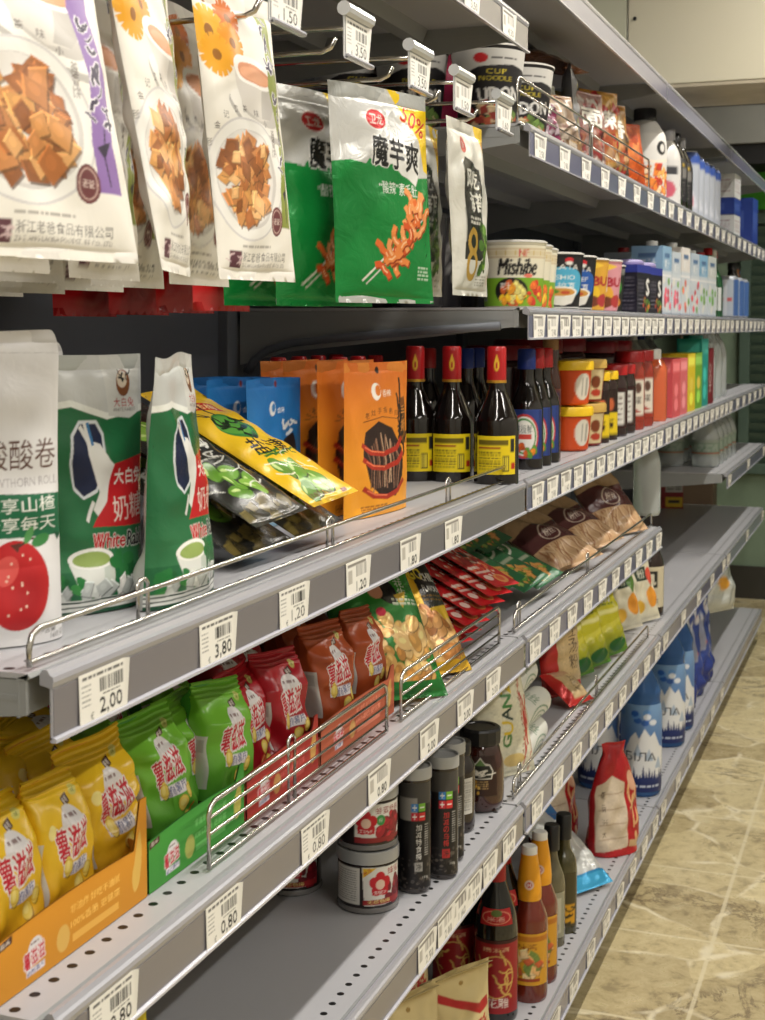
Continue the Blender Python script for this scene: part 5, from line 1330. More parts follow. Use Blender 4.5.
for k in range(5):
    if k == 0:
        o = root('vermicelli_roll', (0, 0, 0)); ROLL = o
        lathe_obj('body', smooth_prof([(0, 0), (.018, 0), (.024, .008), (.0255, .03), (.0255, .15), (.024, .172), (.017, .182), (0, .184)]), mat('white_noodle_film', (214, 214, 204), .3, coat=.5, bump=.5, bump_scale=60), o, 20)
        sector('wrapper', art_roll(70, 40), .026, .022, .160, -2.6, 2.6, parent=o)
    else: o = copy_tree(ROLL)
    tag(o, ('white vermicelli roll at the bottom of the pile behind the wire', 'second white vermicelli roll from the bottom', 'third white vermicelli roll with green rings printed', 'topmost white vermicelli roll under the shelf edge', 'white vermicelli roll lying behind the bottom one')[k], 'vermicelli roll', 'white vermicelli rolls piled up')
    o.location = (-.052 - .010 * k, 2.33 + .006 * k, ze + .028 + .0525 * (k if k < 4 else 0)); o.rotation_euler = (R(-90), 0, R((2, -3, 3, -1, 0)[k]))
    if k == 4: o.location.x = -.120
def art_redbeige(nx, ny):
    a = Art(60, 130, nx, ny, (206, 180, 134)); a.grain(.05, 4, 1); a.rect(0, 0, 18, 130, (190, 44, 40)); a.rect(0, 0, 60, 18, (190, 44, 40)); a.text('上汤粉', 42, 64, 62, (60, 40, 30), ww=13, vertical=True, bold=.02); a.rect(20, 100, 60, 130, (190, 150, 120), .8); return a
o = bag('noodle_bag', art_redbeige(50, 110), 543, 582, 640, ze, 60, 'red and beige noodle pack with upright black characters', 'noodle bag', x=-.085, t=.045, style='pillow', tilt=8, back=(180, 40, 40), seed=133, h=.205)
o = bag('noodle_bag', art_redbeige(20, 40), 570, 594, 700, ze, 70, 'low red foil pack lying in front of the yellow packs', 'noodle bag', x=-.03, t=.025, style='pillow', tilt=55, back=(120, 40, 50), seed=134, h=.09, material=P_FOIL()); o.location.z += .006
def art_yellowpack(nx, ny):
    a = Art(60, 120, nx, ny, (206, 200, 40)); a.grad(0, 40, (60, 120, 40), (206, 200, 40)); a.poly([(0, 30), (60, 44), (60, 50), (0, 40)], (226, 220, 80)); a.text('粉', 32, 84, 20, (240, 240, 220), ww=22, bold=.04, out=(40, 90, 40), ow=.06); a.rect(12, 58, 50, 64, (240, 236, 160)); a.ell(40, 14, 16, 9, (30, 96, 40)); a.lines(18, 46, 69, 73, 1, (40, 90, 40), 2.4, 3); return a
ys = None
for k, (px, x, tl) in enumerate(((612, -.055, 16), (594, -.07, 18), (577, -.085, 20))):
    if k == 0: o = ys = pouch('starch_bag', art_yellowpack(44, 80), .11, .20, .045, 'pillow', (180, 176, 40), 141, P_GLOSS(), .005, .03)
    else: o = copy_tree(ys)
    tag(o, ('yellow green starch bag, right one of three', 'yellow green starch bag, middle one of three', 'yellow green starch bag, left one of three')[k], 'starch bag', 'yellow green starch bags'); put(o, x, solve_y(px, x, ze), ze + .004, R(58), R(tl), R(-6))
def art_cream(nx, ny, seed):
    a = Art(60, 120, nx, ny, (220, 214, 190)); a.rect(0, 84, 60, 120, (70, 96, 40) if seed == 1 else (214, 208, 186)); a.ell(44, 36, 12, 16, (226, 150, 50)); a.ell(18, 24, 10, 10, (226, 176, 60)); a.rect(18, 62, 40, 82, (44, 60, 50)); a.text('粉', 29, 72, 14, (230, 228, 210)); a.ell(46, 66, 8, 14, (210, 80, 60) if seed != 1 else (90, 130, 60)); return a
for k, (px, x, sd, l) in enumerate(((627, -.075, 1, 'cream starch bag with a green top beside the yellow bags'), (645, -.050, 2, 'cream starch bag with orange print at the shelf bend, right of the green topped one'))):
    o = pouch('starch_bag', art_cream(40, 70, sd), .115, .205, .045, 'pillow', (206, 200, 180), 150 + k, P_GLOSS(), .005, .03); tag(o, l, 'starch bag'); put(o, x, solve_y(px, x, ze), ze + .004, R(58), R(14), R(-4))
a = Art(60, 70, 40, 44, (206, 196, 168)); a.rect(18, 34, 44, 62, (34, 34, 34)); a.text('豆乳', 31, 48, 18, (226, 220, 200), ww=20, bold=.03); a.rect(16, 20, 40, 26, (150, 140, 60)); a.lines(14, 46, 4, 16, 3, (90, 84, 70), 2, 2)
X, Y, w, h = stand(633, 662, 552, ze, x=-.06)
bottle('soy_milk_bottle', X, Y, ze, .042, .235, [(1, 0), (1, .55), (.96, .62), (.6, .78), (.42, .86), (.42, .9)], mat('dark_brown_bottle', (40, 26, 22), .15, coat=.5), BLACKLID, [(a, .10, .56, 1.3, 'label')], 'dark bottle with a beige label at the end of the stocked low shelf', 'bottle', cap=(.88, 1, .48))
# clear bottle on the snack shelf end
X, Y, w, h = stand(638, 655, 462, zd, x=-.06)
bottle('water_bottle', X, Y, zd, .036, .225, [(.9, 0), (1, .04), (1, .6), (.8, .74), (.42, .86), (.4, .9)], CLEARP, mat('white_cap', (226, 226, 222), .35), [], 'clear plastic bottle at the far end of the snack shelf', 'bottle', cap=(.9, 1, .44))

# ------------------------------------------------------------------ bottom shelf
zf = Z['F']
def art_paper(nx, ny):
    a = Art(100, 130, nx, ny, (206, 188, 138)); a.poly([(10, 108), (34, 96), (72, 84), (90, 88), (92, 76), (70, 72), (30, 88), (8, 98)], (170, 30, 34)); a.text('龙须酥', 58, 52, 20, (176, 40, 40), ww=56, rot=.35, bold=.03); a.ell(46, 112, 4, 2.4, (150, 120, 60)); a.ell(58, 20, 26, 12, (150, 110, 60), .5); a.scribble(50, 20, 60, 16, (150, 70, 40), 8, 3, 1.6); a.rect(10, 4, 90, 8, (170, 40, 40)); return a
def paper_bag(x, y, rz, label, tl=0, h=.172):
    o = root('paper_bag', (x, y, zf + .001)); o.rotation_euler = (0, 0, R(rz)); tag(o, label, 'paper bag', 'cream paper bags with red ribbon print')
    b = pouch('bag_body', art_paper(90, 110), .125, h, .085, 'stand', (196, 178, 128), int(abs(x * 1000)), P_SATIN(), .0075, .02, parent=o)
    q = MB(); q.add([(-.058, -.012, h - .004), (.058, -.012, h - .002), (.060, .03, h - .022), (-.060, .03, h - .026), (-.058, -.0135, h - .002), (.058, -.0135, h), (.060, .0315, h - .020), (-.060, .0315, h - .024)], [(0, 1, 2, 3), (7, 6, 5, 4), (0, 4, 5, 1), (1, 5, 6, 2), (2, 6, 7, 3), (3, 7, 4, 0)]); q.build('folded_top', mat('cream_paper', (206, 188, 138), .5), o)
    return o
X = -.082; Y = solve_y(460, X, zf)
paper_bag(X, Y, 58, 'cream paper bag with red ribbon print, front right at the bottom edge'); paper_bag(X - .05, Y - .115, 62, 'cream paper bag at the bottom picture edge, left of the front one'); paper_bag(X - .125, Y + .06, 60, 'cream paper bag standing behind, its folded top showing', h=.205)
REDLAB = None
def art_wine(nx, ny):
    a = Art(80, 120, nx, ny, (150, 26, 32)); a.rect(0, 114, 80, 120, (60, 20, 20)); a.ring(40, 60, 26, 34, (206, 170, 90), 2); a.scribble(40, 60, 34, 44, (206, 170, 90), 10, 5, 2.4); a.text('糯米酒', 40, 104, 7, (220, 180, 140), ww=40); a.text('花雕', 42, 18, 16, (236, 226, 216), ww=34, bold=.03); return a
WL = art_wine(46, 80)
def art_neck(nx, ny):
    a = Art(40, 30, nx, ny, (176, 30, 36)); a.ring(20, 15, 17, 11, (226, 150, 120), 1.4); a.ell(20, 22, 7, 6, (90, 110, 50)); a.text('米酒', 19, 12, 8, (230, 190, 170), ww=20); return a
NL = art_neck(30, 24)
GLK = mat('black_green_glass', (14, 14, 12), .07, coat=.8)
def wine(x, y, label, r=.0385, h=.300):
    return bottle('rice_wine_bottle', x, y, zf, r, h, [(.96, 0), (1, .02), (1, .52), (.9, .62), (.55, .74), (.38, .82), (.36, .93)], GLK, mat('red_foil_cap', (150, 24, 28), .35), [(WL, .06, .49, 1.2, 'label'), (NL, .575, .665, .85, 'neck_label')], label, 'rice wine bottle', 'dark rice wine bottles', cap=(.80, 1.0, .42))
X = -.080; Y = solve_y(496, X, zf)
wine(X, Y, 'dark rice wine bottle with a red label, in front'); wine(X - .012, Y + .080, 'dark rice wine bottle with red label, second along the edge'); wine(X - .088, Y + .03, 'dark rice wine bottle behind, left of the front one'); wine(X - .082, Y + .115, 'dark rice wine bottle in the rear row, furthest along')
def art_sauce(nx, ny):
    a = Art(80, 100, nx, ny, (206, 150, 40)); a.rect(0, 84, 80, 94, (180, 110, 30)); a.text('辣酱', 36, 74, 12, (110, 40, 24), ww=36, bold=.03); a.heap(42, 40, 26, 22, 24, [(220, 170, 110), (190, 90, 50), (110, 130, 60), (230, 200, 150)], 10, 3); a.rect(10, 8, 60, 14, (150, 60, 30)); return a
SL = art_sauce(40, 50)
REDSAUCE = mat('red_brown_sauce', (104, 34, 18), .1, coat=.8); YSLEEVE = mat('yellow_sleeve', (226, 156, 30), .35); WCAP = mat('white_cap', (226, 226, 222), .35)
def chilli(x, y, label):
    r, h = .034, .275
    o = bottle('chili_sauce_bottle', x, y, zf, r, h, [(.95, 0), (1, .02), (1, .48), (.97, .54), (.66, .64), (.56, .68)], REDSAUCE, WCAP, [(SL, .12, .46, 1.2, 'label')], label, 'chili sauce bottle', 'chili sauce bottles with yellow neck sleeves', cap=(.945, 1.0, .42))
    lathe_obj('neck_sleeve', smooth_prof([(.64 * r, .655 * h), (.66 * r, .70 * h), (.56 * r, .84 * h), (.45 * r, .92 * h), (.43 * r, .95 * h)]), YSLEEVE, o, 24)
    a = Art(20, 20, 14, 14, (226, 156, 30)); a.ell(10, 10, 8, 8, (226, 206, 200)); a.ell(10, 10, 5, 5, (190, 60, 70)); a.text('H', 10, 10, 6, (240, 230, 226)); f = facing(x, y)
    sector('sleeve_emblem', a, .62 * r, .73 * h, .80 * h, f - .45, f + .45, parent=o, prof=[(.66 * r, .70 * h), (.56 * r, .84 * h)]); return o
X = -.044; Y = solve_y(528.5, X, zf)
chilli(X, Y, 'chili sauce bottle with a yellow sleeve, nearer one'); chilli(X, Y + .076, 'chili sauce bottle with a yellow sleeve, further one')
a = Art(60, 80, 34, 46, (70, 62, 36)); a.rect(4, 6, 56, 34, (206, 150, 30)); a.scribble(30, 20, 44, 22, (60, 50, 20), 8, 3, 3); a.rect(8, 38, 34, 74, (40, 36, 26)); a.text('香油', 22, 56, 26, (206, 200, 180), ww=9, vertical=True)
b = Art(60, 80, 34, 46, (150, 148, 126)); b.rect(8, 10, 50, 70, (186, 182, 160)); b.text('米醋', 30, 44, 30, (50, 46, 40), ww=14, vertical=True, bold=.02); b.lines(12, 46, 14, 24, 3, (70, 66, 56), 2, 4)
X = -.058; Y = solve_y(551, X, zf)
OIL = mat('olive_brown_glass', (62, 58, 30), .08, coat=.7)
bottle('vinegar_bottle', X, Y, zf, .027, .235, [(1, 0), (1, .50), (.9, .58), (.5, .70), (.42, .76), (.42, .82)], mat('pale_brown_glass', (96, 90, 66), .1, coat=.7), BLACKLID, [(b, .08, .46, 1.1, 'label')], 'slim bottle with black cap and grey label beside the chili sauce', 'bottle', cap=(.79, 1, .56))
X = -.050; Y = solve_y(563, X, zf)
bottle('sesame_oil_bottle', X, Y, zf, .027, .235, [(1, 0), (1, .54), (.9, .62), (.52, .70), (.46, .76), (.46, .82)], OIL, BLACKLID, [(a, .06, .52, 1.1, 'label')], 'slim olive bottle with black cap and yellow label, right of the grey labelled one', 'bottle', cap=(.79, 1, .58))
# silver pouch lying with its blue end towards the aisle
def art_silver(nx, ny):
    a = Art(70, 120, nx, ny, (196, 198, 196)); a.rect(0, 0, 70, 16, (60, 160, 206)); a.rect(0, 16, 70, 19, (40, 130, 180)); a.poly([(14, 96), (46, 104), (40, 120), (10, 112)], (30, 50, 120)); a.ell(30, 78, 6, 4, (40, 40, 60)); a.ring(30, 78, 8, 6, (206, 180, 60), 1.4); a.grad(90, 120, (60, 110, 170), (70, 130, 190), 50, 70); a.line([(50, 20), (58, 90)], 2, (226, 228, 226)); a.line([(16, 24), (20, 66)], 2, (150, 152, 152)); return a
o = pouch('flour_pouch', art_silver(60, 90), .12, .235, .03, 'hang', (180, 190, 196), 161, P_FOIL(), .005, .02); tag(o, 'silver pouch with a blue end lying on the bottom shelf', 'pouch'); put(o, -.030, 2.905, zf + .010, R(58), R(58), R(0))
o = pouch('flour_pouch', art_silver(20, 30), .12, .24, .03, 'hang', (60, 120, 180), 162, P_FOIL(), .004, .02); tag(o, 'blue pouch standing behind the silver one with a blue end', 'pouch'); put(o, -.29, 2.97, zf + .002, R(60), R(8))
def art_rice(nx, ny):
    a = Art(80, 130, nx, ny, (170, 30, 36)); a.poly([(4, 6), (48, 10), (50, 84), (30, 92), (4, 82)], (206, 190, 168)); a.grain(.03, 4, 2)
    for k in range(4): a.line([(8, 20 + 17 * k), (46, 22 + 17 * k)], 1.6, (176, 156, 136)); a.text('大米香糯'[k], 14, 26 + 15 * k, 8, (60, 40, 40), ww=6)
    a.ell(66, 84, 9, 12, (220, 180, 150), .8); a.scribble(66, 50, 16, 60, (220, 170, 120), 10, 3, 2.6); a.poly([(50, 10), (80, 4), (80, 12), (50, 18)], (206, 170, 130)); return a
r1 = bag('rice_bag', art_rice(60, 110), 588, 636, 742, zf, 50, 'red rice bag with a clear window, nearer the shelf edge', 'rice bag', 'red rice bags', yb=850, t=.085, style='sack', back=(160, 28, 34), seed=171, wrinkle=.006, pinch=.06)
r2 = again(r1, -.135, -.01, 0, 'red rice bag with a clear window, behind the nearer one', 56); r2.scale = (.95, 1, .95)
# big blue water bottles
def art_water(nx, ny):
    a = Art(100, 150, nx, ny, (44, 88, 160)); a.grad(60, 150, (52, 100, 172), (120, 156, 196)); a.poly([(0, 60), (10, 76), (18, 66), (30, 92), (40, 104), (46, 92), (56, 110), (66, 96), (74, 104), (86, 80), (100, 72), (100, 20), (0, 20)], (222, 224, 226))
    for x, y in ((20, 60), (44, 84), (64, 76), (84, 62)): a.poly([(x - 8, y - 20), (x, y), (x + 3, y - 8), (x + 9, y - 22)], (170, 186, 206))
    a.rect(0, 0, 100, 22, (24, 40, 96)); r = random.Random(3)
    for k in range(20): x = k * 5.4; t = r.uniform(28, 48); a.poly([(x - 4, 18), (x, t), (x + 4, 18)], (26, 44, 100))
    for k in range(9): a.ell(30 + r.uniform(-22, 50), 128 + r.uniform(-10, 10), 7, 5, r.choice(((220, 226, 236), (90, 140, 200), (40, 90, 170))))
    a.text('БIЛA', 50, 62, 15, (26, 34, 50), ww=56, bold=.03); a.lines(14, 86, 8, 14, 1, (200, 210, 226), 4, 6); return a
WA = art_water(60, 80)
WB = mat('blue_tinted_water_bottle', (84, 128, 190), .08, trans=.55, ior=1.2, spec=.5)
def water(x, y, label, near=True, r=.054, h=.362, lab=True):
    o = bottle('water_bottle', x, y, zf, r, h, [(.86, 0), (.97, .02), (1, .06), (1, .58), (.9, .68), (.94, .74), (.6, .86), (.34, .92)], WB, mat('blue_bottle_cap', (40, 80, 160), .35), [(WA, .04, .66, 1.35, 'label')] if lab else [], label, 'water bottle', 'big blue water bottles', cap=(.915, .97, .30))
    return o
X, Y, w, h = stand(620, 661, 668, zf, yb=798)
water(X, Y, 'big water bottle with mountain label beside the red rice bags', r=min(w / 2, .056)); water(X - .115, Y + .02, 'big blue water bottle in the rear row behind the first one')
for k, (px0, px1, yb_, x, l) in enumerate(((657, 693, 749, None, 'second big water bottle along, mountain label turned to the aisle'), (673, 704, 738, None, 'third big water bottle along the bottom shelf'))):
    X, Y, w, h = stand(px0, px1, 600, zf, yb=yb_); water(min(X, -.06), Y + .06 * k, l); water(min(X, -.06) - .115, Y + .06 * k - .01, ('blue water bottle in the rear row, behind the second one', 'blue water bottle in the rear row, behind the third one')[k])
# shrink wrapped bottles at the far end of the bottom shelf
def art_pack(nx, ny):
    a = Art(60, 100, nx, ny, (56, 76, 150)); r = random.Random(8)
    for k in range(50): a.ell(r.uniform(0, 60), r.uniform(30, 100), r.uniform(1, 4), r.uniform(1, 4), r.choice(((160, 170, 206), (90, 106, 170), (226, 230, 238), (220, 224, 234), (170, 60, 70), (34, 46, 110))), .8)  # the pale dots are film sparkles painted into the colour
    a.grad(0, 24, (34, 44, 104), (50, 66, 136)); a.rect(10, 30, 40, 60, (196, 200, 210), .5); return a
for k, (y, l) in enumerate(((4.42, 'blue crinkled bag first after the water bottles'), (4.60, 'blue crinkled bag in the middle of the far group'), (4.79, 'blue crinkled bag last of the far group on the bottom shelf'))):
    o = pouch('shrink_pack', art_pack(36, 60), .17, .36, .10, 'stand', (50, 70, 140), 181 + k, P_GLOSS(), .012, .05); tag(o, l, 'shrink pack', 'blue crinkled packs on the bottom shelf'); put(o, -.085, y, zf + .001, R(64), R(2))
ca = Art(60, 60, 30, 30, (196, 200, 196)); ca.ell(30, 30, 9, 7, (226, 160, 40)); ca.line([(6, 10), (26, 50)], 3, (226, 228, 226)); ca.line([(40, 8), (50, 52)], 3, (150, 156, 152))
o = pouch('clear_bag', ca, .20, .20, .10, 'pillow', (190, 196, 190), 190, mat('clear_crinkled_film', rough=.12, spec=.8, attr=True, bump=.9, bump_scale=50), .012, .05); tag(o, 'clear crinkled bag with a small orange mark past the blue packs', 'bag'); put(o, -.045, 5.06, zf + .19, R(60), R(10)); o['support'] = 'on the pack beneath'
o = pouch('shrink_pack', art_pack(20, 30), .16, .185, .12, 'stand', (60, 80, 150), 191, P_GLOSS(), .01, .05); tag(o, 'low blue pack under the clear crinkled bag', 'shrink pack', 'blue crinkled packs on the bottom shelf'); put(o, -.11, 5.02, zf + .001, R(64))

# small yellow box under the snack rail, at the lower picture edge
yb_ = Art(60, 60, 40, 40, (216, 196, 40)); yb_.rect(8, 8, 52, 50, (40, 60, 60)); yb_.ell(26, 26, 12, 12, (90, 160, 90)); yb_.ell(42, 34, 8, 10, (60, 120, 190)); yb_.rect(0, 54, 60, 60, (226, 210, 60))
p = on_x(128, 1003, -.05)
o = carton('snack_box', yb_, yb_, .055, .05, p[2] - ze - .001, top=(216, 200, 50)); tag(o, 'small yellow box just below the 0,80 tag at the lower edge', 'box'); put(o, -.075, p[1], ze + .0008, R(70))
# ------------------------------------------------------------------ eye level shelf: noodle tubs, cups, cartons
zb = Z['B']
def cup(name, x, y, z, rb, rt, h, art, label, cat, group=None, lidc=None, half=1.5, lid='lid', back=(210, 206, 190)):
    o = root(name, (x, y, z)); tag(o, label, cat, group)
    base = Art(1, 1, 2, 2, back)
    lathe_obj('cup_body', [(0, .0006), (rb * .93, .0006), (rb, .004), (rt, h - .006), (rt * 1.03, h - .004), (rt * 1.03, h - .001), (0, h - .002)], mat('cup_wall_%d_%d_%d' % tuple(back), back, .4), o, 32)
    lathe_obj(lid, [(rt * .985, h - .0015), (rt * 1.05, h - .002), (rt * 1.05, h + .0005), (rt * .98, h + .002), (0, h + .0012)], lidc or mat('paper_lid', (214, 212, 206), .4), o, 32)
    f = facing(x, y)
    sector('printed_sleeve', art, rb + .0006, .004, h - .007, f - half, f + half, parent=o, r1=rt + .0006); return o
def art_tub(nx, ny, seed=0):
    a = Art(150, 90, nx, ny, (224, 218, 196)); a.rect(0, 0, 150, 42, (122, 168, 44))
    for k in range(60): a.rect(k * 2.5, 74, k * 2.5 + 1.4, 82, (200, 176, 120))
    a.line([(0, 84), (150, 84)], 1, (190, 160, 110)); a.line([(0, 72), (150, 72)], 1, (190, 160, 110))
    a.text('Mishibe', 84, 58, 24, (28, 26, 26), ww=64, bold=.06, shear=.2); a.text('NF', 92, 78, 10, (200, 60, 70), ww=16, bold=.05)
    a.ell(72, 22, 28, 20, (28, 26, 24)); a.heap(76, 18, 22, 15, 30, [(240, 186, 40), (226, 150, 40), (220, 206, 120), (196, 90, 40)], 7, seed + 3, 'r'); a.text('鸡汁', 62, 30, 11, (236, 236, 226), ww=18, bold=.03); a.ell(100, 45, 8, 3, (226, 120, 100))
    a.heap(118, 18, 18, 16, 22, [(206, 60, 40), (226, 110, 50), (240, 190, 60)], 7, seed + 5, 'r'); a.rect(8, 8, 24, 40, (170, 176, 160)); a.barcode(9, 23, 10, 38, (60, 60, 60)); a.ell(10, 54, 5, 6, (40, 40, 40)); a.ell(10, 66, 6, 3, (230, 200, 40))
    return a
for k, (x0, x1, yt, l) in enumerate(((484, 534, 240, 'white and green noodle tub nearest the bracket, lettering clear'), (508, 545, 242, 'white and green noodle tub second in its row'), (524, 551, 243, 'white and green noodle tub third, beside the black cups'))):
    rb = .055; x = -.062 - .017 * k; y = solve_y(513, -.062, zb) + .113 * k
    cup('noodle_tub', x, y, zb, rb * .88, rb, .112, art_tub(70, 60, k), l, 'noodle tub', 'white and green noodle tubs', back=(214, 208, 186))
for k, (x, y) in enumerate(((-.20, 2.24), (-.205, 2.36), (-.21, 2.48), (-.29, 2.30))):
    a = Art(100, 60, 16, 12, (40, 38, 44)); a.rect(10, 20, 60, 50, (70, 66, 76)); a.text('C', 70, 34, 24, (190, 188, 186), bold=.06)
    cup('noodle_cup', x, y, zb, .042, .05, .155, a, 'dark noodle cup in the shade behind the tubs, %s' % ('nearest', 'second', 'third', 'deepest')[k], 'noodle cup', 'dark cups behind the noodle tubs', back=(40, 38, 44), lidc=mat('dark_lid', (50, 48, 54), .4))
def art_oya(nx, ny, blue=False):
    a = Art(100, 110, nx, ny, (30, 29, 32)); c = (40, 90, 170) if blue else (80, 170, 206)
    a.ell(58, 54, 36, 34, c); a.text('OYAKATA', 46, 88, 12, (226, 224, 218), ww=70, bold=.05); a.ell(66, 102, 6, 6, (200, 40, 50)); a.ell(66, 96, 5, 4, (226, 226, 220)); a.text('SHIO' if not blue else 'BEEF', 62, 66, 10, (240, 240, 236), ww=28, bold=.05); a.text('拉面', 64, 50, 12, (240, 240, 236), ww=26, bold=.03)
    a.poly([(24, 38), (84, 38), (74, 12), (60, 6), (46, 8), (34, 16)], (226, 222, 212)); a.ell(54, 36, 28, 11, (236, 232, 222)); a.ell(54, 35, 24, 8.5, (206, 150, 70)); a.ell(46, 36, 7, 4, (90, 140, 50)); a.ell(62, 34, 7, 4, (190, 80, 50)); a.ell(20, 48, 9, 9, (226, 190, 160)); a.ell(20, 54, 9, 6, (60, 40, 30)); a.rect(0, 0, 100, 4, (200, 200, 196)); return a
OYA = (art_oya(50, 60), art_oya(50, 60, True))
for k, (y, x) in enumerate(((solve_y(557, -.054, zb), -.054), (solve_y(571, -.054, zb), -.054))):
    cup('noodle_cup', x, y, zb, .040, .048, .106, OYA[k], ('black noodle cup with pale blue disc and a soup bowl printed', 'black noodle cup with dark blue disc and a soup bowl printed')[k], 'noodle cup', back=(34, 33, 36))
def art_bear(nx, ny, pink=False):
    a = Art(100, 110, nx, ny, (220, 166, 60) if not pink else (214, 150, 160)); a.rect(0, 0, 26, 110, (60, 52, 40) if not pink else (206, 140, 150)); a.ell(50, 34, 26, 30, (240, 196, 50) if not pink else (226, 170, 60)); a.ell(56, 20, 20, 14, (120, 60, 40)); a.text('BU', 76, 66, 20, (170, 30, 50), ww=30, bold=.06); a.rect(40, 44, 62, 76, (230, 224, 210)); a.lines(42, 60, 48, 74, 4, (60, 50, 40), 3, 2); a.ell(84, 22, 13, 15, (180, 60, 60)); a.poly([(30, 104), (60, 110), (80, 102), (60, 92)], (240, 200, 70)); return a
for k, (y, x) in enumerate(((solve_y(585, -.052, zb), -.052), (solve_y(599, -.048, zb), -.048))):
    cup('noodle_cup', x, y, zb, .038, .047, (.106, .108)[k], art_bear(40, 44, k == 1), ('yellow noodle cup beside the black cups', 'pink noodle cup, widest lettering facing the aisle')[k], 'noodle cup', back=((200, 150, 60), (206, 140, 150))[k])
a = Art(100, 110, 30, 30, (36, 40, 36)); a.ell(56, 60, 30, 26, (70, 150, 60)); a.ell(60, 24, 26, 16, (206, 130, 50)); a.rect(0, 94, 100, 110, (120, 120, 116))
cup('noodle_cup', -.090, solve_y(609, -.075, zb), zb, .042, .050, .108, a, 'black and green noodle cup between the pink cup and blue lidded boxes', 'noodle cup', back=(36, 40, 36))
a = Art(100, 110, 36, 36, (34, 32, 44)); a.rect(0, 92, 100, 110, (50, 60, 150)); a.text('S', 76, 60, 36, (230, 228, 224), bold=.08); a.lines(8, 50, 10, 80, 8, (120, 116, 130), 2.4, 2); a.heap(70, 20, 24, 14, 14, [(206, 120, 60), (170, 70, 50), (90, 130, 60)], 8, 2)
b = Art(60, 110, 24, 36, (38, 36, 50)); b.rect(0, 92, 60, 110, (50, 60, 150)); b.lines(6, 54, 8, 84, 9, (120, 116, 130), 2.2, 5)
for k, y in enumerate((solve_y(624, -.06, zb), solve_y(637, -.06, zb))):
    o = carton('noodle_box', a, b, .115, .095, .112, top=(150, 140, 190)); tag(o, ('dark boxed noodle cup with a blue lid edge, nearer', 'dark boxed noodle cup with white lettering, further')[k], 'noodle box', 'dark noodle boxes with blue edges'); put(o, -.060, y, zb + .0008, R(84))
    q = MB(); q.lathe([(0, 0), (.046, 0), (.044, .010), (.036, .013), (0, .013)], 20); d = q.build('dome_lid', mat('lilac_lid', (150, 140, 186), .35), o, smooth=True); d.location = (0, 0, .1125); 
def art_drink(nx, ny, c, fr):
    a = Art(60, 150, nx, ny, (206, 214, 222)); a.rect(0, 96, 60, 150, c); a.text('果汁', 30, 110, 22, (236, 238, 240), ww=34, bold=.03); r = random.Random(nx + fr[0])
    for k in range(12): a.ell(r.uniform(6, 54), r.uniform(8, 78), 7, 8, r.choice((fr, [min(255, v * 1.2) for v in fr], (226, 226, 222), (120, 170, 90)))); 
    a.rect(0, 84, 60, 88, (236, 236, 238)); a.rect(0, 0, 60, 5, (170, 180, 196)); a.rect(14, 124, 46, 134, (90, 120, 160)); return a
kinds = (((140, 176, 206), (206, 90, 110)), ((196, 206, 216), (206, 100, 120)), ((226, 222, 218), (210, 110, 90)), ((186, 200, 214), (196, 60, 80)), ((130, 176, 210), (110, 160, 60)), ((200, 206, 206), (110, 170, 70)))
for k, (c, fr) in enumerate(kinds):
    a, b = art_drink(26, 54, c, fr), art_drink(22, 54, c, fr); h = (.172, .165, .185, .178, .182, .186)[k]
    o = root('drink_carton', (-.048, solve_y((651, 661, 671, 681, 690, 699)[k], -.048, zb), zb + .0008)); o.rotation_euler = (0, 0, R(86)); tag(o, ('first', 'second', 'third', 'fourth', 'fifth', 'sixth')[k] + ' pale drink carton from the left, %s fruit printed' % ('pink', 'rosy', 'orange', 'dark red', 'green', 'light green')[k], 'drink carton', 'pale drink cartons with printed fruit')
    carton('carton_body', a, b, (.098, .098, .104, .108, .11, .12)[k], .080, h, o, top=(190, 196, 204))
    lathe_obj('screw_cap', [(0, h), (.015, h), (.015, h + .014), (.0, h + .016)], (mat('white_cap'), REDCAP, mat('white_cap'), mat('grey_cap', (150, 150, 156), .4), mat('white_cap'), REDCAP)[k], o, 14)
    if k in (1, 3):
        o2 = copy_tree(o); o2.location.x = -.150; o2.location.z = zb + .0008; o2['label'] = 'pale drink carton in the second row behind the %s one' % ('second', 0, 'fourth')[k - 1]
GREENGL = mat('green_bottle_glass', (24, 84, 48), .08, coat=.8)
wl = Art(40, 60, 16, 22, (214, 218, 220)); wl.ell(20, 30, 7, 16, (60, 110, 170))
for k, y in enumerate((solve_y(707, -.05, zb), solve_y(711.5, -.05, zb), solve_y(716, -.05, zb))):
    bottle('green_bottle', -.05 - .012 * (k == 2), y, zb, .034, .225, [(1, 0), (1, .48), (.9, .58), (.45, .74), (.38, .82), (.38, .93)], GREENGL, (REDCAP, mat('white_cap'), REDCAP)[k], [(wl, .10, .44, 1.1, 'label')], ('green glass bottle with white label, first after the drink cartons', 'green glass bottle with white label, middle of three', 'green glass bottle with white label, last of three')[k], 'bottle', 'green glass bottles', cap=(.90, 1, .44))
cn = Art(60, 80, 24, 30, (176, 186, 200)); cn.poly([(42, 0), (60, 0), (60, 80), (42, 80)], (70, 104, 164)); cn.rect(14, 32, 40, 40, (200, 80, 80), .9); cn.rect(26, 0, 32, 80, (206, 212, 220))
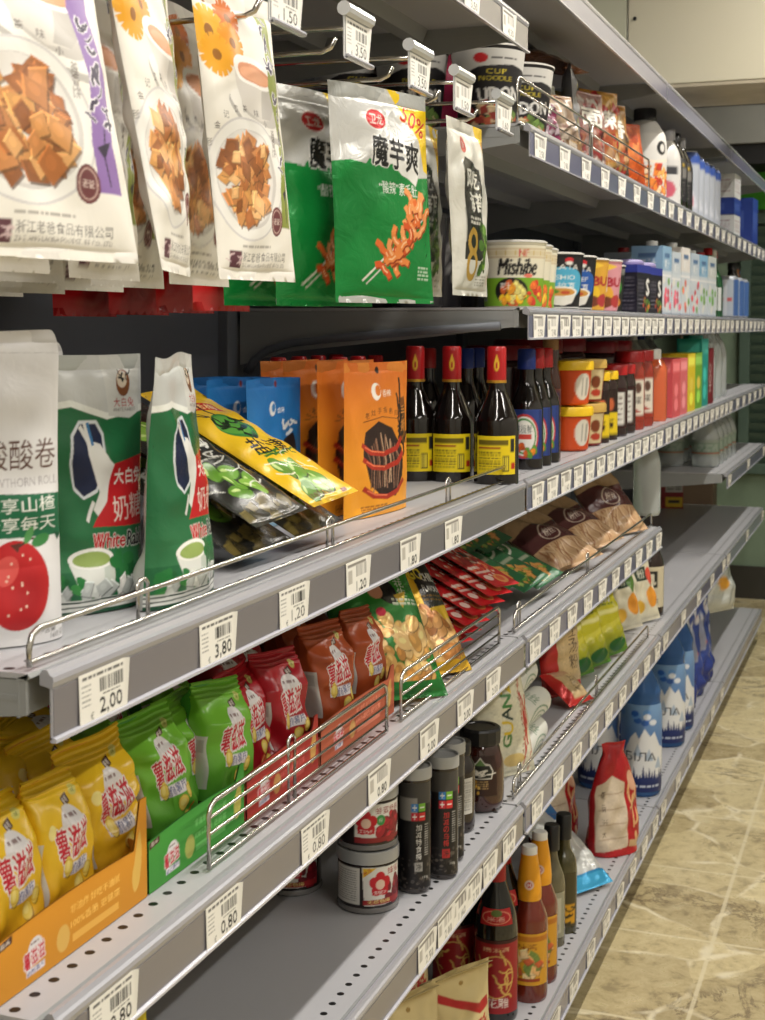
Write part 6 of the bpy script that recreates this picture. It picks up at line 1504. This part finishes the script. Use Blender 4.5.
def can(x, y, z, r, h, art, label, cat, group, base):
    o = root('drink_can', (x, y, z)); tag(o, label, cat, group)
    lathe_obj('can_body', smooth_prof([(0, .0005), (r * .8, .0005), (r, .008), (r, h - .012), (r * .82, h), (0, h - .003)]), mat('can_base_%d' % base[0], base, .3, .5), o, 22); f = facing(x, y)
    sector('printed_band', art, r + .0005, .009, h - .013, f - 1.5, f + 1.5, parent=o); 
    lathe_obj('rim', [(r * .84, h - .001), (r * .86, h + .001), (r * .82, h + .0015), (r * .8, h - .001)], GREYLID, o, 22); return o
for k, (x, y) in enumerate(((-.052, solve_y(725, -.052, zb)), (-.052, solve_y(731, -.052, zb)), (-.052, solve_y(736, -.052, zb)))):
    can(x, y, zb, .046, .150, cn, ('silver and blue can, first of three past the green bottles', 'silver and blue can, middle of three', 'silver and blue can, last of three')[k], 'can', 'silver and blue cans', (170, 176, 186))
for k, (x, y, h) in enumerate(((-.24, 4.65, .215), (-.24, 4.90, .225), (-.24, 5.02, .21), (-.06, 5.50, .21), (-.06, 5.60, .215), (-.07, 5.72, .21))):
    bottle('dark_bottle', x, y, zb, .04, h, [(1, 0), (1, .52), (.85, .62), (.45, .78), (.4, .9)], (SOY, mat('amber_glass', (120, 72, 24), .1, coat=.7), mat('blue_bottle', (60, 110, 180), .15, coat=.5))[k % 3], BLACKLID, [], ('black bottle behind the first silver can', 'amber bottle behind the middle silver can', 'blue bottle behind the last silver can', 'black bottle just past the silver cans', 'amber bottle past the silver cans', 'blue bottle past the silver cans')[k], 'bottle', 'dark bottles around the silver cans', cap=(.88, 1, .45))

# ------------------------------------------------------------------ upper shelf: cup noodles, bags, bottles
za = Z['A']
def art_udon(nx, ny):
    a = Art(120, 130, nx, ny, (34, 32, 36)); a.poly([(0, 130), (120, 130), (120, 96), (90, 104), (50, 100), (20, 84), (0, 80)], (206, 204, 200)); a.ell(52, 114, 8, 8, (196, 40, 46)); a.lines(64, 96, 110, 118, 1, (60, 60, 60), 3, 2)
    a.text('CUP', 70, 92, 8, (220, 200, 60), ww=24, bold=.04); a.text('NOODLE', 70, 81, 8, (220, 200, 60), ww=40, bold=.04); a.text('UDON', 76, 56, 22, (232, 230, 226), ww=56, bold=.06, rot=.08); a.heap(70, 20, 40, 18, 40, [(190, 90, 60), (220, 190, 150), (110, 140, 70), (160, 60, 50)], 9, 3); a.rect(0, 0, 120, 4, (60, 50, 50)); return a
UD = art_udon(66, 80)
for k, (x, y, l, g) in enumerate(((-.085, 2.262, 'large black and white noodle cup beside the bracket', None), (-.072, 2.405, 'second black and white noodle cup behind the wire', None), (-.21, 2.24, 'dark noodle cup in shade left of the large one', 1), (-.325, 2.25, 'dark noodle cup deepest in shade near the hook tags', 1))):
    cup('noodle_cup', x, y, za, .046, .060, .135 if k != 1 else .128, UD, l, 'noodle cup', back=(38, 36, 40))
pk = Art(60, 60, 12, 12, (170, 40, 80))
o = pouch('snack_bag', pk, .12, .075, .05, 'pillow', (150, 40, 76), 203, P_GLOSS(), .005, .02); tag(o, 'pink bag whose top shows above the large noodle cup', 'snack bag'); put(o, -.20, 2.37, za + .001, R(70)); o.scale = (1, 1, 2.1)
def art_blob(nx, ny, bg, cols, seed, txt=None, tc=(240, 236, 226)):
    a = Art(80, 110, nx, ny, bg); a.heap(44, 40, 34, 34, 34, cols, 10, seed); a.heap(40, 92, 34, 12, 8, cols[:2], 10, seed + 1); r = random.Random(seed)
    for k in range(5): a.rect(r.uniform(0, 50), r.uniform(20, 100), r.uniform(50, 80), r.uniform(20, 100), r.choice(cols), .35)
    if txt: a.text(txt, 44, 74, 22, tc, ww=46, bold=.04, out=(60, 30, 30), ow=.05)
    a.grain(.08, 4, seed); return a
bags = [('white and green snack bag just past the cup noodles', (206, 206, 190), [(120, 140, 60), (220, 210, 180), (90, 70, 50)], solve_y(545, -0.075, za), -0.075, .13, .14, 66, 8, '鲜'),
        ('magenta snack bag low behind the wire', (150, 50, 96), [(190, 90, 130), (220, 200, 210), (120, 40, 70)], solve_y(543, -0.03, za), -0.03, .12, .095, 60, 22, '薯'),
        ('brown patterned noodle bag leaning in the wire', (170, 130, 90), [(206, 170, 120), (110, 70, 50), (226, 210, 190), (150, 50, 60)], solve_y(564, -0.034, za), -0.034, .13, .120, 60, 18, None),
        ('gold printed bag behind the brown patterned one', (176, 150, 60), [(206, 180, 90), (110, 90, 50), (60, 50, 40)], solve_y(556, -0.11, za), -0.11, .13, .165, 72, 6, None),
        ('tall silver backed bag turned edge on', (150, 150, 152), [(140, 142, 144), (170, 160, 90), (190, 190, 190)], solve_y(573, -0.075, za), -0.075, .15, .205, 110, 4, None),
        ('red and white patterned noodle bag', (190, 150, 140), [(170, 60, 60), (226, 216, 206), (120, 60, 60), (206, 150, 110)], solve_y(589, -0.06, za), -0.06, .14, .17, 62, 6, '面'),
        ('gold and orange bag with red panel and white print', (206, 150, 70), [(220, 170, 90), (190, 50, 50), (226, 200, 160)], solve_y(603, -0.06, za), -0.06, .15, .195, 62, 5, '辣'),
        ('amber noodle bag beside the bright orange one', (196, 140, 70), [(206, 60, 50), (226, 190, 120), (90, 70, 60)], solve_y(613, -0.055, za), -0.055, .14, .18, 62, 5, '香'),
        ('bright orange bag before the white bottle', (226, 92, 24), [(236, 110, 36), (206, 74, 20), (246, 140, 60)], solve_y(628, -0.06, za), -0.06, .15, .165, 58, 7, None)]
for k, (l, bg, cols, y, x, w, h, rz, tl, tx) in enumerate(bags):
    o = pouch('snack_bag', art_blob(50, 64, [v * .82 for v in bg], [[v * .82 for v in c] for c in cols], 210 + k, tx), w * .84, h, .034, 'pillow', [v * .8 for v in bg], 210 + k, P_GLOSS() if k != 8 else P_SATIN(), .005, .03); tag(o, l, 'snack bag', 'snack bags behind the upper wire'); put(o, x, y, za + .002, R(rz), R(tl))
o = pouch('snack_bag', art_blob(40, 30, (120, 80, 56), [(146, 100, 66), (100, 64, 42)], 230), .26, .15, .03, 'pillow', (120, 80, 56), 230, P_FOIL(), .008, .02); tag(o, 'large brown bag lying across the tops of the upper shelf bags', 'snack bag', 'snack bags behind the upper wire'); put(o, -.085, solve_y(566, -.085, za + .215) , za + .212, R(80), R(80)); 
o2 = pouch('snack_bag', art_blob(20, 30, (110, 70, 50), [(126, 86, 64), (90, 56, 40)], 231), .16, .17, .09, 'stand', (100, 66, 46), 231, P_FOIL(), .008, .02); tag(o2, 'dark brown bag standing under the one lying across', 'snack bag', 'snack bags behind the upper wire'); put(o2, -.245, 2.95, za + .001, R(80))
# white bottle with a printed noodle band
def art_bigbottle(nx, ny):
    a = Art(120, 130, nx, ny, (222, 220, 216)); a.heap(60, 36, 60, 34, 110, [(226, 130, 50), (240, 170, 90), (206, 90, 40), (236, 206, 170), (190, 60, 40)], 9, 4); a.rect(0, 0, 120, 6, (190, 40, 40)); a.line([(0, 74), (40, 78), (80, 72), (120, 78)], 5, (240, 226, 210)); a.ell(96, 100, 12, 14, (34, 34, 36)); a.ell(98, 100, 6, 8, (222, 220, 216)); a.poly([(20, 84), (36, 88), (44, 80), (24, 76)], (40, 40, 42)); a.poly([(10, 116), (26, 110), (20, 104), (8, 106)], (40, 40, 42)); return a
WHITEB = mat('white_bottle_plastic', (214, 212, 208), .3)
Y = solve_y(644, -.07, za)
bottle('sauce_bottle', -.070, Y, za, .056, .235, [(.95, 0), (1, .03), (1, .60), (.92, .72), (.6, .84), (.45, .88)], WHITEB, BLACKLID, [(art_bigbottle(60, 66), .03, .72, 1.4, 'label')], 'large white bottle with black cap and orange noodle print', 'sauce bottle', cap=(.875, 1, .52))
bottle('sauce_bottle', -.30, Y + .07, za, .05, .225, [(.95, 0), (1, .03), (1, .60), (.92, .72), (.6, .84), (.45, .88)], SOY, BLACKLID, [], 'dark bottle cap and shoulder behind the large white bottle', 'sauce bottle', cap=(.875, 1, .52))
wh = Art(60, 90, 20, 30, (214, 212, 210)); wh.ell(30, 30, 16, 18, (200, 90, 110)); wh.rect(8, 60, 50, 76, (60, 60, 66))
bottle('sauce_bottle', -.050, Y + .20, za, .042, .205, [(.95, 0), (1, .03), (1, .62), (.85, .74), (.5, .86)], WHITEB, mat('grey_cap', (150, 150, 156), .4), [(wh, .05, .6, 1.3, 'label')], 'slim white bottle with a grey cap next to the large one', 'sauce bottle', cap=(.85, 1, .5))
dk = Art(60, 90, 20, 30, (40, 40, 44)); dk.rect(8, 50, 54, 70, (120, 118, 116)); dk.lines(10, 50, 10, 44, 5, (110, 108, 104), 2.4, 2); dk.rect(10, 74, 50, 80, (190, 160, 60))
for k in range(3):
    bottle('sauce_bottle', -.05, solve_y(667 + 5.5 * k, -.05, za), za, .040, .215, [(1, 0), (1, .58), (.85, .70), (.5, .82), (.45, .87)], SOY, (mat('grey_cap'), BLACKLID, mat('grey_cap'))[k], [(dk, .12, .66, 1.3, 'label')], ('black bottle with grey cap after the slim white one', 'black bottle in the middle of three on the upper shelf', 'black bottle last before the blue cans')[k], 'sauce bottle', 'black bottles on the upper shelf', cap=(.86, 1, .5))
for k, (y, h) in enumerate([(solve_y(685 + 5.6 * i, -.05, za), (.19, .185, .185, .19, .19)[i]) for i in range(5)]):
    c = Art(40, 90, 16, 30, (84, 100, 156) if k % 2 == 0 else (166, 172, 184)); c.rect(22, 0, 40, 90, (178, 184, 196)); c.poly([(6, 10), (20, 60), (34, 10)], (206, 210, 220)); c.ell(20, 20, 8, 12, ((200, 60, 90), (190, 210, 60), (60, 110, 180), (220, 220, 226), (90, 120, 180))[k]); c.rect(0, 76, 40, 90, (60, 90, 170))
    can(-.05, y, za, .040, h, c, ('first tall blue can after the black bottles', 'tall can with a lime mark', 'third tall blue can in the row', 'fourth tall can, silver', 'last tall blue can in the row')[k], 'can', 'tall blue cans on the upper shelf', (90, 110, 170))
wb = Art(80, 50, 24, 16, (206, 208, 208)); wb.lines(8, 70, 10, 40, 4, (150, 120, 130), 3, 2); bb = Art(80, 50, 24, 16, (36, 60, 140)); bb.rect(10, 14, 60, 34, (60, 84, 160))
for k, (x, y, dz, w_, h_, art, l) in enumerate(((-.075, 5.15, 0, .14, .072, wb, 'white carton at the bottom of the far stack, upper shelf'), (-.075, 5.15, .0735, .15, .058, bb, 'blue carton in the middle of the far stack'), (-.075, 5.15, .133, .14, .082, wb, 'white carton on top of the far stack'), (-.235, 5.17, 0, .14, .13, bb, 'blue carton left of the far stack, lower'), (-.235, 5.17, .1315, .13, .075, wb, 'white carton on the blue one left of the far stack'), (-.06, 5.62, 0, .14, .17, bb, 'tall blue carton at the far end of the upper shelf'))):
    o = carton('carton', art, art, w_, .14, h_, top=(190, 192, 196)); tag(o, l, 'carton', 'white and blue cartons at the shelf end'); put(o, x, y, za + .0008 + dz, R(88))

# ------------------------------------------------------------------ middle shelf, further bays: tubs, jars, cartons
bl = Art(40, 60, 14, 24, (120, 60, 40)); bl.rect(4, 30, 36, 56, (60, 50, 80)); bl.rect(4, 4, 36, 28, (206, 190, 150))
X, Y, w, h = stand(535, 553, 353, zc, x=-.05)
bottle('spice_bottle', -.074, solve_y(550, -.074, zc), zc, .021, .225, [(1, 0), (1, .62), (.85, .70), (.75, .74), (.75, .88)], mat('brown_sauce_glass', (70, 30, 18), .08, coat=.7), mat('tan_cap', (170, 130, 86), .5), [(bl, .05, .55, 1.2, 'label')], 'brown bottle with a tan cap left of the orange tubs', 'bottle', cap=(.86, 1, .72))
bottle('spice_bottle', -.024, solve_y(555.5, -.022, zc) , zc, .011, .12, [(1, 0), (1, .62), (.85, .74), (.6, .80), (.55, .88)], mat('red_sauce_glass', (90, 26, 20), .1, coat=.7), BLACKLID, [], 'small slim red bottle squeezed beside the orange tubs', 'bottle', cap=(.72, 1, .66))
YLID = mat('yellow_tub_lid', (232, 190, 30), .35); TUBO = (206, 76, 26)
ta = Art(80, 60, 34, 28, TUBO); ta.ell(62, 30, 14, 24, (220, 214, 200)); ta.barcode(56, 70, 14, 46, (60, 60, 60)); 
tb = Art(80, 60, 34, 28, (130, 30, 26)); tb.poly([(44, 2), (78, 2), (78, 58), (44, 58)], (214, 196, 150)); tb.ell(60, 34, 9, 12, (120, 60, 30)); tb.ell(62, 14, 10, 7, (180, 60, 40))
TH = .0885
T1, T2 = solve_y(569, -.05, zc), solve_y(583, -.05, zc)
for k, (x, y, dz, art, back, l) in enumerate(((-.050, T1, 0, ta, TUBO, 'bottom orange tub with a yellow lid, front stack'), (-.050, T1, TH, ta, TUBO, 'top orange tub with a yellow lid, front stack'), (-.050, T2, 0, tb, (130, 30, 26), 'bottom dark red tub with a tan lid, second stack'), (-.050, T2, TH, tb, (130, 30, 26), 'top dark red tub with a tan lid, second stack'))):
    o = root('sauce_tub', (x, y, zc + dz + .0006 + (0.0008 if dz else 0))); tag(o, l, 'sauce tub', 'sauce tubs stacked in pairs')
    lathe_obj('tub_body', smooth_prof([(0, .0004), (.034, .0004), (.037, .004), (.043, .072)]) + [(0, .072)], mat('tub_%d' % back[0], back, .35), o, 28)
    lathe_obj('lid', [(.043, .068), (.047, .069), (.047, .083), (.045, .0865), (.04, .0865), (0, .0855)], YLID if k < 2 else mat('tan_lid', (196, 160, 80), .4), o, 28)
    f = facing(x, y); sector('label', art, .0372, .005, .068, f - 1.3, f + 1.3, parent=o, r1=.0432)
ya_ = Art(60, 60, 22, 24, (40, 24, 22)); ya_.rect(0, 4, 60, 30, (226, 196, 30)); ya_.text('辣酱', 30, 17, 12, (50, 30, 20), ww=36, bold=.03); ya_.ell(40, 40, 8, 8, (200, 100, 60))
for k, y in enumerate((solve_y(594, -.044, zc), solve_y(602.5, -.044, zc))):
    bottle('paste_jar', -.044, y, zc, .032, .148, [(1, 0), (1, .84), (.92, .88)], mat('dark_paste', (44, 24, 22), .12, coat=.6), YLID, [(ya_, .06, .74, 1.3, 'label')], ('first black and yellow paste jar beside the tubs', 'second black and yellow paste jar beside the tubs')[k], 'jar', 'black and yellow paste jars', cap=(.88, 1, 1.02), capname='lid')
ja = Art(60, 60, 22, 24, (50, 20, 20)); ja.rect(10, 6, 50, 52, (214, 212, 206)); ja.lines(14, 46, 10, 48, 5, (90, 60, 60), 3, 3); ja.rect(0, 6, 9, 52, (170, 36, 40))
jb = Art(60, 60, 24, 26, (150, 50, 34)); jb.rect(4, 8, 56, 54, (220, 212, 198)); jb.ell(22, 44, 6, 7, (206, 160, 110)); jb.ell(44, 44, 6, 7, (90, 60, 50)); jb.text('老干妈' if False else '油辣椒', 30, 28, 10, (50, 40, 40), ww=40, bold=.03); jb.poly([(14, 12), (40, 16), (50, 12), (30, 10)], (170, 50, 40))
for k, (y, art, gl, h) in enumerate(((solve_y(611, -.046, zc), ja, (40, 20, 20), .158), (solve_y(619.5, -.046, zc), ja, (40, 20, 20), .158), (solve_y(629, -.046, zc), jb, (150, 44, 28), .185), (solve_y(638.5, -.046, zc), jb, (150, 44, 28), .185))):
    bottle('chili_jar', -.046, y, zc, .036, h, [(.96, 0), (1, .03), (1, .74), (.86, .84), (.86, .88)], mat('chili_oil_%d' % gl[0], gl, .1, coat=.7), REDCAP, [(art, .12, .68, 1.25, 'label')], ('dark jar with red lid and white label, first after the paste jars', 'dark jar with red lid and white label, second after the paste jars', 'red chili jar with two small portraits on its label, nearer', 'red chili jar with two small portraits on its label, further')[k], 'chili jar', 'red lidded chili jars', cap=(.86, 1, .98), capname='lid')
bottle('juice_bottle', -.048, solve_y(651, -.048, zc), zc, .040, .185, [(.96, 0), (1, .03), (1, .74), (.7, .86)], mat('orange_juice', (206, 96, 56), .12, coat=.7), mat('white_cap'), [], 'orange juice bottle with a white cap beside the pink cartons', 'juice bottle', cap=(.86, 1, .6))
cols = (((216, 90, 96), 'pink'), ((220, 110, 116), 'second pink'), ((226, 200, 50), 'yellow'), ((120, 176, 60), 'green and yellow'), ((40, 150, 140), 'tall teal'), ((120, 30, 44), 'tall dark red'))
for k, (c, n) in enumerate(cols):
    a = Art(40, 90, 18, 34, c); a.ell(20, 20, 9, 10, [min(255, v * 1.2 + 30) for v in c]); a.ell(20, 42, 9, 10, (236, 214, 90) if k in (2, 3) else [min(255, v * 1.2 + 30) for v in c]); a.rect(4, 70, 36, 84, [min(255, v + 50) for v in c])
    if k == 5: a = Art(40, 90, 20, 40, c); a.text('HOO', 22, 42, 12, (206, 190, 186), ww=44, rot=1.57, bold=.05)
    h = (.155, .155, .165, .165, .205, .175)[k]
    o = root('drink_carton', (-.046, solve_y((662, 670, 678, 685.5, 692, 697.5)[k], -.046, zc), zc + .0008)); o.rotation_euler = (0, 0, R(86)); tag(o, '%s drink carton on the middle shelf past the juice bottle' % n, 'drink carton', 'coloured drink cartons')
    carton('carton_body', a, a, (.092, .092, .1, .1, .1, .11)[k], .075, h, o, top=[min(255, v * 1.05) for v in c])
    if k in (4, 5): lathe_obj('lid', [(0, h), (.03, h), (.03, h + .010), (0, h + .012)], mat('teal_lid', (40, 150, 140), .4) if k == 4 else REDCAP, o, 16)
# big pots with red lids, rear row
for k, (x, y, r, h) in enumerate(((-.20, 2.74, .065, .205), (-.21, 3.02, .075, .215), (-.21, 3.26, .075, .215), (-.20, 3.60, .075, .205), (-.20, 3.80, .075, .205))):
    bottle('storage_pot', x, y, zc, r, h, [(.94, 0), (1, .03), (1, .80), (.9, .86)], mat('dark_pot', (50, 26, 28), .2, coat=.4), mat('dark_red_lid', (130, 22, 34), .3), [], 'large pot with a wide red lid in the rear row, %s' % ('nearest', 'second', 'third', 'fourth', 'furthest')[k], 'pot', 'red lidded pots in the rear row', cap=(.86, 1, 1.0), capname='lid')
for k, (x, y, h) in enumerate(((-.06, 4.60, .243), (-.06, 4.70, .243), (-.065, 4.91, .243), (-.062, 5.01, .243), (-.20, 4.20, .225), (-.205, 4.36, .225), (-.21, 4.54, .225))):
    bottle('water_bottle', x, y, zc, .044, h, [(.9, 0), (1, .04), (1, .62), (.8, .76), (.4, .87), (.36, .92)], CLEARP, (mat('white_cap'), BLUECAP)[k % 2], [], ('clear water bottle right after the tall dark red carton', 'second clear water bottle after the red carton', 'third clear water bottle on the middle shelf', 'fourth clear water bottle on the middle shelf', 'clear water bottle in the rear row, nearest', 'clear water bottle in the rear row, middle', 'clear water bottle in the rear row, furthest')[k], 'water bottle', 'clear water bottles on the middle shelf', cap=(.9, 1, .38))
# shrink wrapped packs of small bottles on the far snack shelf
ga_ = Art(60, 40, 20, 14, (150, 160, 150)); ga_.rect(0, 10, 60, 30, (110, 140, 116)); ga_.lines(4, 56, 12, 28, 3, (206, 210, 206), 3, 3); ga_.rect(0, 6, 60, 9, (170, 90, 70))
sb_ = None
for i in range(3):
    for j in range(5):
        x, y = -.36 + .118 * (2 - i) * 1.05 + .02, 5.06 + .125 * j
        if i == 0 and j == 0:
            o = sb_ = bottle('small_bottle', x, y, zd, .05, .185, [(.92, 0), (1, .04), (.96, .3), (1, .56), (.75, .74), (.36, .88)], CLEARP, mat('white_cap'), [(ga_, .22, .52, 1.6, 'label')], '', 'water bottle', 'small bottles with green labels on the far shelf', cap=(.88, 1, .3), n=18)
        else: o = copy_tree(sb_)
        o.location = (x, y, zd + .0005); o['label'] = 'small green labelled clear bottle, %s row, %s along the far shelf' % (('front', 'middle', 'rear')[i], ('first', 'second', 'third', 'fourth', 'fifth')[j])
rc = Art(60, 60, 30, 30, (150, 26, 28)); rc.rect(34, 34, 58, 56, (214, 212, 206)); rc.lines(36, 56, 38, 54, 3, (60, 60, 60), 3, 2); rc.rect(34, 4, 58, 24, (226, 190, 40)); rc.rect(38, 12, 54, 18, (50, 40, 30))
o = carton('carton', rc, rc, .17, .13, .12, top=(130, 24, 26)); tag(o, 'red carton with white and yellow labels on the bare far shelf', 'carton'); put(o, -.40, 6.02, ze + .0008, R(14))
# ------------------------------------------------------------------ price tags in the rails
def rail_tag(level, y, src, label, group, tiltz=0.0):
    o = src if src.name not in _used else src.copy()
    if o is src: _used.add(src.name)
    else: COL.objects.link(o)
    tag(o, label, 'price tag', group); o.location = (.0116, y, Z[level] - .0488); o.rotation_euler = (0, R(-1.2), 0)
    return o
_used = set()
names = {'C': 'middle shelf', 'D': 'snack shelf', 'E': 'low shelf', 'F': 'bottom shelf', 'A': 'upper shelf', 'B': 'eye level shelf', 'G': 'topmost shelf'}
TITLES = ('SNACK DI BIANCOSPINO CON Z', 'WHITE RABBIT CANDY', 'CARAMELLE DI PRUGNA', 'SNACK PICCANTE', 'PATATINE AL GUSTO', 'PRUGNE SECCHE')
near = [('C', 104, '2,00', 'price tag reading 2,00 under the white hawthorn bag', 60, 60), ('C', 218, '3,80', 'price tag reading 3,80 under the milk candy bags', 54, 50), ('C', 294, '1,20', 'price tag reading 1,20 under the plum bags, nearer one', 44, 46), ('C', 358, '1,20', 'price tag reading 1,20 under the orange pouches, further one', 40, 44), ('C', 410, '1,80', 'price tag reading 1,80 between two others on the middle rail', 36, 40), ('C', 453, '1,80', 'price tag reading 1,80 last before the rail joint of the middle shelf', 32, 38),
        ('D', 114, '0,80', 'price tag reading 0,80 at the lower left corner of the picture', 66, 60), ('D', 224, '0,80', 'price tag reading 0,80 under the green crisp tray', 56, 52), ('D', 315, '0,80', 'price tag reading 0,80 under the red crisp tray', 46, 46), ('D', 379, '0,80', 'price tag reading 0,80 under the brown crisp tray', 40, 44), ('D', 429, '2,00', 'price tag reading 2,00 under the green nut bag', 36, 40), ('D', 465, '2,00', 'price tag reading 2,00 under the yellow nut bag', 32, 38), ('D', 493, '2,00', 'price tag last before the rail joint of the snack shelf', 30, 36)]
for i, (lv, px, pr, l, nx, ny) in enumerate(near):
    y = solve_y(px, .012, Z[lv] - .03) - .033
    rail_tag(lv, y, tag_mesh(tag_art(pr, TITLES[i % 6], nx, ny, i)), l, None)
mid = [tag_mesh(tag_art(p, 'PRODOTTO', 22, 22, 20 + i)) for i, p in enumerate(('2,50', '2,00', '1,60'))]
far = [tag_mesh(tag_art('1,00', None, 9, 9, 30 + i)) for i in range(3)]
def run(lv, ys, src, label, group):
    for i, y in enumerate(ys): rail_tag(lv, y, src[i % len(src)], label, group)
EP = [427, 446, 460, 474, 490, 509]
for i, px in enumerate(EP): rail_tag('E', solve_y(px, .012, Z['E'] - .03) - .033, mid[i % 3], 'white price tag under the dried fruit tubes, %s from the left' % ('first', 'second', 'third', 'fourth', 'fifth', 'sixth')[i], 'price tags on the near low rail')
def even(lv, k, n, src, group, skip=(), start=.04, where=''):
    L = BAY - .02
    ys = [bay(k) + start + (L - start - .066) * i / max(1, n - 1) for i in range(n) if i not in skip]
    run(lv, ys, src, 'white price tag on the %s, %s' % (names[lv], where), group)
even('C', 1, 13, mid, 'price tags under the sauce bottles and jars', where='under the sauce bottles and jars')
even('C', 2, 11, far, 'price tags under the coloured cartons', where='below the coloured drink cartons')
even('C', 3, 7, far, 'price tags at the end of the middle rail', where='below the clear water bottles at the end')
even('D', 1, 10, mid, 'price tags under the green packets and noodle bags', where='below the flat green packets and noodle bags', start=.03)
even('D', 3, 3, far, 'price tags under the far bottle packs', where='below the small green labelled bottles')
even('E', 1, 9, mid, 'price tags under the yellow bags', where='from the white rolls to the cream bags', start=.05)
even('E', 2, 5, far, 'price tags under the bare shelf', where='below the nearer half of the bare shelf')
even('E', 3, 3, far, 'price tags at the end of the bare shelf', where='below the further half of the bare shelf')
even('F', 1, 9, mid, 'price tags on the bottom rail by the sauce bottles', where='from the chili sauce to the red rice bags')
even('F', 0, 3, mid, 'price tags on the bottom rail by the wine bottles', where='below the dark rice wine bottles', start=.95)
even('F', 2, 6, far, 'price tags on the bottom rail by the water bottles', where='below the big blue water bottles')
even('A', 1, 8, mid, 'price tags under the upper wire', where='below the cup noodles and snack bags')
even('A', 2, 9, far, 'price tags under the upper bottles and cans', where='below the black bottles and tall blue cans')
even('A', 3, 8, far, 'price tags at the end of the upper rail', where='below the white and blue cartons')
even('B', 1, 14, mid, 'price tags under the noodle tubs', where='from the noodle tubs to the drink cartons')
even('B', 2, 11, far, 'price tags under the drink cartons', where='below the drink cartons and green bottles')
even('B', 3, 9, far, 'price tags at the end of the eye level rail', where='below the silver and blue cans')
for px, pr, l in ((509, '4,30', 'price tag at the joint end of the topmost near rail'), (472, '3,50', 'price tag at the top picture edge on the topmost near rail')):
    rail_tag('G', solve_y(px, .012, Z['G'] - .03) - .033, tag_mesh(tag_art(pr, 'PRODOTTO', 30, 34, 7)), l, None)
